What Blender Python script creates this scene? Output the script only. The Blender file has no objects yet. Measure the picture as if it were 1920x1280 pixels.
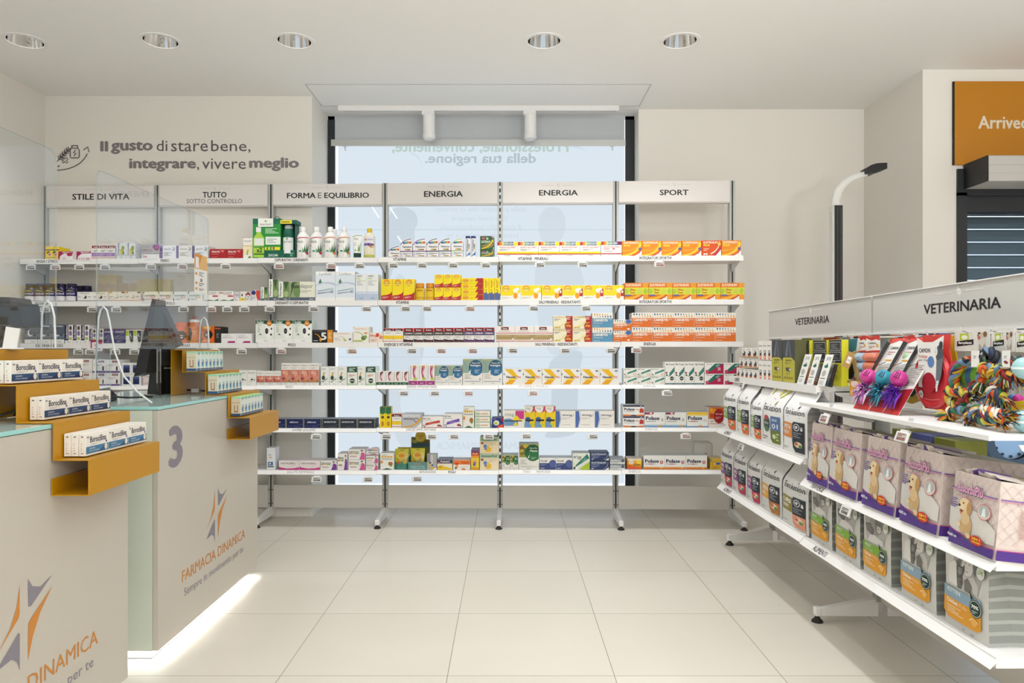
import bpy, math, random
from mathutils import Vector, Matrix
from mathutils.geometry import tessellate_polygon

SC = bpy.context.scene
COL = SC.collection
# ------------------------------------------------------------------ camera
F, CX, CY, H = 1325.0, 951.0, 656.0, 1.17          # focal length in px, vanishing point, eye height
cam = bpy.data.cameras.new('camera')
cam.sensor_width = 36.0
cam.lens = F / 1920 * 36.0
cam.shift_x = (960 - CX) / 1920
cam.shift_y = (CY - 640) / 1920
cam.clip_start = 0.05
camo = bpy.data.objects.new('camera', cam)
camo.location = (0, 0, H)
camo.rotation_euler = (math.pi / 2, 0, 0)
COL.objects.link(camo)
SC.camera = camo
# ------------------------------------------------------------------ view, world
SC.view_settings.view_transform = 'Standard'
SC.view_settings.look = 'None'
SC.view_settings.exposure = -0.03
SC.view_settings.gamma = 1.0
SC.view_settings.use_curve_mapping = False
w = bpy.data.worlds.new('daylight')
SC.world = w
w.use_nodes = True
w.node_tree.nodes['Background'].inputs[0].default_value = (0.78, 0.89, 1.0, 1)
w.node_tree.nodes['Background'].inputs[1].default_value = 3.4
CEIL = 2.955
# ------------------------------------------------------------------ lamps of the room (ceiling downlights) and added fill lights
WARM = (0.925, 0.965, 1.0)
def spot(x, y, e, size=125, z=CEIL - 0.03, aim=(0, 0), col=WARM, soft=0.06, blend=0.85):
    l = bpy.data.lights.new('downlight', 'SPOT')
    l.energy = e
    l.color = col
    l.spot_size = math.radians(size)
    l.spot_blend = blend
    l.shadow_soft_size = soft
    o = bpy.data.objects.new('downlight_beam', l)
    o.location = (x, y, z)
    d = Vector((aim[0], aim[1], -1))
    o.rotation_euler = d.to_track_quat('-Z', 'Y').to_euler()
    COL.objects.link(o)
LIGHT_X = (-2.787, -2.004, -1.230, 0.213, 0.999)
LIGHT_Y = 4.085
for x in LIGHT_X:
    spot(x, LIGHT_Y, 20 if x < 0 else 46, 118)
for y in (2.3, 0.5, -1.2):
    for x, e in ((-2.787, 9), (-2.004, 9), (-1.23, 10), (0.213, 8), (0.999, 66), (2.6, 46)):
        spot(x, y, e, 104)
def strip(x, y, z, sx, sy, e, rot=(0, 0, 0), col=(0.93, 0.98, 1.0)):
    l = bpy.data.lights.new('strip', 'AREA')
    l.shape = 'RECTANGLE'
    l.size, l.size_y, l.energy, l.color = sx, sy, e, col
    l.spread = math.radians(120)
    o = bpy.data.objects.new('strip_light', l)
    o.location = (x, y, z)
    o.rotation_euler = rot
    COL.objects.link(o)

for x, y, e in ((-1.0, -1.3, 10), (0.8, -1.3, 56), (2.6, -1.3, 46)):      # added fill points behind the camera, no lamps hang there
    l = bpy.data.lights.new('added_fill', 'POINT')
    l.energy, l.color, l.shadow_soft_size = e, WARM, 0.15
    o = bpy.data.objects.new('added_fill_light', l)
    o.location = (x, y, 2.35)
    COL.objects.link(o)
    l = bpy.data.lights.new('added_ceiling_fill', 'SPOT')  # added upward fill to brighten the ceiling, not a lamp of the room
    l.energy, l.color, l.shadow_soft_size, l.spot_size, l.spot_blend = {-1.0: 105, 0.8: 100, 2.6: 140}[x], WARM, 0.12, math.radians(150), 0.9
    o = bpy.data.objects.new('added_ceiling_fill_beam', l)
    o.location = (x, 0.7, 2.0)
    o.rotation_euler = Vector((0, 0.5, 1)).to_track_quat('-Z', 'Y').to_euler()
    COL.objects.link(o)
# ------------------------------------------------------------------ materials
def lin(h):
    r = []
    for i in (0, 2, 4):
        c = int(h[i:i + 2], 16) / 255
        r.append(c / 12.92 if c <= 0.04045 else ((c + 0.055) / 1.055) ** 2.4)
    return (*r, 1)
MATS = {}
def newmat(name):
    m = bpy.data.materials.new(name)
    m.use_nodes = True
    MATS[name] = m
    return m, m.node_tree.nodes, m.node_tree.links
def pbr(name, hexc, rough=0.5, metal=0.0, spec=0.5, coat=0.0):
    m, n, l = newmat(name)
    b = n['Principled BSDF']
    b.inputs['Base Color'].default_value = lin(hexc)
    b.inputs['Roughness'].default_value = rough
    b.inputs['Metallic'].default_value = metal
    b.inputs['Specular IOR Level'].default_value = spec
    b.inputs['Coat Weight'].default_value = coat
    m.diffuse_color = lin(hexc)
    return m
def emit(name, hexc, s):
    m, n, l = newmat(name)
    b = n['Principled BSDF']
    b.inputs['Base Color'].default_value = (0.02, 0.02, 0.02, 1) if not name.startswith('box') else (0.06, 0.06, 0.06, 1)
    b.inputs['Emission Color'].default_value = lin(hexc)
    b.inputs['Emission Strength'].default_value = s
    b.inputs['Roughness'].default_value = 0.6
    b.inputs['Specular IOR Level'].default_value = 0.1
    return m
def noisy(name, a, b_, scale, rough=0.6, detail=3, spec=0.3):
    m = pbr(name, a, rough, spec=spec)
    n, l = m.node_tree.nodes, m.node_tree.links
    tc = n.new('ShaderNodeTexCoord'); no = n.new('ShaderNodeTexNoise'); mx = n.new('ShaderNodeMix')
    mx.data_type = 'RGBA'
    no.inputs['Scale'].default_value = scale
    no.inputs['Detail'].default_value = detail
    mx.inputs[6].default_value = lin(a)
    mx.inputs[7].default_value = lin(b_)
    l.new(tc.outputs['Object'], no.inputs['Vector'])
    l.new(no.outputs['Fac'], mx.inputs[0])
    l.new(mx.outputs[2], n['Principled BSDF'].inputs['Base Color'])
    return m
def glassy(name, tint, refl=0.9, edge=0.0):
    m, n, l = newmat(name)
    n.remove(n['Principled BSDF'])
    tr = n.new('ShaderNodeBsdfTransparent'); gl = n.new('ShaderNodeBsdfGlossy'); fr = n.new('ShaderNodeFresnel'); mx = n.new('ShaderNodeMixShader')
    mu = n.new('ShaderNodeMath'); mu.operation = 'MULTIPLY_ADD'; mu.inputs[1].default_value = refl; mu.inputs[2].default_value = edge
    tr.inputs[0].default_value = lin(tint)
    gl.inputs['Roughness'].default_value = 0.02
    fr.inputs[0].default_value = 1.45
    ge = n.new('ShaderNodeNewGeometry'); sb = n.new('ShaderNodeMath'); sb.operation = 'SUBTRACT'; sb.inputs[0].default_value = 1.0
    m2 = n.new('ShaderNodeMath'); m2.operation = 'MULTIPLY'
    l.new(ge.outputs['Backfacing'], sb.inputs[1]); l.new(sb.outputs[0], m2.inputs[0]); l.new(fr.outputs[0], m2.inputs[1])
    l.new(m2.outputs[0], mu.inputs[0])      # only the outer face of the sheet reflects
    l.new(mu.outputs[0], mx.inputs[0]); l.new(tr.outputs[0], mx.inputs[1]); l.new(gl.outputs[0], mx.inputs[2])
    l.new(mx.outputs[0], n['Material Output'].inputs[0])
    return m
noisy('paint', 'ece7df', 'eae5dc', 1.3, 0.85)
noisy('ceiling_paint', 'f4f2ef', 'f1efea', 0.8, 0.9)
pbr('metal_white', 'eeecea', 0.42)
pbr('metal_header', 'e2ddd9', 0.5)
pbr('base_grey', 'dad6cf', 0.5)
pbr('rail_grey', 'b9bab5', 0.4)
pbr('black', '0e0e10', 0.45)
pbr('rubber', '1d1815', 0.7)
pbr('dark_frame', '24282c', 0.45)
pbr('lacquer', 'c4bdb1', 0.38)
pbr('mustard', 'bd8706', 0.36)
pbr('ink', '17161a', 0.5)
pbr('ink_grey', '807a7c', 0.6)
pbr('ink_thin', '5d585a', 0.6)
pbr('logo_orange', 'c98335', 0.5)
pbr('logo_grey', '86808a', 0.5)
pbr('chrome', 'f0f0f0', 0.06, 1.0)
pbr('alu', 'c9cac8', 0.35, 0.7)
pbr('sign_orange', 'bf7d0c', 0.5)
pbr('gondola_grey', 'c9c8c4', 0.42)
pbr('mint_glass', 'd6ebe6', 0.12, coat=0.4)
pbr('mint_edge', '9fd6d2', 0.15)
pbr('side_glass', 'd3d8cb', 0.15)
pbr('shutter', '9aa2a9', 0.5, 0.3)
pbr('plastic_black', '14171a', 0.4)
pbr('screen_dark', '28333c', 0.25)
glassy('acrylic', 'fbfdfe', 1.7, 0.0)
glassy('acrylic_edge', 'e2ecf0', 0.8, 0.28)
glassy('door_glass', 'dfe8ee', 0.9)
glassy('film', 'eef2f4', 0.9, 0.06)
emit('lamp', 'fff3df', 14)
emit('led', 'f4fbff', 9)
emit('box_light', 'dbe7f1', 0.97)
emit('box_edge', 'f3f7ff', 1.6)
for nm, c in (('box_ink', 'b0bfc8'), ('box_faint', 'd2dee8'), ('box_green', 'b7cdc6'), ('box_shape', 'cad7e1'), ('box_line', 'c6d2db')):
    emit(nm, c, 0.97)
def floor_mat():
    m = pbr('tiles', 'd9d0c2', 0.3, spec=0.45)
    n, l = m.node_tree.nodes, m.node_tree.links
    b = n['Principled BSDF']
    tc = n.new('ShaderNodeTexCoord')
    mp = n.new('ShaderNodeMapping')
    mp.inputs['Location'].default_value = TILE0
    br = n.new('ShaderNodeTexBrick')
    br.offset = 0.0
    br.inputs['Scale'].default_value = 1.0
    br.inputs['Brick Width'].default_value = 0.6
    br.inputs['Row Height'].default_value = 0.6
    br.inputs['Mortar Size'].default_value = 0.0016
    br.inputs['Mortar Smooth'].default_value = 0.1
    br.inputs['Color1'].default_value = lin('d8d1c5')
    br.inputs['Color2'].default_value = lin('d3ccbf')
    br.inputs['Mortar'].default_value = lin('8d8577')
    br.inputs['Bias'].default_value = 0.0
    mp2 = n.new('ShaderNodeMapping'); mp2.inputs['Scale'].default_value = (1.0, 2.4, 1.0)
    no = n.new('ShaderNodeTexNoise'); no.inputs['Scale'].default_value = 1.4; no.inputs['Detail'].default_value = 2.5
    rp = n.new('ShaderNodeMapRange'); rp.inputs[3].default_value = 0.95; rp.inputs[4].default_value = 1.04
    mx = n.new('ShaderNodeMix'); mx.data_type = 'RGBA'; mx.blend_type = 'MULTIPLY'; mx.inputs[0].default_value = 1.0
    l.new(tc.outputs['Object'], mp.inputs[0]); l.new(mp.outputs[0], br.inputs[0])
    l.new(tc.outputs['Object'], mp2.inputs[0]); l.new(mp2.outputs[0], no.inputs['Vector'])
    l.new(no.outputs['Fac'], rp.inputs[0])
    l.new(br.outputs['Color'], mx.inputs[6]); l.new(rp.outputs[0], mx.inputs[7])
    l.new(mx.outputs[2], b.inputs['Base Color'])
TILE0 = (0.2145, 0.461, 0)
floor_mat()
def mat(k):
    if k in MATS:
        return MATS[k]
    glossy = k.startswith('g:')
    return pbr(k, k[2:] if glossy else k, 0.22 if glossy else 0.5, spec=0.5 if glossy else 0.35, coat=0.3 if glossy else 0.0)

# ------------------------------------------------------------------ mesh collector
TXT = {}
_fc = bpy.data.curves.new('font_probe', 'FONT')
_fo = bpy.data.objects.new('font_probe', _fc)
COL.objects.link(_fo)
def text_mesh(s, wt):
    """outline of a string as triangles in a unit box, plus its aspect"""
    k = (s, wt)
    if k not in TXT:
        _fc.body = s
        _fc.resolution_u = 2 if len(s) > 3 else 4
        bpy.context.view_layer.update()
        ev = _fo.evaluated_get(bpy.context.evaluated_depsgraph_get())
        me = ev.to_mesh()
        vs = [(v.co.x, v.co.y, 0) for v in me.vertices]
        fs = [tuple(p.vertices) for p in me.polygons]
        ev.to_mesh_clear()
        bo = {-1: 0, 0: 0.006, 1: 0.026, 2: 0.044}[wt]
        if bo:
            n0 = len(vs)
            dd = [(bo, 0), (-bo, 0), (0, bo * .7), (0, -bo * .7)] if wt > 0 else [(bo, 0), (-bo, 0)]
            fs = [tuple(i + n0 * k for i in q) for k in range(len(dd)) for q in fs]
            vs = [(x + ex, y + ey, kk * 2.5e-5) for kk, (ex, ey) in enumerate(dd) for x, y, _ in vs]
        x0 = min(v[0] for v in vs); x1 = max(v[0] for v in vs)
        y0 = min(v[1] for v in vs); y1 = max(v[1] for v in vs)
        TXT[k] = ([((x - x0) / (x1 - x0), (y - y0) / (y1 - y0), zz) for x, y, zz in vs], fs, (x1 - x0) / (y1 - y0))
    return TXT[k]

class MB:
    def __init__(s):
        s.v, s.f, s.m = [], [], []
    def add(s, vs, fs, m):
        b = len(s.v)
        s.v += [tuple(p) for p in vs]
        s.f += [tuple(b + i for i in q) for q in fs]
        s.m += [m] * len(fs)
        return s
    def box(s, x0, x1, y0, y1, z0, z1, m, front=None, top=None, side=None):
        vs = [(x, y, z) for x in (x0, x1) for y in (y0, y1) for z in (z0, z1)]
        q = [(0, 1, 3, 2), (4, 6, 7, 5), (0, 4, 5, 1), (2, 3, 7, 6), (0, 2, 6, 4), (1, 5, 7, 3)]
        ms = [side or m, side or m, front or m, m, m, top or m]
        for f, mm in zip(q, ms):
            s.add([vs[i] for i in f], [(0, 1, 2, 3)], mm)
        return s
    def cbox(s, x0, x1, y0, y1, z0, z1, m, c=0.001, top=None):
        """box with chamfered edges"""
        ctr = Vector(((x0 + x1) / 2, (y0 + y1) / 2, (z0 + z1) / 2))
        X, Y, Z = (x0, x1), (y0, y1), (z0, z1)
        def P(i, j, k, ax):
            p = [X[i], Y[j], Z[k]]
            for a, (idx) in enumerate((i, j, k)):
                if a != ax:
                    p[a] += -c if idx else c
            return Vector(p)
        def quad(ps, mm):
            n = (ps[1] - ps[0]).cross(ps[2] - ps[0])
            if n.dot(sum(ps, Vector()) / len(ps) - ctr) < 0:
                ps = ps[::-1]
            s.add(ps, [tuple(range(len(ps)))], mm)
        R2 = ((0, 0), (1, 0), (1, 1), (0, 1))
        for i in (0, 1):
            quad([P(i, a, b, 0) for a, b in R2], m)
            quad([P(a, i, b, 1) for a, b in R2], m)
            quad([P(a, b, i, 2) for a, b in R2], (top or m) if i else m)
        for a in (0, 1):
            for b in (0, 1):
                quad([P(0, a, b, 1), P(1, a, b, 1), P(1, a, b, 2), P(0, a, b, 2)], m)
                quad([P(a, 0, b, 0), P(a, 1, b, 0), P(a, 1, b, 2), P(a, 0, b, 2)], m)
                quad([P(a, b, 0, 0), P(a, b, 1, 0), P(a, b, 1, 1), P(a, b, 0, 1)], m)
                for k in (0, 1):
                    quad([P(a, b, k, 0), P(a, b, k, 1), P(a, b, k, 2)], m)
        return s
    def prism(s, prof, fmap, d0, d1, m, side=None):
        """outline (2-D) extruded between depths d0, d1 through fmap(u, v, d)"""
        n = len(prof)
        A = [fmap(u, v, d0) for u, v in prof]
        B = [fmap(u, v, d1) for u, v in prof]
        tri = tessellate_polygon([[Vector((u, v, 0)) for u, v in prof]])
        # orient everything outwards
        N0 = sum(((Vector(A[t[1]]) - Vector(A[t[0]])).cross(Vector(A[t[2]]) - Vector(A[t[0]])) for t in tri), Vector())
        ax = Vector(B[0]) - Vector(A[0])
        if N0.dot(ax) > 0:
            tri = [t[::-1] for t in tri]
        s.add(A, tri, m)
        s.add(B, [t[::-1] for t in tri], m)
        ar = sum(prof[i][0] * prof[(i + 1) % n][1] - prof[(i + 1) % n][0] * prof[i][1] for i in range(n))
        t0 = tri[0]
        a2 = (prof[t0[1]][0] - prof[t0[0]][0]) * (prof[t0[2]][1] - prof[t0[0]][1]) - (prof[t0[2]][0] - prof[t0[0]][0]) * (prof[t0[1]][1] - prof[t0[0]][1])
        fl = (ar > 0) == (a2 > 0)
        for i in range(n):
            j = (i + 1) % n
            q = (0, 3, 2, 1) if fl else (0, 1, 2, 3)
            s.add([A[i], A[j], B[j], B[i]], [q], side or m)
        return s
    def lathe(s, prof, m, n=20, c=(0, 0, 0), axis='z', caps=True):
        """prof [(r, z)], or [(r, z, material)] to change material above that ring"""
        base = len(s.v)
        cur = m
        for q in prof:
            for i in range(n):
                a = 2 * math.pi * i / n
                p = (q[0] * math.cos(a), q[0] * math.sin(a), q[1])
                if axis == 'x':
                    p = (p[2], p[0], p[1])
                elif axis == 'y':
                    p = (p[0], -p[2], p[1])
                s.v.append((p[0] + c[0], p[1] + c[1], p[2] + c[2]))
        for k in range(len(prof) - 1):
            if len(prof[k]) > 2:
                cur = prof[k][2]
            for i in range(n):
                j = (i + 1) % n
                s.f.append((base + k * n + i, base + k * n + j, base + (k + 1) * n + j, base + (k + 1) * n + i))
                s.m.append(cur)
        if caps and prof[0][0] > 1e-5:
            s.f.append(tuple(base + i for i in range(n))[::-1]); s.m.append(prof[0][2] if len(prof[0]) > 2 else m)
        if caps and prof[-1][0] > 1e-5:
            s.f.append(tuple(base + (len(prof) - 1) * n + i for i in range(n))); s.m.append(cur)
        return s
    def tube(s, pts, r, m, n=8, caps=True, closed=False, mfun=None, flat=1.0):
        pts = [Vector(p) for p in pts]
        N = len(pts)
        rr = r if isinstance(r, (list, tuple)) else [r] * N
        base = len(s.v)
        up = None
        for i, p in enumerate(pts):
            a = pts[(i - 1) % N] if (closed or i > 0) else p
            b = pts[(i + 1) % N] if (closed or i < N - 1) else p
            t = (b - a)
            t = t.normalized() if t.length > 1e-9 else Vector((0, 0, 1))
            if up is None:
                up = Vector((0, 0, 1)) if abs(t.z) < 0.9 else Vector((1, 0, 0))
            x = up - t * up.dot(t)
            x = x.normalized() if x.length > 1e-6 else t.orthogonal().normalized()
            y = t.cross(x)
            up = x
            for k in range(n):
                an = 2 * math.pi * k / n
                s.v.append(tuple(p + (x * math.cos(an) + y * math.sin(an) * flat) * rr[i]))
        for i in range(N if closed else N - 1):
            j = (i + 1) % N
            for k in range(n):
                l = (k + 1) % n
                s.f.append((base + i * n + k, base + i * n + l, base + j * n + l, base + j * n + k))
                s.m.append(mfun(i, k) if mfun else m)
        if caps and not closed:
            s.f.append(tuple(base + k for k in range(n))[::-1]); s.m.append(m)
            s.f.append(tuple(base + (N - 1) * n + k for k in range(n))); s.m.append(m)
        return s
    def ball(s, c, r, m, n=14, sx=1, sy=1, sz=1):
        k = n // 2
        b = len(s.v)
        for i in range(k + 1):
            th = math.pi * i / k
            for j in range(n):
                ph = 2 * math.pi * j / n
                s.v.append((c[0] + r * sx * math.sin(th) * math.cos(ph), c[1] + r * sy * math.sin(th) * math.sin(ph), c[2] + r * sz * math.cos(th)))
        for i in range(k):
            for j in range(n):
                l = (j + 1) % n
                s.f.append((b + i * n + j, b + (i + 1) * n + j, b + (i + 1) * n + l, b + i * n + l)); s.m.append(m)
        return s
    # ---- printed artwork: flat shapes laid on a face through fmap(u, v, lift)
    def art(s, prims, fmap, curved=0.0, lift=0.0003, step=0.00012):
        for k, p in enumerate(prims):
            d = lift + step * k
            t, c = p[0], p[1]
            if t == 'R':
                u0, v0, u1, v1 = p[2:6]
                nu = max(1, math.ceil(abs(u1 - u0) / curved)) if curved else 1
                nv = max(1, math.ceil(abs(v1 - v0) / curved)) if curved else 1
                vs = [fmap(u0 + (u1 - u0) * i / nu, v0 + (v1 - v0) * j / nv, d) for j in range(nv + 1) for i in range(nu + 1)]
                fs = [(j * (nu + 1) + i, j * (nu + 1) + i + 1, (j + 1) * (nu + 1) + i + 1, (j + 1) * (nu + 1) + i) for j in range(nv) for i in range(nu)]
                s.add(vs, fs, c)
            elif t in ('P', 'E'):
                pts = p[2] if t == 'P' else [(p[2] + p[4] * math.cos(a * math.pi / 10), p[3] + p[5] * math.sin(a * math.pi / 10)) for a in range(20)]
                tri = [[pts[i] for i in q] for q in tessellate_polygon([[Vector((u, v, 0)) for u, v in pts]])]
                for q in (split(tri, curved) if curved else tri):
                    ar = (q[1][0] - q[0][0]) * (q[2][1] - q[0][1]) - (q[2][0] - q[0][0]) * (q[1][1] - q[0][1])
                    if ar < 0:
                        q = q[::-1]
                    s.add([fmap(u, v, d) for u, v in q], [(0, 1, 2)], c)
            elif t in ('T', 'V'):
                vs, fs, asp = text_mesh(p[2], p[7] if len(p) > 7 else 0)
                u0, v0, u1, v1 = p[3:7]
                if t == 'T':
                    q = [fmap(u0 + (u1 - u0) * x, v0 + (v1 - v0) * y, d + zz) for x, y, zz in vs]
                else:
                    q = [fmap(u1 - (u1 - u0) * y, v0 + (v1 - v0) * x, d + zz) for x, y, zz in vs]
                s.add(q, fs, c)
            elif t == 'L':
                u0, v0, u1, v1, n = p[2:7]
                hh = (v1 - v0) / n
                for i in range(n):
                    e = u0 + (u1 - u0) * (0.55 + 0.45 * ((i * 7 + 3) % 5) / 4)
                    vv = v1 - hh * (i + 0.75)
                    s.add([fmap(u0, vv, d), fmap(e, vv, d), fmap(e, vv + hh * 0.45, d), fmap(u0, vv + hh * 0.45, d)], [(0, 1, 2, 3)], c)
        return s
    def mesh(s, name, smooth=False):
        me = bpy.data.meshes.new(name)
        me.from_pydata(s.v, [], s.f)
        keys = list(dict.fromkeys(s.m))
        for k in keys:
            me.materials.append(mat(k))
        ix = {k: i for i, k in enumerate(keys)}
        me.polygons.foreach_set('material_index', [ix[k] for k in s.m])
        if smooth:
            me.polygons.foreach_set('use_smooth', [True] * len(s.f))
            me.update()
            me.set_sharp_from_angle(angle=math.radians(38))
        me.update()
        return me
    def build(s, name, parent=None, smooth=False, loc=None):
        return link(name, s.mesh(name, smooth), parent, loc)
def split(tris, mx):
    out, todo = [], list(tris)
    while todo:
        a, b, c = todo.pop()
        e = [((a[0] - b[0]) ** 2 + (a[1] - b[1]) ** 2, a, b, c), ((b[0] - c[0]) ** 2 + (b[1] - c[1]) ** 2, b, c, a), ((c[0] - a[0]) ** 2 + (c[1] - a[1]) ** 2, c, a, b)]
        L, p, q, r = max(e, key=lambda x: x[0])
        if L <= (mx * 1.5) ** 2:
            out.append([a, b, c]); continue
        mid = ((p[0] + q[0]) / 2, (p[1] + q[1]) / 2)
        todo += [(p, mid, r), (mid, q, r)]
    return out
def link(name, me, parent=None, loc=None):
    o = bpy.data.objects.new(name, me)
    COL.objects.link(o)
    if parent is not None:
        o.parent = parent
    if loc is not None:
        o.location = loc
    return o
def tag(o, label, cat, group=None):
    o['label'] = label
    o['category'] = cat
    if group:
        o['group'] = group
    return o
def thing(name, label, cat, loc=(0, 0, 0), rz=0.0, group=None):
    o = bpy.data.objects.new(name, None)
    o.empty_display_size = 0.05
    COL.objects.link(o)
    o.location = loc
    o.rotation_euler = (0, 0, rz)
    return tag(o, label, cat, group)
def struct(name, mb, smooth=False):
    o = mb.build(name, None, smooth)
    o['kind'] = 'structure'
    return o
def copy_tree(o, parent=None):
    c = o.copy()
    COL.objects.link(c)
    if parent is not None:
        c.parent = parent
    for ch in list(o.children):
        copy_tree(ch, c)
    return c
ORD = 'first second third fourth fifth sixth seventh eighth ninth tenth eleventh twelfth thirteenth fourteenth fifteenth sixteenth seventeenth eighteenth nineteenth twentieth'.split()
NUM = 'zero one two three four five six seven eight nine ten eleven twelve'.split()
def R(c, a, b, d, e): return ('R', c, a, b, d, e)
def P(c, *pts): return ('P', c, list(pts))
def E(c, a, b, d, e): return ('E', c, a, b, d, e)
def T(c, s, a, b, d, e, w=0): return ('T', c, s, a, b, d, e, w)
def V(c, s, a, b, d, e, w=0): return ('V', c, s, a, b, d, e, w)
def L(c, a, b, d, e, n=3): return ('L', c, a, b, d, e, n)
def sw(c, p0, p1, p2, w0, w1, n=8):
    """curved swoosh along a quadratic bezier, widths w0 -> w1"""
    a, b = [], []
    for i in range(n + 1):
        t = i / n
        x = (1 - t) ** 2 * p0[0] + 2 * t * (1 - t) * p1[0] + t * t * p2[0]
        y = (1 - t) ** 2 * p0[1] + 2 * t * (1 - t) * p1[1] + t * t * p2[1]
        dx = 2 * (1 - t) * (p1[0] - p0[0]) + 2 * t * (p2[0] - p1[0])
        dy = 2 * (1 - t) * (p1[1] - p0[1]) + 2 * t * (p2[1] - p1[1])
        q = math.hypot(dx, dy) or 1
        ww = (w0 + (w1 - w0) * t) / 2
        a.append((x - dy / q * ww, y + dx / q * ww)); b.append((x + dy / q * ww, y - dx / q * ww))
    return ('P', c, a + b[::-1])
def clip01(pts):
    for ax, lim, sg in ((0, 0, 1), (0, 1, -1), (1, 0, 1), (1, 1, -1)):
        out = []
        for i, q in enumerate(pts):
            p = pts[i - 1]
            a, b = (p[ax] - lim) * sg, (q[ax] - lim) * sg
            if (a < 0) != (b < 0):
                t = a / (a - b)
                out.append((p[0] + (q[0] - p[0]) * t, p[1] + (q[1] - p[1]) * t))
            if b >= 0:
                out.append(q)
        pts = out
        if len(pts) < 3: return None
    return pts
def clipped(prims):
    out = []
    for p in prims:
        if p[0] in 'PE':
            pts = p[2] if p[0] == 'P' else [(p[2] + p[4] * math.cos(a * math.pi / 10), p[3] + p[5] * math.sin(a * math.pi / 10)) for a in range(20)]
            if min(min(q) for q in pts) < 0 or max(max(q) for q in pts) > 1:
                pts = clip01(pts)
                if not pts: continue
                p = ('P', p[1], pts)
        out.append(p)
    return out
def px(x, y, Y):
    """pixel of the photograph at depth Y -> world point"""
    return Vector(((x - CX) * Y / F, Y, H - (y - CY) * Y / F))
# ================================================================== the room
m = MB(); m.box(-3.25, 4.6, -2.2, 5.75, -0.05, 0.0, 'tiles'); struct('floor', m)
def ceiling():
    c = bpy.data.curves.new('ceiling_outline', 'CURVE')
    c.dimensions = '2D'; c.fill_mode = 'BOTH'
    def sp(pts):
        q = c.splines.new('POLY'); q.points.add(len(pts) - 1); q.use_cyclic_u = True
        for i, p in enumerate(pts): q.points[i].co = (p[0], p[1], 0, 1)
    sp([(-3.25, -2.2), (4.6, -2.2), (4.6, 5.75), (-3.25, 5.75)])
    for x in LIGHT_X:
        sp([(x + 0.098 * math.cos(a * math.pi / 16), LIGHT_Y + 0.098 * math.sin(a * math.pi / 16)) for a in range(32)])
    o = bpy.data.objects.new('tmp', c); COL.objects.link(o)
    bpy.context.view_layer.update()
    me = bpy.data.meshes.new_from_object(o.evaluated_get(bpy.context.evaluated_depsgraph_get()))
    bpy.data.objects.remove(o)
    me.materials.clear(); me.materials.append(mat('ceiling_paint'))
    me.polygons.foreach_set('material_index', [0] * len(me.polygons))
    k = link('ceiling', me); k.location = (0, 0, CEIL); k['kind'] = 'structure'
ceiling()
m = MB(); m.box(-3.25, 4.6, -2.2, 5.75, CEIL + 0.25, CEIL + 0.3, 'ceiling_paint'); struct('ceiling_slab', m)
def wall(name, x0, x1, y0, y1, z0=0.0, z1=CEIL):
    m = MB(); m.box(x0, x1, y0, y1, z0, z1, 'paint'); struct(name, m)
XL, XR = -1.373, 0.974                              # window opening
wall('wall_left', -3.35, -3.25, -2.2, 5.75)
wall('wall_back_left', -3.25, XL, 4.97, 5.65)
wall('wall_back_right', XR, 2.646, 5.24, 5.65)
wall('wall_back_outer', XL, XR, 5.65, 5.75)
DX0, DX1, DZ = 2.86, 4.3, 2.17                       # door opening
wall('wall_right_corner', 2.646, DX0, 4.5, 5.65)
wall('wall_right_above_door', DX0, DX1, 4.5, 4.72, DZ)
wall('wall_right_end', DX1, 4.6, 4.5, 4.72)
wall('wall_right', 4.6, 4.7, -2.2, 4.72)
wall('wall_front', -3.35, 4.7, -2.3, -2.2)
# flush maintenance hatch line in the ceiling before the window
m = MB()
for a in ((-1.36, 4.745, 0.97, 4.752), (-1.36, 5.17, 0.97, 5.177), (-1.36, 4.745, -1.353, 5.177), (0.963, 4.745, 0.97, 5.177)):
    m.box(a[0], a[2], a[1], a[3], CEIL - 0.0015, CEIL + 0.001, 'rail_grey')
struct('trim_1', m)
# window: dark frame, backlit lettered panel, roller blind
m = MB()
Yw = 5.42
m.box(XL + 0.003, XL + 0.055, 5.40, 5.47, 0.13, CEIL, 'dark_frame')
m.box(XR - 0.072, XR - 0.002, 5.40, 5.47, 0.13, CEIL, 'dark_frame')
m.box(XL, XR, 5.40, 5.47, 2.93, CEIL, 'metal_white')
m.box(XL, XR, 5.40, 5.64, 0.0, 0.13, 'paint')
struct('window_1', m)
def wz(y): return H - (y - CY) * Yw / F
def wx(x): return (x - CX) * Yw / F
m = MB()
m.box(XL + 0.055, XR - 0.072, Yw, Yw + 0.03, 0.13, 2.92, 'box_light')
face = lambda u, v, d: (u, Yw - d * 4, v)
pr = []
def mirr(s, xa, xb, y0, y1, ink, wt=1):
    """lettering meant for the street, so it reads mirrored from inside"""
    pr.append(T(ink, s, wx(xb), wz(y1), wx(xa), wz(y0), wt))
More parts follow.
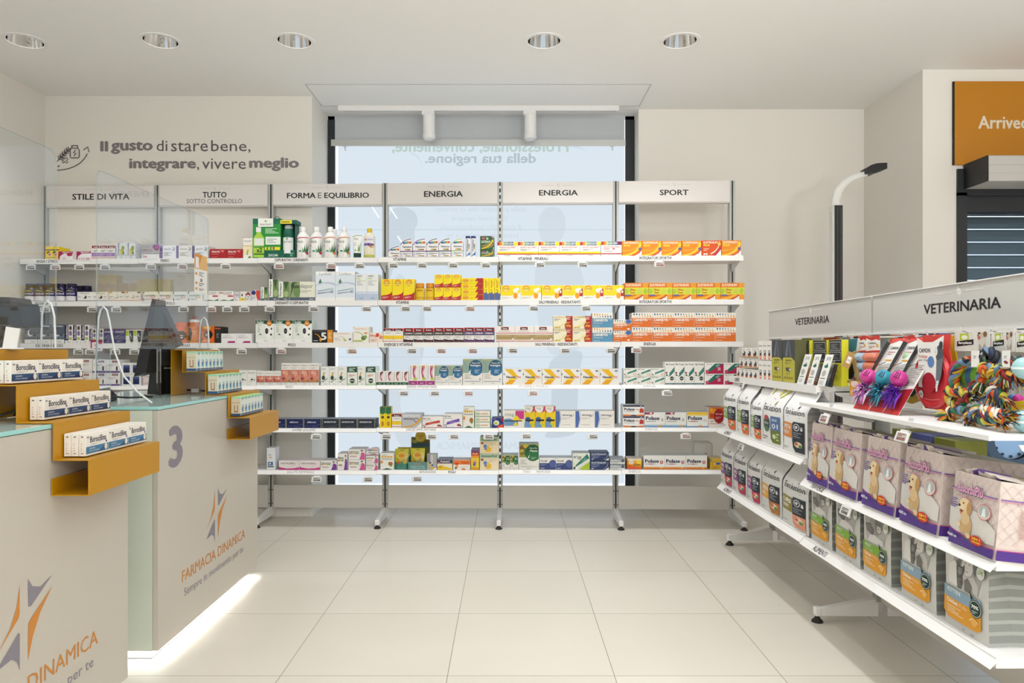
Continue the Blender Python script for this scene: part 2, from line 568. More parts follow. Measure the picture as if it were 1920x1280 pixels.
# silhouettes printed on the panel: a woman with glasses and a man in a coat
def poly(ink, pts):
    for _ in range(2):
        pts = [((1 - f) * pts[i - 1][0] + f * q[0], (1 - f) * pts[i - 1][1] + f * q[1]) for i, q in enumerate(pts) for f in (.25, .75)]
    pr.append(P(ink, *[(wx(x), wz(y)) for x, y in pts]))
poly('box_shape', [(727, 398), (745, 387), (768, 390), (782, 402), (784, 420), (776, 430), (779, 446), (770, 462), (752, 468), (738, 500), (727, 540)])
poly('box_faint', [(727, 560), (745, 505), (766, 530), (786, 545), (796, 560), (793, 700), (760, 690), (745, 770), (790, 840), (770, 860), (727, 800)])
poly('box_shape', [(786, 575), (797, 578), (795, 670), (786, 672)])
poly('box_faint', [(1008, 410), (1022, 388), (1046, 388), (1060, 404), (1060, 430), (1052, 452), (1030, 464), (1012, 448)])
poly('box_faint', [(1006, 470), (1054, 466), (1096, 500), (1100, 640), (1078, 660), (1024, 672), (1000, 560)])
poly('box_shape', [(1024, 672), (1098, 650), (1084, 700), (1082, 800), (1076, 818), (1016, 822), (1030, 806), (1036, 720)])
mirr('Professionale, conveniente,', 735, 1066, 262, 289, 'box_green')
mirr('della tua regione.', 797, 1005, 287, 312, 'box_ink')
mirr('delle persone che ci vivono.', 814, 987, 387, 400, 'box_faint')
mirr('Qui trovi sempre', 847, 952, 404, 417, 'box_faint')
mirr('il consiglio professionale', 824, 978, 420, 434, 'box_faint')
mirr('puntuale e vicino a te.', 834, 972, 436, 449, 'box_faint')
mirr('FARMACIA DINAMICA', 818, 1000, 828, 842, 'box_faint')
mirr('Sempre in movimento per te', 840, 990, 850, 861, 'box_faint', 0)
for y in (431, 669):
    pr.append(R('box_line', wx(634), wz(y + 0.6), wx(1172), wz(y - 0.6)))
pr.append(sw('box_faint', (wx(771), wz(288)), (wx(790), wz(292)), (wx(792), wz(318)), 0.02, 0.002))
pr.append(sw('box_faint', (wx(1066), wz(272)), (wx(1085), wz(276)), (wx(1100), wz(284)), 0.03, 0.002))
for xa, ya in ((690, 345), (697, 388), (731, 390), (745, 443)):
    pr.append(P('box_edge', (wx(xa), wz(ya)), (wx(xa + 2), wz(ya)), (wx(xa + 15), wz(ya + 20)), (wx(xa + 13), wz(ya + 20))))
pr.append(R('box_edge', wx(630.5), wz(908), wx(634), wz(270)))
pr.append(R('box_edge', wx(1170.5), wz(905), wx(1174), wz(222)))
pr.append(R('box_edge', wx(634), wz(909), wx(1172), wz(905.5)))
m.art(pr, face)
o = m.build('window_light_panel')
tag(o, 'tall backlit window panel with faint mirrored lettering and grey silhouettes', 'light panel')
# roller blind and its bottom rail
t = thing('roller_blind', 'grey roller blind lowered a little over the top of the backlit window', 'blind', (0, 5.37, 0))
pbr('blind_cloth', 'c3c6c9', 0.8)
def bz(y): return H - (y - CY) * 5.37 / F
def bx(x): return (x - CX) * 5.37 / F
m = MB(); m.box(bx(628), bx(1171), 0.004, 0.007, bz(266), CEIL, 'blind_cloth'); m.build('blind_cloth', t)
m = MB(); m.tube([(bx(623), 0.0, bz(267)), (bx(1172), 0.0, bz(267))], 0.0155, 'alu', 12); m.box(bx(622), bx(1172), -0.022, -0.016, bz(275), bz(263), 'alu'); m.build('bottom_rail', t)
for x in (648, 1147):
    m = MB(); m.tube([(bx(x), -0.02, bz(274)), (bx(x), -0.02, bz(278)), (bx(x + 1), -0.02, bz(284))], 0.004, 'alu', 6)
    m.box(bx(x - 4), bx(x + 4), -0.03, -0.014, bz(276), bz(273), 'alu'); m.build('hook', t)
# ceiling track with two spot heads
t = thing('lighting_track', 'long white ceiling track in front of the window blind', 'lighting track', (0, 5.18, 0))
x0, x1 = (635 - CX) * 5.18 / F, (1160 - CX) * 5.18 / F
m = MB(); m.box(x0, x1, -0.02, 0.02, CEIL - 0.036, CEIL, 'metal_white'); m.box(x0 + 0.03, x1 - 0.02, -0.006, 0.006, CEIL - 0.0375, CEIL - 0.036, 'rail_grey'); m.build('rail', t)
for nm, x in (('above the first ENERGIA header', 803), ('above the second ENERGIA header', 993)):
    X = (x - CX) * 5.18 / F
    t = thing('track_spotlight', 'white cylindrical track spotlight ' + nm, 'spotlight', (X, 5.18, CEIL - 0.036), 0, 'track spotlights at the window')
    m = MB(); m.box(-0.045, 0.045, -0.018, 0.018, -0.028, 0, 'metal_white'); m.build('adapter', t)
    m = MB(); m.lathe([(0.038, -0.20), (0.043, -0.19), (0.043, -0.03), (0.036, -0.026)], 'metal_white', 24, (0.006, 0, 0)); m.build('lamp_body', t, True)
    m = MB(); m.lathe([(0.046, -0.205), (0.046, -0.172), (0.0435, -0.172)], 'metal_white', 24, (0.006, 0, 0), caps=False); m.build('front_ring', t, True)
# recessed ceiling downlights
for i, x in enumerate(LIGHT_X):
    t = thing('ceiling_downlight', 'round recessed chrome downlight ' + ['over the wall corner at the counters', 'over the wall lettering start', 'over the wall lettering end', 'over the second ENERGIA header', 'over the SPORT header'][i], 'downlight', (x, LIGHT_Y, CEIL), 0, 'recessed downlights')
    m = MB(); m.lathe([(0.094, 0.004), (0.094, -0.003), (0.114, -0.004), (0.118, 0.0)], 'metal_white', 40, caps=False); m.build('trim_ring', t, True)
    m = MB(); m.lathe([(0.093, 0.0), (0.086, 0.05), (0.07, 0.10), (0.05, 0.135)], 'chrome', 40, caps=False)
    m.f = [f[::-1] for f in m.f]
    m.build('reflector', t, True)
    m = MB(); m.lathe([(0.0, 0.128), (0.048, 0.128), (0.05, 0.132), (0.0, 0.136)], 'lamp', 24); m.build('lamp', t)
# wall lettering on the back wall
Yb = 4.97
t = thing('wall_lettering', 'grey lettering with a vitamin jar and wheat icon on the back wall', 'lettering', (0, Yb, 0))
def lz(y): return H - (y - CY) * Yb / F
def lx(x): return (x - CX) * Yb / F
fl = lambda u, v, d: (u, -0.0015 - d, v)
def words(name, items):
    for c, s, xa, xb, ya, yb, wt in items:
        m = MB(); m.art([T(c, s, lx(xa), lz(yb), lx(xb), lz(ya), wt)], fl); m.build(name, t)
words('bold_word', [('ink_grey', 'Il', 188, 203, 264.5, 284, 2), ('ink_grey', 'gusto', 208, 287, 265, 289, 2), ('ink_grey', 'integrare', 242, 368, 297, 322, 2), ('ink_grey', 'meglio', 467, 561, 295, 321, 2)])
words('thin_word', [('ink_thin', 'di', 294, 314, 263, 283, -1), ('ink_thin', 'stare', 321, 390, 266, 284, -1), ('ink_thin', 'bene,', 396, 470, 263, 287, -1), ('ink_thin', ',', 369.5, 373.5, 313, 320, -1), ('ink_thin', 'vivere', 379, 461, 297, 317, -1)])
m = MB()
ic = lambda pts, r=0.0032: m.tube([(lx(x), -0.003, lz(y)) for x, y in pts], r, 'ink_thin', 6)
ic([(108 + 58 * math.sin(a), 319 - 42 * (1 - math.cos(a))) for a in [k * 0.13 for k in range(11)]])
ic([(157, 281), (165, 275.5), (167, 285)])
ic([(133, 278), (147, 278), (149, 282), (149, 294), (147, 296), (134, 296), (132, 294), (132, 282), (133, 278)])
ic([(135, 273), (146, 273), (146, 278)]); ic([(135, 278), (135, 273)])
ic([(142, 281), (138, 287), (143, 287), (139, 293)])
ic([(108, 302), (130, 280)])
for k in range(5):
    x, y = 111 + k * 4, 298 - k * 4
    ic([(x, y), (x - 2, y - 5), (x + 2, y - 5.5), (x + 3, y - 2)]); ic([(x, y), (x + 5, y + 2), (x + 6, y - 2), (x + 3, y - 2)])
ic([(119, 295), (122, 298), (125, 295), (128, 298), (125, 301), (128, 304), (125, 306), (122, 303), (119, 306), (117, 303), (120, 300), (117, 297), (119, 295)], 0.0025)
ic([(109, 311), (112, 310), (111, 313), (109, 313), (109, 311)], 0.002)
m.build('icon', t)

# ================================================================== the shelving along the back wall
P0, P1 = Vector((-3.239, 4.95, 0)), Vector((1.545, 4.85, 0))
U = (P1 - P0).normalized()
NV = Vector((U.y, -U.x, 0))
RZ = math.atan2(U.y, U.x)
MOD = (P1 - P0).length / 6
def tcol(x, off):
    """distance along the shelving of photo column x on the plane `off` in front of the posts"""
    k = (x - CX) / F
    b = P0 + NV * off
    return (k * b.y - b.x) / (U.x - k * U.y)
def at(t, off, z=0.0):
    p = P0 + U * t + NV * off
    return Vector((p.x, p.y, z))
def zrow(y, t, off):
    return H - (y - CY) * at(t, off).y / F
ROWY = [(486, 478.6), (565, 561), (644, 640), (723.5, 721), (804, 801.5), (882.7, 881)]
ROWOFF = [0.248, 0.248, 0.248, 0.29, 0.29, 0.29]
def lipy(r, x):
    a, b = ROWY[r]
    return a + (b - a) * (x - 38) / (1395 - 38)
def bay_of(t): return max(0, min(5, int(t // MOD)))
def zshelf(r, bay):
    t = (bay + 0.5) * MOD
    p = at(t, ROWOFF[r])
    return zrow(lipy(r, CX + F * p.x / p.y), t, ROWOFF[r])
BAYN = ['STILE DI VITA', 'TUTTO', 'FORMA', 'ENERGIA', 'ENERGIA', 'SPORT']
ROWN = ['top', 'second', 'third', 'fourth', 'fifth', 'bottom']
HEAD = [[('STILE DI VITA', 135.5, 243, 363, 374.5, 1)], [('TUTTO', 380, 425, 359.5, 370.5, 1), ('SOTTO CONTROLLO', 350, 454, 373, 381, -1)],
        [('FORMA', 538, 592, 361, 371.5, 1), ('E', 596, 603, 361, 371.5, -1), ('EQUILIBRIO', 608, 692, 361, 373, 1)], [('ENERGIA', 795, 868, 358, 369, 1)],
        [('ENERGIA', 1010.5, 1083.5, 356, 366.5, 1)], [('SPORT', 1237, 1291, 355.5, 366, 1)]]
LIPS = [[('ANSIA / STRESS', 68, 108, 0)], [('FERRO', 301, 318, 0)], [('DEPURATIVI / DRENANTI', 515.5, 577.5, 0)], [('VITAMINE', 737, 762, 0)], [('VITAMINE · MINERALI', 971, 1027.5, 0)], [('INTEGRATORI SPORTIVI', 1199, 1259, 0)]], \
    [[('INSONNIA', 66, 90, 0)], [('COLESTEROLO', 289, 328, 0)], [('DRENANTI E DEPURATIVI', 516, 578, 0)], [('VITAMINE', 742, 767, 0)], [('SALI MINERALI · REIDRATANTI', 1010.5, 1088, 0)], [('INTEGRATORI SPORTIVI', 1199, 1259, 0)]], \
    [[('INSONNIA E RIPOSO', 67, 118, 0)], [('OMEGA3', 332, 356, 0)], [('PESO', 540, 554.5, 0)], [('ENERGIE E VITAMINE', 720.5, 774, 0)], [('SALI MINERALI · REIDRATANTI', 1003.5, 1082, 0)], [('ENERGIA', 1207, 1230, 0)]], \
    [[], [('VIE URINARIE', 281, 321, 0)], [('PESO', 535.5, 550, 1)], [('DIFESE IMMUNITARIE', 763, 819, 1)], [('VITAMINE E MINERALI', 972, 1029, 2)], [('ENERGIA', 1206, 1229, 2)]], \
    [[], [], [('GAMBE LEGGERE', 548, 591.5, 1)], [('DIFESE IMMUNITARIE', 762, 817.5, 1)], [], [('ENERGIA', 1210, 1233, 2)]], \
    [[], [], [('SALUTE FEMMINILE', 538.5, 589.5, 2)], [('BENESSERE', 787, 817.5, 1), ('FIGLI', 840.5, 854, 0)], [('TONO', 980, 994, 2), ('MEMORIA', 1006, 1032, 2)], [('ENERGIA', 1179, 1201.5, 2)]]
pbr('lip_ink1', '6f6c6c', 0.5); pbr('lip_ink2', '9d9996', 0.5)
LIPC = ['ink', 'lip_ink1', 'lip_ink2']
zt_h = [zrow(349.2 + (338.75 - 349.2) * b / 5.5, (b + 0.5) * MOD, 0) for b in range(6)]
for b in range(6):
    nm = ['at the counter end of the row', 'second from the counter end', 'between TUTTO and the window', 'beside the FORMA bay', 'beside the SPORT bay', 'at the pet aisle end'][b]
    t0 = b * MOD
    t = thing('shelving_bay', 'white metal shelving bay headed %s, %s' % (BAYN[b], nm), 'shelving', at(t0, 0), RZ, 'back wall shelving bays')
    zt = zt_h[b]
    # local frame: x along the wall, y towards the wall, z up
    def upright(x, name='upright'):
        m = MB()
        z0, z1 = 0.075, zt + 0.004
        m.box(x - 0.018, x - 0.005, -0.002, 0.05, z0, z1, 'rail_grey'); m.box(x + 0.005, x + 0.018, -0.002, 0.05, z0, z1, 'rail_grey')
        if b == 4 and x < 0.1:      # open slots with the bright window behind
            z = z0 + 0.12
            m.box(x - 0.005, x + 0.005, 0.006, 0.03, z0, z, 'black')
            while z < z1 - 0.02:
                m.box(x - 0.005, x + 0.005, 0.006, 0.03, z, z + 0.022, 'black'); z += 0.045
        else:
            m.box(x - 0.005, x + 0.005, 0.006, 0.03, z0, z1, 'black')
        for dx in (-0.0115, 0.0115):
            for zz in (0.105, 0.2):
                m.lathe([(0.0, 0.0), (0.0042, 0.0), (0.0042, 0.002)], 'black', 10, (x + dx, -0.0045, zz), 'y')
        m.build(name, t)
        m = MB()        # foot: tapering arm, block and rubber pad
        a = [(-0.016, 0.05, 0.02), (0.016, 0.05, 0.02), (0.016, 0.05, 0.085), (-0.016, 0.05, 0.085)]
        c = [(-0.013, -0.25, 0.026), (0.013, -0.25, 0.026), (0.013, -0.25, 0.052), (-0.013, -0.25, 0.052)]
        m.add([(p[0] + x, p[1], p[2]) for p in a + c], [(0, 1, 2, 3), (7, 6, 5, 4), (0, 4, 5, 1), (1, 5, 6, 2), (2, 6, 7, 3), (3, 7, 4, 0)], 'metal_white')
        f = m.build('foot', t)
        m = MB(); m.cbox(x - 0.0145, x + 0.0145, -0.275, -0.25, 0.022, 0.056, 'metal_white', 0.003); m.build('foot_cap', f)
        m = MB(); m.lathe([(0.023, 0.0), (0.022, 0.006), (0.010, 0.016), (0.007, 0.024)], 'rubber', 18, (x, -0.262, 0.0)); m.build('rubber_pad', f, True)
    upright(0.0)
    if b == 5:
        upright(MOD)
    lo, hi = 0.0195, MOD - 0.0195
    m = MB(); m.box(lo, hi, -0.012, 0.008, zt - 0.143, zt, 'metal_header')
    m.box(lo, hi, -0.004, 0.04, zt - 0.150, zt - 0.143, 'metal_header')
    hd = m.build('header_panel', t)
    m = MB()
    lg = []
    def hx(x): return tcol(x, 0.012) - t0
    cx = sum((q[1] + q[2]) / 2 for q in HEAD[b][:1]) if b != 2 else 614
    cxl = hx(cx)
    for s, xa, xb, ya, yb, wt in HEAD[b]:
        tm = t0 + MOD / 2
        lg.append(T('ink' if wt > 0 else 'ink_thin', s, hx(xa), zrow(yb, tm, 0.012), hx(xb), zrow(ya, tm, 0.012), wt))
    zl = zt - 0.025
    lg += [R('rail_grey', cxl - 0.11, zl - 0.0008, cxl - 0.025, zl + 0.0008), R('rail_grey', cxl + 0.025, zl - 0.0008, cxl + 0.11, zl + 0.0008),
           P('rail_grey', (cxl - 0.010, zl), (cxl, zl + 0.004), (cxl + 0.003, zl + 0.016), (cxl - 0.004, zl + 0.008)), P('rail_grey', (cxl + 0.010, zl), (cxl, zl - 0.004), (cxl - 0.003, zl - 0.016), (cxl + 0.004, zl - 0.008))]
    m.art(lg, lambda u, v, d: (u, -0.0122 - d, v))
    m.build('header_text', hd)
    m = MB(); m.box(lo, hi, 0.0, 0.02, 0.075, 0.232, 'base_grey'); m.build('base_panel', t)
    for r in range(6):
        zs, of = zshelf(r, b), ROWOFF[r]
        m = MB()
        m.box(0.001, MOD - 0.001, -of + 0.004, -0.004, zs - 0.026, zs, 'metal_white')
        for x in (0.004, MOD - 0.007):
            m.prism([(-0.0, zs - 0.02), (-of * 0.75, zs - 0.024), (-of * 0.72, zs - 0.034), (-0.02, zs - 0.078), (0.0, zs - 0.078)], lambda u, v, d: (d, u, v), x, x + 0.003, 'metal_white')
        sh = m.build('shelf', t)
        m = MB()
        if r < 3:
            m.box(0.001, MOD - 0.001, -of, -of + 0.004, zs - 0.033, zs + 0.0005, 'metal_white')
            fm = lambda u, v, d: (u, -of - d, zs - 0.033 + v * 0.033)
        else:
            m.prism([(-of + 0.006, zs + 0.001), (-of - 0.012, zs - 0.023), (-of - 0.009, zs - 0.026), (-of + 0.010, zs - 0.003)], lambda u, v, d: (d, u, v), 0.001, MOD - 0.001, 'metal_white')
            fm = lambda u, v, d: (u, -of - 0.012 + 0.018 * v - d * 0.8, zs - 0.023 + 0.024 * v + d * 0.6)
        q = [T(LIPC[c], s, tcol(xa, of) - t0, 0.26, tcol(xb, of) - t0, 0.86, 1 if c == 0 else 0) for s, xa, xb, c in LIPS[r][b]]
        m.art(q, fm)
        m.build('label_strip', sh)
# ================================================================== cartons: printed fronts
# design -> (carton colour, top colour, artwork on the front)
WH = 'efece7'
def swisse(band, c2, gold=None):
    p = [R('c3232b', 0, .8, 1, 1), P('1c1216', (.1, .83), (.9, .83), (.94, .9), (.9, .97), (.1, .97), (.06, .9)), T(WH, 'Swisse', .2, .845, .8, .955, 1)]
    return p
D = {}
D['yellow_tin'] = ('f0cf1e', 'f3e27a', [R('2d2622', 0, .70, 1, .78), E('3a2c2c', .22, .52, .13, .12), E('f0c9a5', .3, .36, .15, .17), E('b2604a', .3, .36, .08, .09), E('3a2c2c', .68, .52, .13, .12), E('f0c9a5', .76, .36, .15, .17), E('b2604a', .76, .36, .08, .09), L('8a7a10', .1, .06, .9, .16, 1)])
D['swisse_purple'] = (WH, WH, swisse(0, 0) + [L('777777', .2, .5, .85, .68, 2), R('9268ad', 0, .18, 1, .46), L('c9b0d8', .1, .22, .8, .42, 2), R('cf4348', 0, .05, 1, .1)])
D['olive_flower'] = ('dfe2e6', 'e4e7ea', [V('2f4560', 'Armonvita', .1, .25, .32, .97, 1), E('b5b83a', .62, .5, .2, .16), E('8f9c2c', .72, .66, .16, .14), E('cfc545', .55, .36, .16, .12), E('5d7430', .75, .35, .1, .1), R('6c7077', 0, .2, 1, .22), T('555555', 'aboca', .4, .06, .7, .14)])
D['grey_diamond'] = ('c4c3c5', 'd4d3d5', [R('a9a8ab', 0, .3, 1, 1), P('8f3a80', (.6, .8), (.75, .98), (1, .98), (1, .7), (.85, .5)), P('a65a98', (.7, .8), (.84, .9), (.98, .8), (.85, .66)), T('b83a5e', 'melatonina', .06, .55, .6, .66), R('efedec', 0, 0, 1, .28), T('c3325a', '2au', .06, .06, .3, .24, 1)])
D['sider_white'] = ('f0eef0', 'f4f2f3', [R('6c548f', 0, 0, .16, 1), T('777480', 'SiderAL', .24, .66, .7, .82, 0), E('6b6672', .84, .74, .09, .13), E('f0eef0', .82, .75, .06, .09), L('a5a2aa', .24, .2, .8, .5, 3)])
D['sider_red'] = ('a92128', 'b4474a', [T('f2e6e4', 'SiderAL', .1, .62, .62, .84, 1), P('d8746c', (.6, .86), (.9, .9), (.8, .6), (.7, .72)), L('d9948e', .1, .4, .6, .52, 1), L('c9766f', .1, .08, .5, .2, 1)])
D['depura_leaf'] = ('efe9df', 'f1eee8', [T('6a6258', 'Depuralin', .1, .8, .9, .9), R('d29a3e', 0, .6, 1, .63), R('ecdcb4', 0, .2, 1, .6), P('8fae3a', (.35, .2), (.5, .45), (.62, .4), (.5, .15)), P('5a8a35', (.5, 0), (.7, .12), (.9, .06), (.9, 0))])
D['massigen_y'] = (WH, WH, [R('c0342a', 0, .76, .12, 1), R('de8a25', .12, .76, .24, 1), R('e3c22a', .24, .76, .3, 1), R('4f8d4a', .3, .76, .5, 1), R('1f4a72', .5, .76, .8, 1), T(WH, 'MASSIGEN', .24, .8, .78, .96, 1), P('f0d928', (.8, .74), (1, .74), (1, 1), (.84, 1)), T('c5373a', 'PRONTO RECUPERO', .12, .58, .9, .67, 0), L('b7aeb0', .12, .4, .7, .52, 2), R('f0d928', 0, .2, 1, .32), R('cf3f35', 0, .13, 1, .2), T('4a4648', 'massigen', .36, .02, .64, .09)])
D['massigen_r'] = (WH, WH, [R('c0342a', 0, .76, .12, 1), R('de8a25', .12, .76, .24, 1), R('e3c22a', .24, .76, .3, 1), R('4f8d4a', .3, .76, .5, 1), R('1f4a72', .5, .76, .8, 1), R('7a2558', .8, .76, 1, 1), T(WH, 'MASSIGEN', .24, .8, .78, .96, 1), T('c5373a', 'PRONTO RECUPERO', .12, .58, .9, .67, 0), T('c5373a', 'ARGININA', .12, .45, .42, .54), R('c5232b', .55, .46, .67, .53), R('b5253a', 0, .14, 1, .2), L('b7aeb0', .12, .3, .6, .4, 1)])
def sust(base, red=False):
    return (base, 'd98a2c', [sw('f3c32e', (.0, .02), (.7, .05), (.95, .85), .1, .1), sw('f8dc55', (.15, .0), (.75, .1), (.97, .75), .03, .04), sw('e8a326', (0, .35), (.5, .3), (.85, .65), .1, .04), P(WH, (.62, 0), (1, 0), (1, .42)), sw('cf4a2a', (.5, .0), (.85, .12), (1, .45), .1, .06), P('f6cd2e', (.8, .72), (.93, .98), (1, .72)), T('f7ead2', 'SUSTENIUM', .06, .8, .82, .95, 1), T('f8e04a' if not red else 'f8e04a', 'PLUS', .08, .62, .4, .76, 2), E('6a5a9a' if not red else 'c03048', .91, .46, .08, .1), T('333333', 'ss', .84, .1, .9, .16)])
D['sustenium'] = sust('e58a1f')
D['sustenium_red'] = ('d9531f', 'd98a2c', [P('b92b4c', (.55, 0), (.72, 0), (1, .45), (1, .62)), P(WH, (.72, 0), (1, 0), (1, .42)), sw('efe3c0', (.45, .12), (.8, .3), (.92, .8), .08, .03), P('f6cd2e', (.8, .72), (.93, .98), (1, .72)), T('f7ead2', 'SUSTENIUM', .06, .8, .82, .95, 1), T('f8e04a', 'PLUS', .08, .62, .4, .76, 2), L('f3c9a8', .08, .3, .4, .5, 2), E(WH, .12, .1, .05, .06), E(WH, .24, .1, .05, .06)])
D['sustenium_offer'] = ('dd7c20', 'd98a2c', [R('e6982b', .78, 0, 1, 1), sw('f0b32e', (.0, .02), (.5, .05), (.75, .45), .12, .1), P(WH, (.55, 0), (.78, 0), (.78, .24)), sw('c8452a', (.45, .0), (.66, .1), (.78, .28), .07, .05), T('f7ead2', 'SUSTENIUM', .05, .8, .68, .94, 1), R('d9d63a', 0, .3, 1, .72), E('a8c23c', .08, .5, .09, .17), E('a8c23c', .88, .5, .09, .17), E('c5cf4a', .63, .5, .12, .17), T('b0341f', 'Offerta', .2, .52, .46, .66, 1), T('b0341f', 'Promo', .23, .36, .44, .49, 1), P('5a62a8', (.02, .2), (.3, .23), (.26, .3), (.0, .27)), E('333333', .7, .1, .015, .02)])
D['night_white'] = (WH, WH, [R('4a5566', 0, .02, 1, .08), T('3c3c44', 'Melatonina', .2, .8, .8, .93), E('30343c', .5, .46, .13, .2), E(WH, .47, .5, .1, .15), E('30343c', .53, .44, .06, .09), L('999999', .05, .38, .3, .55, 2), L('999999', .7, .38, .95, .55, 2)])
D['night_orange'] = (WH, WH, [R('d99a5e', 0, .02, 1, .1), R('e0a268', 0, .86, .2, 1), R('3c3c44', .8, .86, 1, 1), E('c7b08a', .5, .48, .12, .2), E(WH, .47, .52, .09, .14), L('999999', .05, .38, .3, .55, 2), L('999999', .7, .38, .95, .55, 2)])
D['green_forma'] = (WH, WH, [R('3a6e50', .02, 0, .08, .25), R('3a6e50', .02, .78, .08, 1), R('d8e4c9', .0, .62, 1, .66), T('4a8f63', 'armoLIPID', .1, .5, .86, .66, 1), T('d8883c', 'PLUS', .55, .3, .85, .46, 1), L('aaaaaa', .2, .1, .7, .24, 2)])
D['red_colest'] = (WH, WH, [T('a52a38', 'ENO', .04, .74, .3, .92, 2), T('4a4a4a', 'COLEST', .3, .74, .9, .92, 0), R('c8324a', .3, .66, .9, .69), R('c23a4a', .62, .42, .98, .56), P('2f6b48', (0, 0), (.35, .12), (.7, .03), (1, .18), (1, 0))])
D['pink_grey'] = ('d3ccd0', 'ddd8da', [T('7a5a72', 'Colesia', .1, .6, .9, .78), R('efedec', 0, 0, 1, .3), T('c3325a', '2au', .1, .05, .7, .24, 1)])
D['white_yellow'] = (WH, WH, [R('e4d23a', 0, 0, 1, .3), E('6a5a58', .4, .6, .2, .12), L('999999', .3, .68, .8, .85, 2), E('d28a30', .5, .15, .2, .08)])
D['red_rhomb'] = ('ddd9d8', 'e2dfdd', [P('a02a33', (.0, .7), (.5, 1), (1, .7), (.5, .42)), E(WH, .5, .6, .18, .1), L('999999', .1, .1, .8, .3, 2)])
D['blue_red'] = ('e2dfe4', 'e6e4e8', [E('343b78', .25, .78, .26, .22), P('d2432f', (.55, 1), (1, 1), (1, 0), (.7, .1), (.55, .5)), L('999999', .08, .15, .5, .4, 2)])
def fisio(h):
    return ('d8ddcd', 'dfe3d6', [R('5a646e', 0, 0, 1, .16), R('eeefe8', 0, .16, .42, 1), R('6f8c55', .42, .16, 1, 1), P('3f5a35', (.42, 1), (.7, .55), (.95, 1)), E('a3b57c', .72, .34, .24, .16), V('2d3030', 'Fisio' + 'depur', .07, .22, .3, .94, 1), T(WH, 'aboca', .5, .04, .8, .12)])
D['fisio'] = fisio(1)
D['fisio_wide'] = ('e6e6d4', 'dfe3d6', [R('56616f', 0, 0, 1, .17), R('90a377', 0, .17, .4, 1), E('6f8c55', .28, .5, .14, .32), P('46603a', (.02, .17), (.2, .9), (.34, 1), (.1, 1)), T('33382f', 'Fisio', .06, .66, .4, .9, 1), T('8a8c7e', 'depur', .41, .6, .92, .9, 0), L('b4b39c', .46, .42, .9, .56, 2), T(WH, 'aboca', .78, .04, .95, .13)])
D['lynfase'] = ('dfe6ee', 'd8dde2', [R('f3f4f4', 0, .9, 1, 1), T('9aa3ad', 'Lynfase', .2, .85, .8, .96), E('4a7d63', .24, .62, .08, .06), P('4a7d63', (.16, .63), (.32, .63), (.24, .76)), sw('b7c9da', (0, .5), (.4, .7), (1, .55), .02, .06), sw('8fa3b5', (.1, .32), (.5, .36), (.9, .42), .03, .03), E('c3cfdb', .84, .38, .09, .06), E('aebccb', .84, .3, .09, .05), sw('6d8096', (.1, .24), (.5, .28), (.84, .3), .03, .02), R('f1efec', 0, 0, 1, .1)])
D['adipo'] = ('e9ebea', 'dfe2e2', [R('b9c6dc', 0, 0, 1, .26), P('cdd6e6', (0, .26), (.4, .22), (.8, .3), (1, .26), (1, .34), (0, .34)), T('6f7a85', 'ADIPO', .1, .88, .6, .95, 1), R('b8c95a', .06, .8, .45, .83), E('c9d47a', .8, .74, .08, .03), L('b5b5b5', .1, .56, .7, .76, 4), T('8896ad', 'ok', .35, .06, .7, .12, 1)])
def supra(c2):
    return ('f1d81f', 'f2e05e', [P(c2, (0, 0), (1, 0), (1, .42), (.85, .32), (.5, .25), (0, .22)), E('e8932a', .5, .83, .3, .16), E('f3d95a', .5, .79, .24, .1), T('8a5a3a', 'supradyn', .24, .77, .76, .85, 1), L('cf9a2a', .35, .7, .65, .75, 1), L('f0d0c8' if c2 != '55669a' else 'c8cfe4', .1, .08, .75, .18, 2)])
D['supra'] = supra('b8262c')
D['supra_tube'] = ('f1d81f', 'e9a24a', [P('55669a', (0, 0), (1, 0), (1, .3), (.7, .28), (.5, .4), (.2, .3), (0, .36)), V('a86a2a', 'supradyn', .25, .55, .6, .92, 1), E('f0a23a', .8, .75, .12, .1), L('b89a1a', .2, .42, .7, .5, 1)])
D['supra_flat'] = ('f1d81f', 'f2e05e', [P('b0252d', (.72, 0), (1, 0), (1, 1), (.72, 1), (.62, .35), (.78, .5)), E('e9a93a', .2, .5, .14, .4), T('8a5a3a', 'supradyn', .1, .4, .34, .62), L('cbb01a', .4, .3, .62, .6, 2)])
D['magnesio'] = ('f0ede6', 'f2e486', [P('f0d820', (0, 1), (1, 1), (1, .5), (.5, .28), (0, .3)), E('e8932a', .26, .76, .18, .24), E('f3d95a', .26, .72, .15, .18), T('8a5a3a', 'supradyn', .13, .7, .4, .82, 1), E('ef9f2a', .74, .28, .11, .2), E('f6f2e4', .72, .66, .1, .12), E('f6f2e4', .84, .74, .08, .12), L('cfc9bb', .06, .08, .55, .2, 2), P('efe6d8', (.6, .55), (.9, .55), (.8, .45))])
D['magnesio_red'] = (D['magnesio'][0], D['magnesio'][1], D['magnesio'][2] + [P('bb2f33', (.85, .25), (1, .25), (1, .78), (.85, .62)), E('f1ddd6', .925, .55, .05, .1)])
D['moon'] = ('56606e', '6a7482', [R('7c8794', 0, .3, 1, .5), T('dfe3e8', 'Sedivitax', .1, .88, .9, .97, 1), E('e6e8ea', .42, .55, .2, .19), E('56606e', .5, .6, .17, .16), E('495360', .78, .45, .1, .09), R('efedea', 0, 0, 1, .19), T('777777', 'aboca', .5, .05, .8, .12), R('b5bac0', 0, .19, 1, .23)])
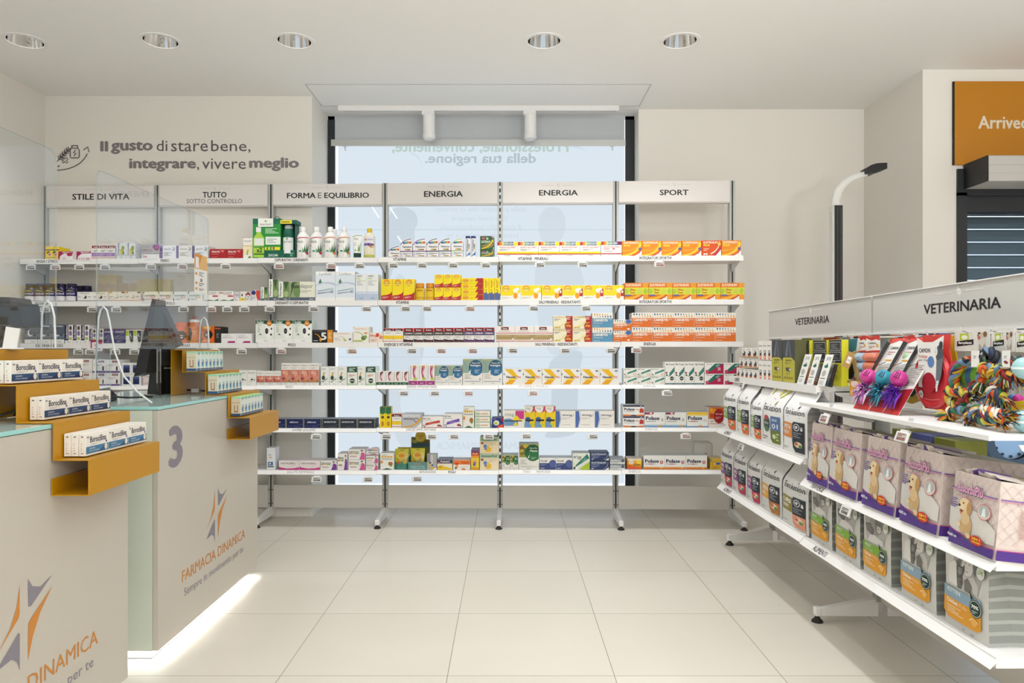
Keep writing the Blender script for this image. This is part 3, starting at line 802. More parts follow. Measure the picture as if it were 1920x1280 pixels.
D['sedi_tall'] = ('eeeae8', 'e6e2e0', [R('2c2b52', 0, .14, .45, 1), V(WH, 'Sedivitax', .1, .24, .36, .97, 1), E('5a4a3a', .72, .84, .18, .12), E('8a78a8', .72, .55, .2, .14), R('a5b846', .55, .2, .88, .32), R('efedea', 0, 0, 1, .16), T('777777', 'aboca', .3, .05, .7, .11)])
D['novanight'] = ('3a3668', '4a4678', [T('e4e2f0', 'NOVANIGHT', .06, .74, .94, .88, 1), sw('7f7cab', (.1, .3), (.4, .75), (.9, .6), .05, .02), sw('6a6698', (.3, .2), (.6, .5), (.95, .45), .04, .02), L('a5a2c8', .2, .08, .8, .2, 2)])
D['moon_lime'] = ('f0efec', WH, [P('2a2f3a', (.45, .95), (1, .95), (1, .2), (.7, .0), (.5, .4)), E('f0efec', .7, .65, .14, .14), E('2a2f3a', .77, .68, .12, .12), R('b9cf3a', .0, .55, .4, .95), sw('b9cf3a', (.45, .35), (.6, .05), (.95, .05), .06, .04)])
D['omega'] = ('f0eeee', 'eae8e8', [T('9a949a', 'OmegaPlus', .08, .78, .6, .9), L('bbb6b8', .08, .5, .85, .72, 4), P('a8226c', (.38, .0), (.92, .0), (.92, .2), (.5, .2))])
D['herb_magenta'] = D['omega']
D['zero'] = ('e6ebe2', 'cfd6cf', [P('1f4a35', (0, 1), (1, 1), (1, .86), (.6, .82), (.3, .88), (0, .84)), T('e8efe6', 'ZeroMed', .05, .88, .42, .97, 1), L('b0b6ac', .08, .74, .4, .82, 2), V('b9a79c', 'aqua', .1, .45, .28, .7), E('f4f3ee', .72, .52, .24, .34), E('26242b', .6, .52, .09, .13), E('57555c', .6, .52, .05, .05), E('d58028', .74, .86, .14, .125), T('f4e3c8', 'new', .66, .83, .82, .89, 1), E('2c2a30', .86, .62, .04, .05), E('2c2a30', .84, .36, .05, .05), P('33402f', (.14, .3), (.22, .36), (.34, .32), (.26, .42)), R('f0eeeb', 0, 0, 1, .16), T('777777', 'aboca', .45, .05, .65, .1)])
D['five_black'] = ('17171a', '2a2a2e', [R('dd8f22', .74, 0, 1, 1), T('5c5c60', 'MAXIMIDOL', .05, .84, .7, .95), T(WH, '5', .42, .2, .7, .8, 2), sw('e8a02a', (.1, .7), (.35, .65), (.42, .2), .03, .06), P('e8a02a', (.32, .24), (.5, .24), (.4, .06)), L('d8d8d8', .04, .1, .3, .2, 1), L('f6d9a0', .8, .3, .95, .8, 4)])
D['arrow_green'] = ('ece8e2', 'e6e1da', [T('d8a48c', 'MAXIMIDOL', .06, .8, .85, .94, -1), sw('98bb46', (.28, .62), (.55, .6), (.6, .25), .02, .05), P('98bb46', (.5, .3), (.7, .26), (.64, .1)), E('5a5a98', .86, .32, .06, .1), L('c4beb8', .06, .2, .4, .5, 4)])
D['olive_green'] = ('ece8df', 'e6e2da', [T('d8b0a0', 'MAXIMIDOL', .1, .8, .9, .92, -1), P('e3c83a', (0, .88), (.1, 1), (0, 1)), sw('98bb46', (.1, .65), (.5, .7), (.62, .4), .03, .05), R('9dbb40', 0, .06, .6, .14), E('63813a', .66, .28, .16, .14), E('7f9a48', .78, .36, .1, .1), E('d9772f', .8, .6, .12, .04)])
D['kilo_orange'] = ('f0ddcf', 'ecd9cc', [T('c0554a', 'kilocal', .06, .6, .65, .85, 1), sw('dd8f5a', (.4, .5), (.8, .9), (1, .5), .06, .1), E('c7423a', .6, .75, .12, .2), E('d77b4a', .85, .5, .12, .14), L('c8a08f', .1, .1, .7, .35, 3)])
D['swisse_yellow'] = (WH, 'e7c9a0', swisse(0, 0)[:1] + [P('1c1216', (.1, .8), (.9, .8), (.94, .88), (.9, .96), (.1, .96), (.06, .88)), T(WH, 'Swisse', .2, .82, .8, .94, 1), T('666666', 'VITAMINA C', .15, .62, .85, .7), R('efc92c', 0, .22, 1, .48), R('c3434a', 0, .06, 1, .1)])
def sw_uomo(c, s):
    return ('e7e2df', '8a3038', [R('c3232b', 0, .75, 1, 1), P('1c1216', (.12, .79), (.88, .79), (.92, .87), (.88, .95), (.12, .95), (.08, .87)), T(WH, 'Swisse', .22, .81, .78, .93, 1), R(c, 0, .48, 1, .75), T(WH, s, .1, .55, .9, .68, 1), L('b5b0ae', .12, .28, .85, .44, 3), P(c, (0, 0), (1, 0), (1, .2), (.5, .16), (0, .22)), L('c04a52', .1, .04, .9, .09, 1), E('e9e5e2', .84, .22, .1, .08)])
D['uomo'] = sw_uomo('1e1b1e', 'UOMO')
D['uomo50'] = sw_uomo('1e1b1e', 'UOMO 50+')
D['donna'] = sw_uomo('433064', 'DONNA 50+')
D['swisse_gold'] = ('ece7e1', 'e6e1da', [R('c3232b', .27, .76, .67, .95), P('1c1216', (.3, .78), (.64, .78), (.66, .855), (.64, .93), (.3, .93), (.28, .855)), T(WH, 'Swisse', .34, .8, .6, .91, 1), L('bbb4ac', .15, .64, .85, .72, 1), R('cf4a44', 0, .54, 1, .58), R('ab9263', 0, .14, 1, .46), L('cdbd97', .1, .36, .9, .42, 1), E('e4ddd2', .9, .14, .06, .1), R('c3434a', 0, .03, 1, .07)])
D['banana_red'] = ('ece5c6', 'e6dfc4', [T('c8a94a', 'SUSTENIUM', .03, .84, .62, .97, 1), L('55629a', .05, .64, .4, .8, 2), sw('e2d28a', (.1, .1), (.5, .2), (.62, .6), .1, .05), E('d9b02a', .08, .1, .03, .06), E('b58a2a', .16, .1, .03, .06), E('d9b02a', .24, .1, .03, .06), E('b58a2a', .32, .1, .03, .06), P('ac2226', (.64, 1), (1, 1), (1, 0), (.62, 0), (.58, .3), (.68, .5), (.7, .75)), L('f2d9d0', .7, .72, .94, .95, 3), T('efc02c', '1996', .64, .12, .92, .32, 1), L('e0b03a', .68, .38, .92, .54, 2)])
def carni(c, dots1, dots2):
    p = [R(c, 0, 0, 1, .64)]
    for k in range(7):
        s = 1 - .1 * k
        p.append(E(dots1, .1 + .13 * k, .9, .038 * s, .07 * s)); p.append(E(dots2, .9 - .13 * k, .76, .038 * s, .07 * s))
    return ('eee9dc', c, p + [T('f4ede0', 'CARNIDYN', .05, .4, .75, .6, 2), T('f4ede0', 'PLUS', .8, .5, .95, .58), T('f4ede0', 'Per rimettersi in forma', .06, .26, .5, .34), L('f0cfae' if c[0] == 'd' else 'b9d0de', .06, .06, .4, .12, 1)])
D['carni_blue'] = carni('5a93b5', 'd9942f', '3d5f94')
D['carni_orange'] = carni('dd6f26', '3d5f94', 'e0a02c')
D['carni_small'] = (D['carni_orange'][0], D['carni_orange'][1], D['carni_orange'][2] + [E('3f66a5', .84, .84, .16, .2), E('f4ede0', .84, .14, .07, .07)])
D['fucus'] = ('eeece6', 'e8e5de', [T('5a5a58', 'FucusC', .1, .8, .9, .9), P('3a3a32', (.25, .36), (.45, .4), (.5, .5), (.6, .42), (.75, .46), (.6, .34)), E('6a7a6a', .82, .36, .08, .04), L('bbbbb5', .2, .22, .8, .3, 2), T('888888', 'aboca', .1, .05, .4, .1)])
D['adi_small'] = ('ece8e2', 'e6e1da', [R('c9695a', 0, .22, 1, .66), E('dc9a84', .3, .45, .2, .14), E('e3b49c', .7, .5, .2, .12), E('a83a3c', .22, .38, .12, .1), R('4a5a48', 0, .2, 1, .23), T('888680', 'Adiprox', .1, .8, .9, .9), T('888888', 'aboca', .4, .06, .9, .14)])
D['adi_tall'] = ('ece8e2', 'e6e1da', [R('c97663', 0, .14, 1, .7), E('e0a08a', .55, .5, .2, .16), E('d68d78', .7, .35, .25, .12), E('dcae96', .3, .58, .18, .08), E('d18a4a', .7, .2, .3, .05), E('8a2f38', .22, .3, .14, .05), T('6a6560', 'Adiprox', .08, .86, .92, .94), L('c0b8b2', .15, .74, .8, .82, 2), R('4a5a48', 0, .13, 1, .15), E('55754a', .85, .2, .1, .03), T('888888', 'aboca', .3, .04, .7, .09)])
D['liver_green'] = ('e8e9e4', 'e2e3de', [T('8f938c', 'ZeroMed', .05, .84, .6, .93), P('d9983a', (.12, .3), (.35, .72), (.5, .7), (.34, .45), (.4, .3)), E('2f4c3a', .32, .4, .2, .12), P('3f6b45', (.1, .16), (.9, .42), (.7, .3), (.3, .2)), P('2f6b48', (0, .17), (.3, .22), (.4, .17)), R('f1efec', 0, 0, 1, .15), T('888888', 'aboca', .4, .04, .8, .1)])
D['green_head'] = ('e6e8e0', '2a5a40', [R('1d4a36', 0, .7, 1, 1), L('e6ede6', .15, .74, .9, .95, 3), L('d0603f', .15, .46, .85, .58, 2), E('24302c', .5, .24, .26, .13), R('e6e8e0', .3, .22, .7, .26), R('b5cfae', 0, 0, 1, .1)])
def imm(c, c2):
    return ('ece8e6', 'e6e2e0', [R(c, 0, 0, 1, .2), V('8a8486', 'Immunomix', .1, .3, .28, .95), P(c2, (.5, .95), (.85, .95), (.6, .6), (.85, .3), (.6, .3), (.45, .6)), sw('d9a8a8', (.9, .9), (.6, .6), (.85, .3), .1, .05), T(WH, 'aboca', .3, .06, .7, .13)])
D['imm_small'] = (*imm('275a3c', 'c07a80')[:2], imm('275a3c', 'c07a80')[2] + [P('3a3a3a', (.7, .98), (.95, .98), (.55, .68), (.5, .78))])
D['imm_tall'] = (*imm('a03a7c', 'b04a72')[:2], imm('a03a7c', 'b04a72')[2] + [E('c98a3a', .68, .9, .16, .05), R('b2c04a', .55, .24, .95, .36)])
def mix(c):
    return ('e9e6df', 'c2c8c6', [R('8fa79a', 0, .46, 1, 1), E(c, .66, .66, .36, .31), E('2f6a94', .66, .56, .33, .2), sw('c8b04a', (.05, .98), (.3, .98), (.4, .9), .04, .02), sw('7d9a88', (.02, .9), (.2, .8), (.15, .6), .05, .03), T('e8eef0', 'Natura Mix', .46, .82, .9, .88), T(WH, 'Sostegno', .38, .7, .92, .8, 1), L('a9c0d0', .6, .45, .9, .6, 3), P('e8eef0', (.3, .48), (.42, .6), (.38, .44)), L('b8b2a8', .08, .24, .55, .42, 3), R('7a8aa8', .08, .13, .92, .15), E('55534f', .88, .22, .03, .03), T('888888', 'aboca', .45, .04, .6, .09)])
D['mix_blue'] = mix('23536e')
D['mente'] = ('e9e6df', 'b9c4b8', [R('93974a', 0, .48, 1, 1), E('7d5a30', .2, .85, .18, .1), E('c2a83a', .35, .92, .15, .08), E('a8483a', .12, .62, .06, .05), E('5f7a32', .3, .7, .16, .12), E('bdb24a', .15, .74, .1, .06), E('1d5a34', .7, .66, .4, .33), E('2c6e40', .72, .55, .36, .2), T('e8eee6', 'Natura Mix', .54, .82, .92, .87), T(WH, 'Mente', .56, .7, .94, .78, 1), P('e8eee6', (.42, .44), (.55, .6), (.5, .46)), L('9ac09a', .6, .4, .92, .5, 2), L('b8b2a8', .08, .2, .4, .4, 4), R('8a9a78', .08, .11, .92, .125), T('888888', 'aboca', .4, .03, .6, .08)])
D['neovis'] = ('ece8e2', 'e6e1da', [P('e8b81f', (.05, .98), (.45, .98), (.78, .5), (.5, .5)), P('e6a41c', (.05, .02), (.45, .02), (.72, .42), (.42, .42)), P('f2d445', (.1, .3), (.62, .3), (.7, .38), (.4, .4)), T('2a2c5a', 'Neovis', .14, .41, .64, .56, 2), T('d9602c', 'TRES', .66, .42, .92, .54, 1), E('7d88a8', .85, .88, .08, .06), R('2f7a8a', 0, .6, .05, .72)])
def beto(c, c2, c3):
    return ('ebe9e2', 'dfded8', [T('33383a', 'Be-Total', .06, .83, .5, .95, 1), P(c, (.22, .22), (.32, .48), (.94, .9), (.98, .72), (.9, .6)), L(c3, .45, .52, .85, .66, 2), E('1f3a34', .1, .22, .05, .09), E('1f3a34', .2, .08, .05, .07), E('f0eee8', .2, .18, .07, .1)] + ([E(c2, .84, .24, .11, .15), E('ebe9e2', .84, .24, .07, .1)] if c2 else []))
D['beto'] = beto('2f7d6e', 'c8945a', '6fb0a0')
D['beto_tall'] = ('ebe9e2', 'd4dbd6', [T('2b3032', 'Be-Total', .08, .86, .92, .93, 1), P('2f7468', (.25, .38), (.42, .5), (.98, .78), (.98, .58), (.5, .36)), P('4a9182', (.5, .5), (.9, .7), (.9, .66), (.55, .47)), E('8a3038', .12, .52, .1, .04), E('1f3a34', .18, .42, .1, .04), E('f0eee8', .34, .44, .12, .05), E('26322e', .7, .27, .2, .09), R('ebe9e2', .58, .26, .82, .28), R('32555c', 0, 0, 1, .06), L('9ab0b0', .1, .01, .9, .05, 1)])
D['beto_red'] = (WH, 'e2dfda', [P('b01c4a', (0, 0), (1, 0), (1, .98), (.1, .1)), P('2c6a5e', (.14, .28), (.55, .95), (.98, .95), (.3, .18)), P('7fa89c', (.55, .75), (.75, .9), (.8, .75), (.62, .62)), T('8a3a4a', 'Be-Total', .1, .84, .4, .94), E('d24a6a', .12, .2, .08, .16), T('f0d0d8', '20', .68, .3, .84, .6, 1)])
D['daflon'] = ('1f2455', '9aa2aa', [R('8f9478', 0, 0, .03, 1), R('8f9478', .97, 0, 1, 1), T('dfe1ee', 'daflon', .2, .56, .55, .76, 1), T('dfe1ee', '500', .56, .56, .7, .72), sw('7a80b8', (.1, .2), (.5, .2), (.95, .4), .02, .02), L('6a70a8', .5, .06, .9, .14, 1)])
D['arvenum'] = ('262d3a', '9aa2aa', [R('8f9478', 0, 0, .03, 1), R('8f9478', .97, 0, 1, 1), T('dfe1e6', 'ARVENUM 500', .1, .58, .8, .76, 1), sw('6a7280', (.1, .2), (.5, .2), (.95, .4), .02, .02), L('7a8290', .4, .06, .9, .14, 1)])
D['supra_green'] = ('f0d41f', '3f6f4a', [R('2f6a45', 0, .7, 1, 1), P('3a7a50', (0, .7), (1, .7), (.5, .62)), E('5a4a2a', .5, .5, .28, .07), E('e09a2a', .5, .18, .32, .12), V('8a5a2a', 'supradyn', .36, .06, .66, .3, 1)])
D['sust_silver'] = ('bfbec2', 'cfced2', [T('f0eff2', 'SUSTENIUM', .04, .78, .88, .94, 1), T('46464e', 'IMMUNO', .08, .58, .6, .7, 2), E('6a6a78', .72, .55, .13, .16), E('d2d2d8', .72, .55, .09, .11), T('46464e', 'C', .68, .47, .76, .62, 2), P('efece4', (.7, 0), (1, 0), (1, .4)), sw('d9a12c', (.05, .04), (.7, .02), (.92, .66), .08, .1), P('d9a12c', (.84, .6), (.97, .76), (1, .56))])
def betos(c, c2):
    return (WH, 'd9d4d4', [T('2b3032', 'Be-Total', .04, .78, .36, .9, 1), L(c, .04, .66, .5, .72, 1), P(c, (.12, .2), (.16, .42), (.82, .68), (.86, .46)), L(c2, .3, .36, .7, .46, 1), E('1f2a2a', .06, .2, .025, .06), E('1f2a2a', .12, .1, .025, .06), E('a8434a', .8, .2, .1, .09), E('4a6a3a', .9, .14, .05, .05), R(c, 0, 0, 1, .04)])
D['beto_strip_red'] = betos('c0443c', 'd98a80')
D['beto_strip_purple'] = betos('7a55b5', 'a88fd4')
D['immunomix'] = ('ebe8df', 'c9cdc6', [L('8a8a80', .12, .84, .6, .92, 2), E('d9a82c', .16, .78, .1, .05), E('d9a82c', .38, .78, .1, .05), E('d9a82c', .6, .78, .1, .05), E('d9a82c', .82, .78, .1, .05), T('4a5a50', 'IMMUNOMIX', .1, .6, .92, .68), E('dd8f45', .1, .46, .1, .09), E('a8703a', .76, .36, .18, .12), E('6f8a3a', .8, .26, .1, .06), P('2f6a45', (.1, 0), (.5, .1), (.95, 0))])
D['flat_orange'] = ('ebe8df', 'e0ddd6', [E('cfd8c0', .2, .5, .16, .44), T('3f7a6a', 'okare', .1, .4, .32, .6, 1), T('d98a2f', 'carotene', .38, .36, .84, .66, 1), R('3f8a55', 0, 0, .03, 1), R('3f8a55', .97, 0, 1, 1), R('3f8a55', 0, 0, 1, .06)])
D['blue_sun'] = ('26357a', '5a6478', [E('dfe6d2', .4, .5, .26, .26), E('a8c43a', .36, .46, .14, .14), P('d24a32', (.4, 0), (1, 0), (1, .4), (.6, .25)), P('b02338', (.75, 1), (1, 1), (1, .6)), L('aab4dc', .06, .84, .4, .92, 1)])
D['mag_wide'] = ('e8e4da', 'e2ded4', [R('d03a86', .58, .5, 1, 1), P('e8cf2c', (.4, .4), (.6, .78), (.8, .5), (.95, .4)), P('6f94bd', (0, .5), (.3, .55), (.5, .42), (.4, .38), (0, .38)), R('6f94bd', 0, .1, .7, .36), P('e8cf2c', (.45, .14), (.6, .34), (.7, .1)), R('2a2a30', 0, .36, .9, .42), T('8f8b84', 'mag', .06, .62, .5, .82, -1), T('6a666a', '2', .54, .72, .64, .92, 1), R('e8e4da', .7, .0, 1, .36)])
D['mag_tall'] = ('e9c922', 'e6e2d8', [R('cf3a72', 0, .72, 1, 1), E('ece8e0', .42, .96, .46, .26), P('e9c922', (0, .72), (.3, .68), (.7, .7), (1, .78), (1, .6), (0, .6)), T('a09c94', 'mag', .12, .8, .58, .94, -1), T('55505a', '2', .76, .82, .9, .98, 1), E('3f5f92', .32, .36, .28, .14), R('20242e', .1, .3, .9, .38), P('6f94bd', (0, 0), (.7, 0), (.5, .2), (.2, .3), (0, .26)), P('b8c93a', (.6, .1), (.8, .24), (.86, .08))])
D['ultramag'] = ('ebe7e1', 'e2ded8', [P('4a68a8', (0, 0), (.12, 0), (.22, .5), (.18, 1), (0, 1)), sw('8fa3c8', (.15, 0), (.3, .5), (.22, 1), .02, .02), T('4a4a62', 'ultramag', .32, .68, .84, .82, 1), sw('4a4a62', (.7, .68), (.95, .66), (.92, .84), .02, .01), L('b5b0ac', .3, .5, .8, .6, 2), L('c4bfba', .3, .14, .8, .22, 1)])
def pol(top, base, extra):
    return ('ecebe6', 'cfd2cf', [T('23254a', 'Polase', .05, .48, .72, .74, 2), L('9a98a0', .06, .34, .6, .44, 1)] + top + base + extra)
def pol_small(t, b, e):
    q = pol(t, b, e)
    return (q[0], q[1], [T('23254a', 'Polase', .05, .5, .55, .76, 2)] + q[2][1:])
D['polase_small'] = pol_small([R('20244a', 0, .86, 1, 1)], [P('d9722a', (0, 0), (1, 0), (1, .14), (.6, .1), (0, .14)), E('20304a', .5, .0, .14, .12)], [sw('cf5a3a', (.6, .55), (.66, .68), (.73, .55), .04, .06), R('b9c0c8', .82, .62, .9, .94), R('c03a35', .78, .3, .98, .56), E('c03a35', .88, .6, .1, .1)])
D['polase_blue'] = pol([P('b02a45', (.02, .86), (.4, .86), (.46, 1), (.02, 1)), R('33386a', 0, .86, .08, 1), E(WH, .3, .93, .06, .05)], [R('6f9cc4', 0, 0, 1, .1), R('a9c4d8', 0, .1, 1, .16), E('e0922c', .74, .07, .1, .06)], [E('33333a', .85, .5, .04, .09), E('ecebe6', .85, .5, .025, .05)])
D['polase_yellow'] = pol([R('e8b92c', 0, .86, 1, 1), R('f0d878', 0, .76, 1, .86)], [R('6f94c4', 0, 0, 1, .08), E('d9822c', .64, .06, .1, .07)], [E('d8d6d2', .85, .46, .09, .1), R('d0503a', .2, .37, .4, .42)])
D['polase_sport'] = pol([], [R('d9822c', 0, 0, 1, .14), R('e8b070', 0, .14, 1, .18), R('c04a2a', 0, 0, 1, .03), E('f0b45a', .82, .1, .06, .05)], [P('c0443a', (.78, .62), (.92, .62), (.92, .46), (.85, .38), (.78, .46)), E('f2dcd4', .85, .52, .04, .05), R('cf3a2c', .26, .36, .4, .42)])
D['energia_red'] = ('e9e3dc', 'b5766a', [R('cf6224', 0, .42, 1, 1), E('e2932e', .3, .8, .26, .14), E('b83f20', .2, .6, .12, .1), E('e8a83a', .15, .9, .1, .07), E('9c1f26', .66, .56, .34, .36), T('f0d8d0', 'Energia', .46, .62, .92, .7, 1), L('d8968e', .44, .4, .84, .54, 2), R('c8434a', .04, .17, .96, .19), L('bab4ae', .1, .24, .4, .36, 2)])
D['white_tower'] = ('e6e9ec', 'd4d9dd', [R('d9922c', .3, .54, .6, .58), R('3f6fa8', .15, .2, .75, .36), R('e6e9ec', .3, .24, .5, .32), R('40444c', .1, .12, .85, .17), L('a8b0b8', .2, .62, .7, .72, 2)])
D['natalben'] = ('ece2e0', 'ddd2d2', [T('4a4648', 'NATALBEN', .1, .62, .78, .8, 0), P('c8448a', (0, 0), (1, 0), (1, .3), (.75, .18), (.4, .14), (.1, .26), (0, .34)), sw('d98ab0', (.6, .4), (.8, .5), (.86, .7), .02, .01), P('e8d0dc', (0, .34), (.1, .26), (.4, .14), (.75, .18), (1, .3), (1, .34), (.75, .22), (.4, .18), (.1, .3), (0, .38))])
def multi(c, hair='3a2a28'):
    return ('ebe8e4', 'c9c6c8', [T('2a2a34', 'Multicentrum', .05, .68, .64, .82, 1), R('b04a3a', .04, .56, .16, .64), R('d9a02c', .16, .56, .28, .64), R('c9c83a', .28, .56, .4, .64), R('5fa04a', .4, .56, .52, .64), R('3f8fa8', .52, .56, .62, .64), T('a8505a', 'MAMMA', .1, .24, .5, .36, 1), E(hair, .82, .84, .07, .1), E('e0b8a0', .82, .78, .05, .07), P(c, (.66, .0), (1, 0), (1, .5), (.92, .68), (.78, .68), (.76, .4)), E('e0b8a0', .74, .5, .07, .05)])
D['multi_purple'] = multi('7a3f94')
D['multi_pink'] = multi('cf5a94')
def cent(c, tag_):
    return ('eae8ea', 'd4d2d4', [R(c, 0, 0, 1, .12), V(c, 'multi', .05, .25, .13, .8, 1), T('33333c', 'Multicentrum', .22, .62, .9, .82, 1), T('55555c', tag_, .22, .42, .6, .54, 1), R('d9a02c', .4, .2, .56, .34), R('5fa04a', .56, .2, .72, .34), R('c8484a', .72, .2, .86, .34)])
for k_, c_ in (('purple', '5a2f78'), ('blue', '3a3f6a'), ('slate', '39434e'), ('lime', '8fb84a')):
    D['cent_' + k_] = cent(c_, 'DONNA')
D['green_3x'] = ('2f5a2f', '4a6a3a', [P('8a7a4a', (0, .3), (1, .6), (1, .3), (.6, .1)), sw('d9c02c', (.1, .12), (.7, .14), (.92, .72), .08, .1), P('d9c02c', (.8, .62), (.98, .8), (1, .55)), T('dfe8d8', 'SUSTENIUM', .08, .5, .74, .68, 1), E('b05a6a', .25, .84, .12, .1), T(WH, '3x', .45, .74, .62, .92, 2), P('c8a0b8', (.8, 1), (1, 1), (1, .8)), R(WH, .96, 0, 1, .2)])
D['imm_ped'] = ('ead9b8', 'c2c4bc', [R('a8bfa0', 0, .74, 1, 1), T('2f4a48', 'ImmunoPed', .1, .8, .88, .94, 1), E('8a4a48', .12, .64, .08, .08), E('5f86b8', .28, .44, .1, .12), E('5f86b8', .3, .28, .07, .08), P('e8b93a', (.3, .08), (.4, .4), (.62, .34), (.56, .08)), E('e8b93a', .44, .42, .06, .07), R('c4a884', .08, .66, .9, .68), L('c4b090', .5, .5, .88, .62, 2)])
D['polivit_blue'] = ('e9e2cc', '66707e', [R('343c66', 0, .62, 1, 1), T('e8dcc0', 'PolivitC', .22, .7, .86, .92, 1), E('c8556a', .1, .72, .06, .09), P('e6c32c', (0, 0), (1, 0), (1, .14), (.5, .3), (.3, .46), (.1, .3), (0, .34)), E('d9922c', .2, .3, .12, .12)])
D['polic_orange'] = ('ebe4da', 'c8b6b8', [R('e0782c', 0, .55, 1, 1), T('b03a2a', 'PoliC', .5, .64, .9, .86, 1), E('c03a30', .2, .62, .12, .12), P('e0a03a', (.08, .2), (.15, .5), (.3, .45), (.28, .16)), E('44507a', .15, .18, .06, .1), E('d9722a', .6, .0, .13, .16), L('c8c0b8', .4, .2, .9, .36, 2)])
D['kids_tower'] = ('e9cf3f', '7a6a8a', [R('6a4a7a', 0, .88, 1, 1), R('c03a3a', 0, .72, 1, .88), T('f0dc8a', 'Poli', .2, .76, .8, .85, 1), R('e89a3a', 0, .6, 1, .72), E('a86a9a', .45, .36, .22, .08), E('e9a06a', .5, .46, .16, .06), E('5a4a8a', .4, .26, .16, .06), P('d9a02c', (0, 0), (1, 0), (1, .12), (0, .16))])
D['sust_grey_tall'] = ('a9a8a8', 'b9b8b8', [R('8a8a90', .0, .5, .3, 1), V('e4e2de', 'SUSTENIUM', .4, .3, .62, .96, 1), E('6a6a8a', .3, .46, .14, .08), sw('d9b02c', (.1, .5), (.2, .1), (.95, .04), .08, .12), E('44507a', .55, .3, .1, .06), P(WH, (.5, 0), (1, 0), (1, .14))])
D['acutil'] = ('e6e4e0', 'c2c6ca', [R('3c4a7c', 0, 0, 1, .56), E('3a4474', .82, .48, .24, .36), E('55639a', .82, .48, .2, .3), T('44444c', 'Acutil', .06, .68, .46, .84, 1), L('9aa4cc', .06, .34, .5, .46, 2), T('e0e2ee', 'memo', .06, .08, .3, .16, 1)])
D['beto_plus'] = ('e2e6dc', 'b5bdb8', [P('a9c43a', (.3, 0), (1, 0), (1, .5)), P('d8dfc8', (0, .5), (.5, 0), (0, 0)), P('2c7566', (.1, .12), (.22, .32), (.86, .96), (.98, .7)), P('5f9f90', (.5, .5), (.75, .76), (.84, .66), (.6, .42)), T('2b3032', 'Be-Total', .06, .72, .5, .84, 1), T('33383a', 'PLUS', .3, .62, .5, .7, 2), E('23352f', .1, .1, .07, .07), E('f0eee8', .24, .1, .09, .09)])
D['memo_navy'] = ('2f3f66', '4a5568', [T('d4d8e2', 'SUSTENIUM', .06, .66, .84, .88, 1), T('8a98c0', 'MEMO', .06, .46, .5, .6, 1), L('aab4d4', .08, .26, .5, .4, 2), R('d4d8e2', .06, .08, .18, .18), P('e6e4dc', (.78, 0), (1, 0), (1, .3)), sw('8f9ab8', (.7, .1), (.92, .2), (.96, .8), .05, .03)])
D['brain_grey'] = ('aeb2b8', 'b6babf', [T('e6e8ec', 'BlueBrain', .06, .58, .64, .82, 1), E('50546a', .86, .6, .09, .26), R('7a7f88', 0, .86, 1, 1), R('d9d8d4', 0, 0, 1, .32), L('6a6a70', .08, .08, .6, .24, 1)])
D['action'] = ('e6a02c', 'd8cfc6', [P('d9622c', (0, 0), (1, 0), (1, .2), (.5, .3), (0, .5)), P('f2cc3a', (.5, 1), (1, 1), (1, .4), (.7, .5)), R('e8dcc8', 0, .86, 1, 1), E('e8ddd0', .28, .68, .2, .18), T('8a5a3a', 'supradyn', .14, .64, .42, .74), T('2a2a2a', 'ACTION', .44, .34, .92, .5, 2), R('c04a9a', 0, 0, .6, .05)])
D['sun_yellow'] = ('dfb63c', 'd9c9a0', [E('d98f2a', .34, .5, .2, .26), E('e8cf6a', .34, .5, .13, .18), E('4a6aa8', .6, .55, .18, .1), R('5f8fc4', 0, .7, .1, 1), L('9a7a2a', .1, .08, .7, .2, 2)])
D['swisse_white'] = (WH, 'e8e2e0', [R('8a2030', .3, .74, .72, .9), T(WH, 'Swisse', .36, .78, .66, .87, 1), L('a8a2a4', .12, .48, .8, .62, 2), R('e4dfdc', 0, 0, 1, .2)])
D['swisse_violet'] = ('efebec', 'e8e2e0', [R('6a2030', .42, .78, .86, .94), T(WH, 'Swisse', .48, .82, .8, .91, 1), L('a8a2a4', .1, .5, .8, .66, 2), R('5f4a8a', 0, 0, 1, .12), P('2a2430', (.72, .16), (.84, .16), (.84, .42), (.78, .54), (.72, .42))])
D['cream_jar'] = ('efefec', 'e6e6e4', [R('25305f', .16, .12, .86, .8), R('4a5a9a', .2, .6, .82, .74), E('1a2248', .5, .3, .28, .14), L('b0b4bc', .2, .84, .8, .94, 1)])
D['pink_script'] = ('ecdcda', 'e6d4d2', [T('6a6064', 'Climil', .06, .74, .42, .88), T('3a343c', 'Advance', .36, .42, .82, .6, 0), sw('b58a92', (.3, .4), (.6, .55), (.86, .72), .02, .01), L('c4b0b0', .06, .1, .6, .3, 3), E('e4c2c2', .84, .3, .12, .16)])
D['enerboost_orange'] = ('d9641f', 'd9803c', [P('17171a', (.12, .5), (.3, .72), (.75, .72), (.9, .5), (.75, .28), (.3, .28)), T('e6e2dc', 'iso', .3, .44, .6, .56, 1), R('e8b92c', .1, .84, .9, .96), E('c0303a', .8, .9, .1, .05), L('f0c8a0', .1, .06, .8, .2, 2)])
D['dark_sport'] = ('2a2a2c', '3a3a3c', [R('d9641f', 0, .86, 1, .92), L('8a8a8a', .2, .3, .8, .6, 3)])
D['noname_white'] = (WH, WH, [L('bbbbbb', .1, .2, .8, .8, 4)])

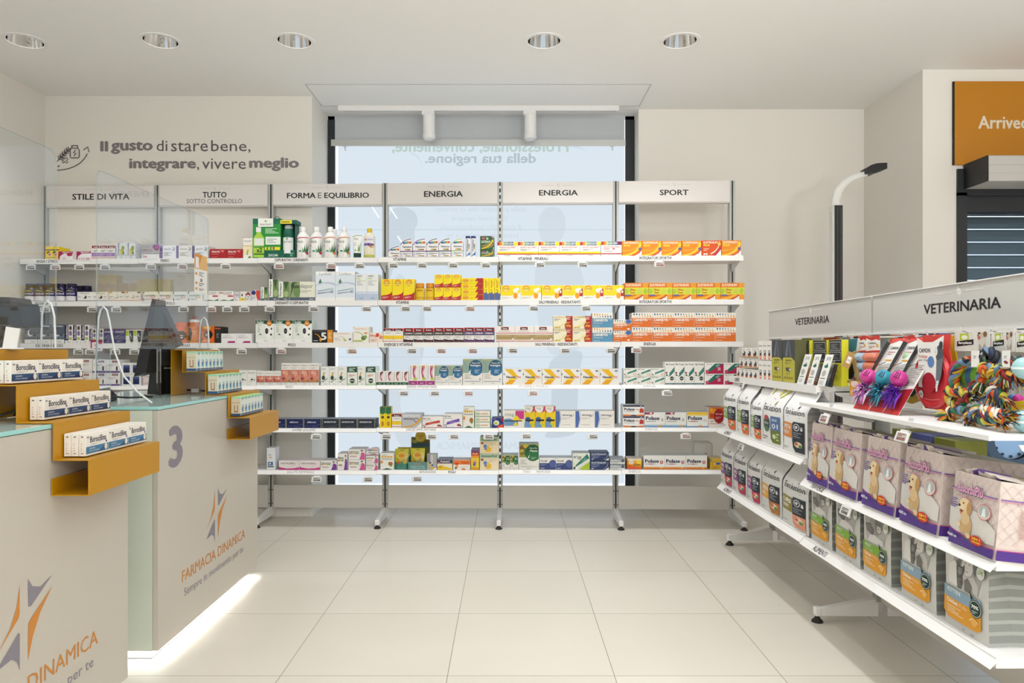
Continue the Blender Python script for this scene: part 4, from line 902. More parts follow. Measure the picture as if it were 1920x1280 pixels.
MESHC = {}
def carton_mesh(des, w, h, d):
    k = (des, round(w, 3), round(h, 3), round(d, 3))
    if k not in MESHC:
        base, top, art = D[des][:3]
        m = MB()
        m.cbox(-w / 2, w / 2, 0, d, 0, h, base, 0.0009, top)
        # tuck-flap seam on the lid
        m.art([R('cfcac4', .04, .18, .96, .195)], lambda u, v, e: (-w / 2 + u * w, v * d, h + e))
        m.art(clipped(art), lambda u, v, e: (-w / 2 + 0.0008 + u * (w - 0.0016), -e, 0.0008 + v * (h - 0.0016)))
        if len(D[des]) > 3:
            m.art(D[des][3], lambda u, v, e: (-w / 2 - e, d - 0.0008 - u * (d - 0.0016), 0.0008 + v * (h - 0.0016)))
        MESHC[k] = m.mesh('carton')
    return MESHC[k]
def where(r, b):
    return '%s %s shelf' % (ROWN[r], BAYN[b].split()[0])
def label(desc, i, n, r, b, tier=None, mx=16):
    s = desc
    if tier:
        s = tier + ' ' + s
    if n > 1:
        s += ', %s of %s from counter side' % (ORD[i], NUM[n] if n < 13 else n)
    s += ', ' + where(r, b)
    return s
def row(r, des, xa, xb, n, yt, desc, tiers=1, d=0.12, cat='box', name='medicine_box', back=0.006, names=None, ymid=None):
    of = ROWOFF[r] - back - (0.012 if r > 2 else 0)
    ta, tb = tcol(xa, of), tcol(xb, of)
    w = (tb - ta) / n
    grp = '%s, %s' % (desc + ' row', where(r, bay_of((ta + tb) / 2))) if n * tiers > 1 else None
    for i in range(n):
        t = ta + (i + 0.5) * w
        b = bay_of(t)
        z0 = zshelf(r, b)
        ztop = zrow(yt, t, of)
        hs = [(ztop - z0) / tiers] * tiers
        if ymid:
            hm = zrow(ymid, t, of) - z0
            hs = [hm, ztop - z0 - hm]
        z = z0 + 0.0006
        for k in range(tiers):
            h = hs[k] - 0.0012
            o = link(name, carton_mesh(des, w - 0.0012, h, min(d, of - 0.012)))
            o.location = at(t, of, z)
            o.rotation_euler = (0, 0, RZ)
            tag(o, label(desc, i, n, r, b, (['lower', 'upper'] if tiers == 2 else ['lowest', 'second', 'third', 'topmost'][:tiers - 1] + ['topmost'])[k] if tiers > 1 else None), cat, grp)
            z += hs[k]
# ---- top row
row(0, 'yellow_tin', 85, 111, 1, 462, 'bright yellow box with dark band and round fruit pictures')
row(0, 'swisse_purple', 172, 216, 3, 460, 'white box, red header and purple band')
row(0, 'olive_flower', 218, 254, 2, 454, 'pale grey box with olive flower print')
row(0, 'grey_diamond', 265.5, 299, 1, 457, 'grey box with purple diamond corner')
row(0, 'sider_white', 300, 390, 3, 460, 'white box with purple spine stripe')
row(0, 'sider_red', 393.5, 455, 2, 466.5, 'flat deep red box')
row(0, 'depura_leaf', 455.5, 473, 1, 446, 'slim cream box with orange line and green leaf')
row(0, 'green_3x', 900, 926, 1, 442, 'dark green box with yellow arrow', 2, ymid=469)
row(0, 'massigen_y', 932, 1126.5, 5, 453, 'white box, rainbow header and yellow band')
row(0, 'massigen_r', 1127, 1166, 1, 452, 'white box with rainbow header and crimson line, no yellow band')
row(0, 'sustenium', 1166.5, 1278, 3, 451.3, 'orange box with yellow swoosh arrow')
row(0, 'sustenium', 1278.5, 1315.5, 1, 451, 'orange swoosh box right before the red-orange one'.replace('right ', 'just '))
row(0, 'sustenium_red', 1316, 1352.5, 1, 450.5, 'red-orange box with crimson swoosh')
row(0, 'sustenium', 1353, 1389.5, 1, 450.2, 'orange swoosh box last at the pet aisle end')
# ---- second row
row(1, 'night_white', 144.5, 203, 2, 547, 'low white box with black ring emblem', name='medicine_box')
row(1, 'night_orange', 204, 264, 2, 546.5, 'low white box with orange edge')
row(1, 'green_forma', 268, 380, 4, 546.5, 'low white box with green lettering')
row(1, 'red_colest', 381, 438, 2, 545.5, 'white box with green wave')
row(1, 'pink_grey', 438.5, 449.5, 1, 547, 'small pinkish grey box')
row(1, 'white_yellow', 450, 459.5, 1, 546, 'small white box with yellow foot')
row(1, 'red_rhomb', 460, 470.5, 1, 546.5, 'small grey box with dark red rhombus')
row(1, 'blue_red', 471, 488, 1, 544, 'small box with blue disc and red edge')
row(1, 'fisio', 489, 503, 1, 538, 'smallest green pear box')
row(1, 'fisio', 504, 522, 1, 523, 'tallest narrow green pear box')
row(1, 'fisio', 522.5, 542.5, 1, 527.5, 'middle height narrow green pear box')
row(1, 'fisio_wide', 543, 591, 1, 528, 'wide green pear box with dark blue base')
row(1, 'lynfase', 591.5, 666, 2, 508.5, 'tall pale blue box with green drop')
row(1, 'adipo', 666.5, 709, 2, 513, 'narrow pale box with lilac base')
row(1, 'supra', 714.5, 777.5, 3, 523, 'tall yellow box with red base', d=0.08)
row(1, 'supra', 814.5, 864, 3, 514.5, 'small yellow box with red base', 2, d=0.08, ymid=539)
row(1, 'supra_flat', 864.5, 906, 1, 521, 'flat yellow box with red end', 4, d=0.08)
row(1, 'supra_tube', 906.5, 938, 3, 521, 'slim yellow carton with blue foot', d=0.05)
row(1, 'magnesio', 938.5, 1015, 2, 534.5, 'wide yellow box without red badge')
row(1, 'magnesio_red', 1015.5, 1170, 4, 534.5, 'wide yellow box with red badge')
row(1, 'sustenium_offer', 1171, 1396, 5, 530, 'orange box in lime promotional band')
# ---- third row
row(2, 'moon', 46, 121, 3, 608, 'dark blue-grey box with crescent moon')
row(2, 'sedi_tall', 121.5, 167, 3, 609, 'narrow white box with dark blue spine')
row(2, 'sedi_tall', 167.5, 194, 2, 616, 'shorter white box with dark blue spine')
row(2, 'novanight', 194.5, 235, 2, 616.5, 'flat violet box with white lettering')
row(2, 'moon_lime', 235.5, 265, 2, 618, 'white box with black arch')
row(2, 'novanight', 270, 306, 1, 618, 'violet box behind the counter monitor')
row(2, 'enerboost_orange', 378, 402, 1, 611, 'orange box with black hexagon')
row(2, 'dark_sport', 403, 414, 1, 612, 'narrow black box beside orange sports products')
row(2, 'omega', 414.5, 472, 2, 625, 'white box with magenta slash')
row(2, 'zero', 479, 585, 3, 600, 'tall white box, orange disc')
row(2, 'five_black', 585.5, 624, 1, 618, 'black box with large white numeral five')
row(2, 'arrow_green', 624.5, 661.5, 1, 622.5, 'cream box with green arrow')
row(2, 'olive_green', 662, 692, 1, 612, 'taller cream box with olive sprig')
row(2, 'kilo_orange', 692.5, 718, 1, 623, 'peach box with orange splash')
row(2, 'swisse_yellow', 718.5, 756, 2, 615, 'red topped box with yellow band', d=0.08)
row(2, 'uomo', 756.5, 813, 3, 614.5, 'red and black short word box', d=0.08)
row(2, 'uomo50', 813.5, 870, 3, 614, 'red and black numbered box', d=0.08)
row(2, 'donna', 870.5, 927, 3, 613.5, 'red and purple box', d=0.08)
row(2, 'swisse_gold', 930, 1037, 3, 611, 'cream box with dull gold band', d=0.1)
row(2, 'banana_red', 1037.5, 1110, 2, 592, 'cream box with red end', 2)
row(2, 'carni_blue', 1110.5, 1149, 1, 586.5, 'blue box with dotted white header', 2)
row(2, 'carni_small', 1150, 1184, 1, 599, 'smaller orange box with blue seal', 2)
row(2, 'carni_orange', 1184.5, 1380, 5, 586, 'orange box with dotted white header', 2)
# ---- fourth row
row(3, 'swisse_white', 128, 173, 2, 672, 'white box with dark red tab', 2)
row(3, 'swisse_violet', 173.5, 225, 2, 674, 'white box with violet foot', 2)
row(3, 'cream_jar', 228, 264, 2, 680, 'white box with blue jar', 2)
row(3, 'pink_script', 268, 312, 1, 702, 'pale pink box with script lettering')
row(3, 'fucus', 446, 480.5, 2, 694, 'white box with dark seaweed drawing')
row(3, 'adi_small', 481, 527, 3, 695.5, 'short cream and salmon box')
row(3, 'adi_tall', 527.5, 598, 4, 680.5, 'tall cream and salmon box')
row(3, 'liver_green', 601, 650.5, 3, 687, 'pale box with orange petal')
row(3, 'green_head', 651, 670, 1, 687, 'dark green topped box nearer the counter')
row(3, 'liver_green', 670.5, 685.5, 1, 687, 'orange petal box between two green topped boxes')
row(3, 'green_head', 686, 704.5, 1, 687, 'dark green topped box nearer the window panel')
row(3, 'imm_small', 705, 766, 4, 695.5, 'short white box with green base', d=0.06)
row(3, 'imm_tall', 766.5, 815, 3, 683, 'tall white box with purple base', d=0.06)
row(3, 'mix_blue', 815.5, 867, 2, 684.5, 'smaller teal box with blue disc')
row(3, 'mix_blue', 867.5, 942, 2, 672.5, 'bigger teal box with blue disc')
row(3, 'neovis', 944, 1161, 6, 691, 'white box with yellow chevrons')
row(3, 'beto', 1169, 1246.5, 3, 690, 'white box with green diagonal strip', 2, d=0.08)
row(3, 'beto_tall', 1247, 1320.5, 4, 678, 'tall box with green tube', d=0.08)
row(3, 'beto_red', 1321, 1393, 2, 680, 'white box with crimson corner', 2)
# ---- fifth row
row(4, 'daflon', 503, 602.5, 3, 785, 'navy blue box')
row(4, 'arvenum', 603.5, 703.5, 3, 785, 'dark slate box')
row(4, 'supra_green', 712, 733.5, 2, 762, 'slim yellow box with green top', d=0.05)
row(4, 'swisse_yellow', 734.5, 753, 1, 775.5, 'white box with red header and yellow band', d=0.07)
row(4, 'sust_silver', 753.5, 791, 1, 775.5, 'silver grey box with gold arrow')
row(4, 'beto_strip_red', 791.5, 831.5, 1, 780.5, 'white box with red diagonal strip')
row(4, 'beto_strip_purple', 832, 867.5, 1, 775.5, 'white box with purple diagonal strip')
row(4, 'immunomix', 868, 889, 1, 762, 'tall cream box with yellow dots', d=0.06)
row(4, 'flat_orange', 889.5, 920, 1, 770, 'flat white box with orange word', 3, d=0.1)
row(4, 'blue_sun', 922, 943.5, 1, 783, 'small blue box with white flower')
row(4, 'mag_wide', 944.5, 983, 1, 769.5, 'wide cream box with pink and yellow splash')
row(4, 'mag_tall', 983.5, 1042, 3, 761, 'tall yellow box with pink top', d=0.07)
row(4, 'ultramag', 1042.5, 1152, 3, 770, 'white box with blue curved side')
row(4, 'polase_small', 1168, 1208, 1, 759, 'white box with navy top and orange foot', 2)
row(4, 'polase_blue', 1208.5, 1287, 2, 772.5, 'white box with blue foot')
row(4, 'polase_yellow', 1287.5, 1328, 1, 772, 'white box with yellow top')
row(4, 'energia_red', 1328.5, 1358, 1, 763, 'orange box with dark red disc')
# ---- bottom row
row(5, 'white_tower', 500, 516, 1, 839, 'tall narrow white box with small blue square', d=0.08)
row(5, 'natalben', 522.5, 600, 2, 863, 'pale pink box with magenta wave')
row(5, 'multi_purple', 600.5, 631.5, 1, 863, 'wide white box with woman in purple')
row(5, 'multi_purple', 632.5, 651.5, 1, 850, 'narrow white box with woman in purple')
row(5, 'multi_pink', 653, 684.5, 1, 841.5, 'white box with woman in pink', 2)
row(5, 'multi_pink', 686, 709, 1, 854, 'narrower white box with woman in pink', 2)
row(5, 'immunomix', 713, 738.5, 1, 849, 'cream box with yellow dots and fruit', d=0.1)
row(5, 'sust_grey_tall', 800.5, 819, 1, 851, 'narrow grey box with yellow swoosh', d=0.06)
row(5, 'polivit_blue', 819.5, 848.5, 1, 861, 'yellow and cream box with navy header')
row(5, 'polic_orange', 849.5, 882, 1, 862, 'cream box with orange header')
row(5, 'kids_tower', 883, 898.5, 1, 843, 'narrow yellow box with purple and red top')
row(5, 'imm_ped', 899.5, 935.5, 1, 819, 'sand coloured box with blue animal drawing', 2)
row(5, 'mente', 941, 972, 2, 853, 'small green box with dark green disc')
row(5, 'mente', 973, 1010.5, 1, 832, 'large green box with dark green disc')
row(5, 'acutil', 1011.5, 1073, 2, 858, 'white and blue box with scalloped seal')
row(5, 'beto_plus', 1073.5, 1106, 1, 849, 'pale box with broad green blister strip')
row(5, 'memo_navy', 1106.5, 1142, 1, 847.5, 'navy box with curved arrow', 2, ymid=863)
row(5, 'brain_grey', 1143.5, 1172, 1, 859, 'flat silver grey box', 2)
row(5, 'action', 1176, 1203, 1, 859.5, 'orange and yellow box with black word')
row(5, 'polase_sport', 1207, 1326, 3, 853.5, 'white box with red shield')
row(5, 'sun_yellow', 1332, 1356, 1, 859, 'yellow box with orange sun')

# ---- arched blister packs, bottles, tubes, jars on the same shelves
def place(o, r, xc, lab, cat, group=None, back=0.02, dz=0.0, dr=0.0):
    of = ROWOFF[r] - back
    t = tcol(xc, of)
    p = at(t, of, zshelf(r, bay_of(t)) + 0.0006 + dz)
    o.location = p
    o.rotation_euler = (0, 0, RZ + dr)
    return tag(o, lab, cat, group)
def hgt(r, xc, yt, back=0.02):
    of = ROWOFF[r] - back
    t = tcol(xc, of)
    return zrow(yt, t, of) - zshelf(r, bay_of(t))
def wid(r, xa, xb, back=0.02):
    of = ROWOFF[r] - back
    return tcol(xb, of) - tcol(xa, of)
def arch_pack(w, h, d, c, arched):
    m = MB()
    if arched:
        pr = [(0, 0), (1, 0), (1, .8), (.93, .95), (.7, 1), (.45, .95), (.2, .82), (.06, .66), (0, .5)]
        m.prism([(-w / 2 + u * w, v * h) for u, v in pr], lambda u, v, e: (u, e, v), 0, d, 'eae8ea')
        fm = lambda u, v, e: (-w / 2 + u * w, -e, v * h)
        m.art([sw(c, (.02, .5), (.2, .9), (.9, .96), .05, .05), R(c, 0, 0, 1, .06), T('3a3a44', 'Multicentrum', .2, .3, .92, .44, 1), R('d9a02c', .36, .1, .52, .2), R('5fa04a', .52, .1, .68, .2), R('c8484a', .68, .1, .84, .2),
               E('5a58a0', .3, .66, .1, .08), E('3f8fa8', .45, .68, .1, .08), E('5fa04a', .6, .69, .1, .08), E('d9a02c', .74, .7, .1, .08), E('c8484a', .86, .7, .08, .08)], fm)
    else:
        m.cbox(-w / 2, w / 2, 0, d, 0, h, 'eae8ea', 0.001)
        m.art(cent(c, 'DONNA')[2], lambda u, v, e: (-w / 2 + u * w, -e, v * h))
    return m.mesh('blister_pack')
AR = [(728, 750, 461, None, '5a2f78', 'purple trimmed'), (750.5, 773, 447, 472, '5a2f78', 'purple trimmed'), (774, 799, 447, 471.5, '6a4a8a', 'violet trimmed'), (799.5, 822, 446.5, 471.5, '3a3f52', 'navy trimmed'), (822.5, 845, 446.5, 471, '2f3c46', 'slate trimmed'), (846, 868, 446.5, 470.5, '9ac25a', 'lime trimmed')]
names = ['alone at the counter side', 'second column', 'third column', 'fourth column', 'fifth column', 'sixth column']
for i, (xa, xb, yt, ym, c, nm) in enumerate(AR):
    xc, w_ = (xa + xb) / 2, wid(0, xa, xb) - 0.001
    z1 = 0
    if ym:
        z1 = hgt(0, xc, ym)
        place(link('supplement_pack', arch_pack(w_, z1 - 0.001, 0.05, c, False)), 0, xc, 'white %s box below an arched pack, %s, top ENERGIA shelf' % (nm, names[i]), 'box', 'white vitamin packs on the top shelf')
    place(link('supplement_pack', arch_pack(w_, hgt(0, xc, yt) - z1 - 0.001, 0.05, c, True)), 0, xc, 'white %s pack with arched top, %s, top ENERGIA shelf' % (nm, names[i]), 'box', 'white vitamin packs on the top shelf', dz=z1)
xc = 697.5
place(link('supplement_pack', arch_pack(wid(5, 686, 709) - 0.001, hgt(5, xc, 840) - hgt(5, xc, 854) - 0.001, 0.05, 'cf5a94', True)), 5, xc, 'pink arched pack on top of two narrower boxes, bottom FORMA shelf', 'box', dz=hgt(5, xc, 854) + 0.001, back=0.032)

def cyl(R_, zf, u0=0.5):
    """wrap artwork on the front of a cylinder, u 0..1 over 150 degrees"""
    def f(u, v, e):
        a = math.radians(-90 + (u - 0.5) * 150)
        z = zf(v)
        r = (R_(z) if callable(R_) else R_) + e
        return (r * math.cos(a), r * math.sin(a), z)
    return f
def bottle(name, body, cap, labelart, mats, lab_r, z0, z1):
    t = bpy.data.objects.new(name, None); COL.objects.link(t); t.empty_display_size = 0.03
    m = MB(); m.lathe(body, mats[0], 22)
    m.build('bottle_body', t, True)
    m = MB(); m.lathe(cap, mats[1], 20); m.build('cap', t, True)
    if labelart:
        m = MB(); m.art(labelart, cyl(lab_r, lambda v: z0 + (z1 - z0) * v), 0.12, 0.0005); m.build('printed_label', t)
    return t
def scale_prof(p, r, h): return [(a * r, b * h) + tuple(q[2:]) for q in p for a, b in [q[:2]]]
# aloe bottles
def aloe(c):
    r, h = wid(0, 557, 580.5) / 2 - 0.001, hgt(0, 569, 425)
    body = scale_prof([(.85, 0), (.97, .01), (1, .04), (1, .64), (.96, .7), (.8, .76), (.5, .83), (.36, .85), (.36, .87)], r, h)
    cap = scale_prof([(.42, .865), (.42, .985), (.38, 1), (0, 1)], r, h)
    art = [sw(c, (.05, .86), (.3, 1), (.95, .97), .05, .04), T('6f8a6a', 'Aloe', .12, .7, .6, .86, 0), E('b5403f', .16, .58, .06, .04), P('3f6a45', (.62, .22), (.7, .62), (.76, .3)), P('55805a', (.7, .2), (.88, .78), (.84, .25)), P('35583a', (.74, .2), (1, .66), (.9, .2)), P('6a9a6a', (.56, .24), (.56, .5), (.68, .24)), L('b8b8b0', .1, .48, .5, .56, 2), E('4f9a78', .42, .3, .1, .04), L('5fa88a', .15, .2, .6, .28, 1), L(c, .1, .06, .6, .14, 1), E(c, .86, .2, .1, .07)]
    return bottle('juice_bottle', body, cap, art, ('g:efedea', 'g:f2f0ee'), r, 0.02 * h, 0.66 * h)
a1 = aloe('c0394a'); a2 = aloe('d9823a')
for i, (x, src, nm) in enumerate(((568.5, a1, 'red banded white aloe bottle beside the green display box'), (594, a1, 'red banded white aloe bottle, second from the green display box'), (619.5, a2, 'orange banded white aloe bottle, third from the green display box'), (645.5, a2, 'orange banded white aloe bottle beside the white tube'))):
    o = src if i in (0, 2) else copy_tree(src)
    place(o, 0, x, nm, 'bottle', 'white aloe bottles on the top shelf', back=0.04)
o = copy_tree(a2); place(o, 0, 628, 'white bottle mostly hidden behind the third aloe bottle', 'bottle', back=0.13)
# squeeze tube
t = bpy.data.objects.new('cream_tube', None); COL.objects.link(t)
h, w_ = hgt(0, 670, 440), wid(0, 660, 680)
m = MB()
rings = []
for k in range(9):
    v = k / 8
    rings.append((w_ / 2 * (0.72 + 0.28 * v), (0.02 * (1 - v) + 0.0015), 0.2 * h + 0.8 * h * v))
n = 20; b0 = len(m.v)
for a, b_, z in rings:
    m.v += [(a * math.cos(2 * math.pi * i / n), b_ * math.sin(2 * math.pi * i / n), z) for i in range(n)]
for k in range(8):
    for i in range(n):
        m.f.append((b0 + k * n + i, b0 + k * n + (i + 1) % n, b0 + (k + 1) * n + (i + 1) % n, b0 + (k + 1) * n + i)); m.m.append('g:efeeea')
m.f.append(tuple(b0 + i for i in range(n))[::-1]); m.m.append('g:efeeea'); m.f.append(tuple(b0 + 8 * n + i for i in range(n))); m.m.append('g:efeeea')
def tf(u, v, e):
    hw = w_ / 2 * (0.72 + 0.28 * v); x = (u - .5) * 2 * hw * .96
    return (x, -(0.02 * (1 - v) + 0.0015) * math.sqrt(max(0, 1 - (x / hw) ** 2)) - e - 0.0006, 0.2 * h + 0.8 * h * v)
m.art([sw('6f8f4a', (.03, .9), (.4, 1), (.97, .95), .03, .03), T('6f7a6a', 'Aloe', .15, .72, .6, .86), P('4f8a4a', (.6, .08), (.72, .5), (.78, .1)), P('6fa85a', (.7, .08), (.92, .62), (.88, .1)), P('a8c86a', (.66, .1), (.6, .42), (.74, .1)), L('b8b8b0', .12, .4, .5, .6, 4), E('4f9a78', .35, .16, .1, .04)], tf, 0.1)
m.build('tube_body', t, True)
m = MB(); m.lathe(scale_prof([(.66, 0), (.7, .02), (.7, .2), (.5, .205)], w_ / 2, h), '25443a', 20); m.build('cap', t, True)
place(t, 0, 670, 'white squeeze tube with dark green cap, top FORMA shelf', 'tube', back=0.03)
# yellow capped bottle
r, h = wid(0, 682, 704) / 2 - 0.001, hgt(0, 693, 428)
o = bottle('supplement_bottle', scale_prof([(.85, 0), (1, .03), (1, .68), (.9, .76), (.55, .84), (.4, .86)], r, h), scale_prof([(.44, .85), (.44, .97), (.4, 1), (0, 1)], r, h),
           [R('e6e3ea', .05, .5, .95, .98), E('c8743a', .3, .86, .12, .05), E('5a3a8a', .5, .62, .42, .07), E('d99a3a', .7, .52, .16, .07), E('6a4a3a', .62, .56, .1, .05), T('7a6aa8', '3.0+', .45, .82, .8, .9, 1), R('e9e3c9', .05, .14, .95, .46), L('bdb48a', .12, .2, .9, .4, 4), R('b9c04a', .05, 0, .95, .1)], ('e8e4d2', 'd9b92c'), r, 0.02 * h, 0.7 * h)
place(o, 0, 693, 'clear bottle with yellow cap and lilac label, top FORMA shelf', 'bottle', back=0.035)
# effervescent tubes
r, h = wid(0, 873, 882) / 2 - 0.0005, hgt(0, 877, 443)
o1 = bottle('effervescent_tube', scale_prof([(.95, 0), (1, .01), (1, .9)], r, h), scale_prof([(1.04, .89), (1.04, .99), (.98, 1), (0, 1)], r, h), [V('4a4a8a', 'Multicentrum', .3, .3, .62, .95, 1), R('d9a02c', .66, .4, .8, .5), R('5fa04a', .66, .5, .8, .6), R('c8484a', .66, .6, .8, .7), P('3f6aa8', (.1, .02), (.5, .12), (.9, .3), (.9, .1))], ('efeeec', '2f3a6e'), r, 0.02 * h, 0.88 * h)
o2 = copy_tree(o1)
place(o1, 0, 877.5, 'slim white tube with blue cap beside the lime arched pack', 'tube', 'effervescent tubes on the top shelf')
place(o2, 0, 887.5, 'slim white tube with blue cap nearer the green box', 'tube', 'effervescent tubes on the top shelf')
# dark purple bottles
r, h = wid(1, 48, 67.5) / 2 - 0.0007, hgt(1, 58, 532)
q0 = bottle('syrup_bottle', scale_prof([(.9, 0), (1, .03), (1, .62), (.92, .72), (.72, .8)], r, h), scale_prof([(.82, .79), (.84, .98), (.78, 1), (0, 1)], r, h), [R('e4e2e6', 0, .0, 1, .42), R('30285e', 0, .42, 1, .88), T('e4e2f0', 'ZzzQuil', .12, .54, .88, .72, 1), P('cfc24a', (.1, .82), (.5, .95), (.9, .8), (.5, .87)), L('a8a6b0', .12, .14, .8, .34, 3)], ('g:241c48', '221a3e'), r, 0.03 * h, 0.66 * h)
for i, x in enumerate((58, 77, 96, 115.5, 135)):
    o = q0 if i == 0 else copy_tree(q0)
    place(o, 1, x, 'dark purple bottle, %s of five in front, second STILE DI VITA shelf'.replace('STILE DI VITA', 'STILE') % ORD[i], 'bottle', 'dark purple bottles on the second shelf', back=0.035)
for i, x in enumerate((150, 163)):
    place(copy_tree(q0), 1, x, ['dark purple bottle peeking over first ring emblem box', 'dark purple bottle peeking over ring emblem box, farther from counter'][i], 'bottle', 'dark purple bottles on the second shelf', back=0.19)
# yellow jars with brown lids
r, h = wid(1, 779, 797) / 2 - 0.0008, hgt(1, 788, 531)
j0 = bottle('vitamin_jar', scale_prof([(.9, 0), (1, .03), (1, .66), (.86, .74), (.8, .76)], r, h), scale_prof([(.86, .75), (.88, .95), (.82, 1), (0, 1)], r, h), [R('e6c22a', .0, .0, 1, 1), E('e8932a', .5, .8, .2, .16), T('7a4a2a', 'supradyn', .24, .74, .76, .88, 1), L('a8862a', .2, .36, .8, .6, 2), R('cf9a2a', .1, .1, .9, .24)], ('a5651e', 'd98f26'), r, 0.03 * h, 0.7 * h)
for i, x in enumerate((788, 806.5)):
    place(j0 if i == 0 else copy_tree(j0), 1, x, 'amber vitamin jar with orange lid, ' + ['next to the tall yellow boxes', 'next to the small stacked yellow boxes'][i], 'jar', 'amber vitamin jars', back=0.035)
# orange sports products on the third shelf
r, h = wid(2, 328, 355) / 2, hgt(2, 341, 604)
hexa = lambda u, v, a, b: [(u - a, v), (u - a * .6, v + b), (u + a * .6, v + b), (u + a, v), (u + a * .6, v - b), (u - a * .6, v - b)]
o = bottle('powder_jar', scale_prof([(.9, 0), (1, .03), (1, .72), (.9, .8), (.86, .82)], r, h), scale_prof([(.92, .81), (.93, .98), (.88, 1), (0, 1)], r, h), [P('2c2a2a', *hexa(.5, .45, .42, .3)), T('e9e4de', '100% creatina', .2, .4, .72, .52, 1), R('e6e2dc', .45, .26, .7, .34)], ('d9661f', 'dd6a22'), r, 0.05 * h, 0.75 * h)
place(o, 2, 341.5, 'squat orange powder jar with black hexagon, third TUTTO shelf', 'jar', back=0.06)
r, h = wid(2, 355.5, 376) / 2, hgt(2, 366, 593)
t = bottle('sports_bottle', scale_prof([(.92, 0), (1, .03), (1, .38), (.93, .42), (1, .47), (1, .72), (.94, .78)], r, h), scale_prof([(1.02, .775), (1.03, .84), (.9, .88), (.4, .9)], r, h), [P('3a3030', *hexa(.2, .4, .28, .34)), L('f0c09a', .5, .3, .8, .6, 3)], ('dd7a35', 'e9e6e2'), r, 0.05 * h, 0.75 * h)
m = MB(); m.lathe(scale_prof([(.36, .89), (.32, .95), (.38, .97), (.36, 1), (0, 1)], r, h), 'd2504a', 16); m.build('spout', t, True)
place(t, 2, 366, 'orange sports bottle with white collar and red spout', 'bottle', back=0.06)
t = bpy.data.objects.new('gel_pouch', None); COL.objects.link(t)
m = MB(); h = hgt(2, 318, 606)
m.prism([(-.022, 0), (.022, 0), (.024, .6 * h), (.008, .86 * h), (-.008, .86 * h), (-.024, .6 * h)], lambda u, v, e: (u, e, v), 0, 0.02, 'd9641f')
m.art([R('2c2a2a', .2, .2, .8, .5), L('e9e4de', .3, .3, .7, .42, 2)], lambda u, v, e: (-.022 + u * .044, -e, v * h * .8)); m.build('pouch_body', t)
m = MB(); m.lathe([(.009, .85 * h), (.009, h), (0, h)], 'cf4a4a', 14, (0, 0.01, 0)); m.build('cap', t, True)
place(t, 2, 318, 'orange gel pouch with red cap behind the monitor', 'pouch', back=0.05)
# gummy pouches and their counter display on the bottom shelf
def pouch(w, h, d, prims, base, foot):
    m = MB()
    n = 10
    def pt(u, v, e, s):
        b = d * (1 - v) ** 1.4 * (1 - (2 * u - 1) ** 4 * 0.75) + 0.002
        return ((u - .5) * w * (0.94 + 0.06 * abs(2 * v - 1)), s * (b / 2 + e) + 0.35 * d * v, v * h)
    for s_ in (-1, 1):
        vs = [pt(i / n, j / n, 0, s_) for j in range(n + 1) for i in range(n + 1)]
        fs = [(j * (n + 1) + i, j * (n + 1) + i + 1, (j + 1) * (n + 1) + i + 1, (j + 1) * (n + 1) + i) for j in range(n) for i in range(n)]
        m.add(vs, fs if s_ < 0 else [f[::-1] for f in fs], base)
    ring = [(i / n, 0) for i in range(n + 1)] + [(1, j / n) for j in range(1, n + 1)] + [(1 - i / n, 1) for i in range(1, n + 1)] + [(0, 1 - j / n) for j in range(1, n)]
    A = [pt(u, v, 0, -1) for u, v in ring]; B = [pt(u, v, 0, 1) for u, v in ring]; q = len(ring)
    for i in range(q):
        m.add([A[i], A[(i + 1) % q], B[(i + 1) % q], B[i]], [(3, 2, 1, 0)], base)
    m.art(prims, lambda u, v, e: pt(u, v, e * 1.5 + 0.0006, -1), 0.14)
    return m
GUM = [P('3f7a68', (0, 0), (1, 0), (1, .3), (.5, .26), (.2, .3), (0, .4)), E('e8d98a', .5, .66, .3, .17), E('df9a2a', .5, .67, .25, .14), T('8a5a2a', 'supradyn', .3, .62, .7, .7, 1), R('2a2a20', .38, .92, .62, .94), E('c05a3a', .3, .34, .12, .08), E('3f8a6a', .55, .32, .12, .08), E('c8924a', .7, .42, .13, .09), L('9a8a1a', .1, .44, .36, .52, 2)]
hh = hgt(5, 752, 843)
o = link('gummy_pouch', pouch(wid(5, 740, 766), hh, 0.045, GUM, 'g:bfb41f', '').mesh('pouch', True)); place(o, 5, 753, 'yellow-green gummy pouch beside the cream box, bottom ENERGIA shelf', 'pouch', 'gummy pouches', back=0.05)
o = link('gummy_pouch', pouch(wid(5, 744, 770), hh, 0.045, GUM, 'g:a89f1c', '').mesh('pouch', True)); place(o, 5, 758, 'gummy pouch standing behind the front gummy pouch', 'pouch', 'gummy pouches', back=0.13)
t = bpy.data.objects.new('counter_display', None); COL.objects.link(t)
wd, dd = wid(5, 765, 801), 0.14
m = MB(); hz = hgt(5, 783, 866)
m.box(-wd / 2, wd / 2, 0, 0.002, 0, hz, '5f8f88'); m.box(-wd / 2, -wd / 2 + .002, 0, dd, 0, hz * 1.6, '4f7f78'); m.box(wd / 2 - .002, wd / 2, 0, dd, 0, hz * 1.6, '4f7f78'); m.box(-wd / 2, wd / 2, 0, dd, 0, .002, '4f7f78')
m.art([T('d9806a', 'GUMMIES', .3, .66, .7, .8, 1), T('dff0ea', 'Scopri la linea', .15, .36, .85, .54), T('dff0ea', 'vitamine per tutti', .12, .12, .88, .3)], lambda u, v, e: (-wd / 2 + u * wd, -e, v * hz)); m.build('tray', t)
m = MB(); z0, z1 = 0.0, hgt(5, 788, 824)
m.box(-wd / 2, wd / 2, dd - .003, dd, 0, z1, '6a6a28')
ctr = (0.0, z1 + 0.004)
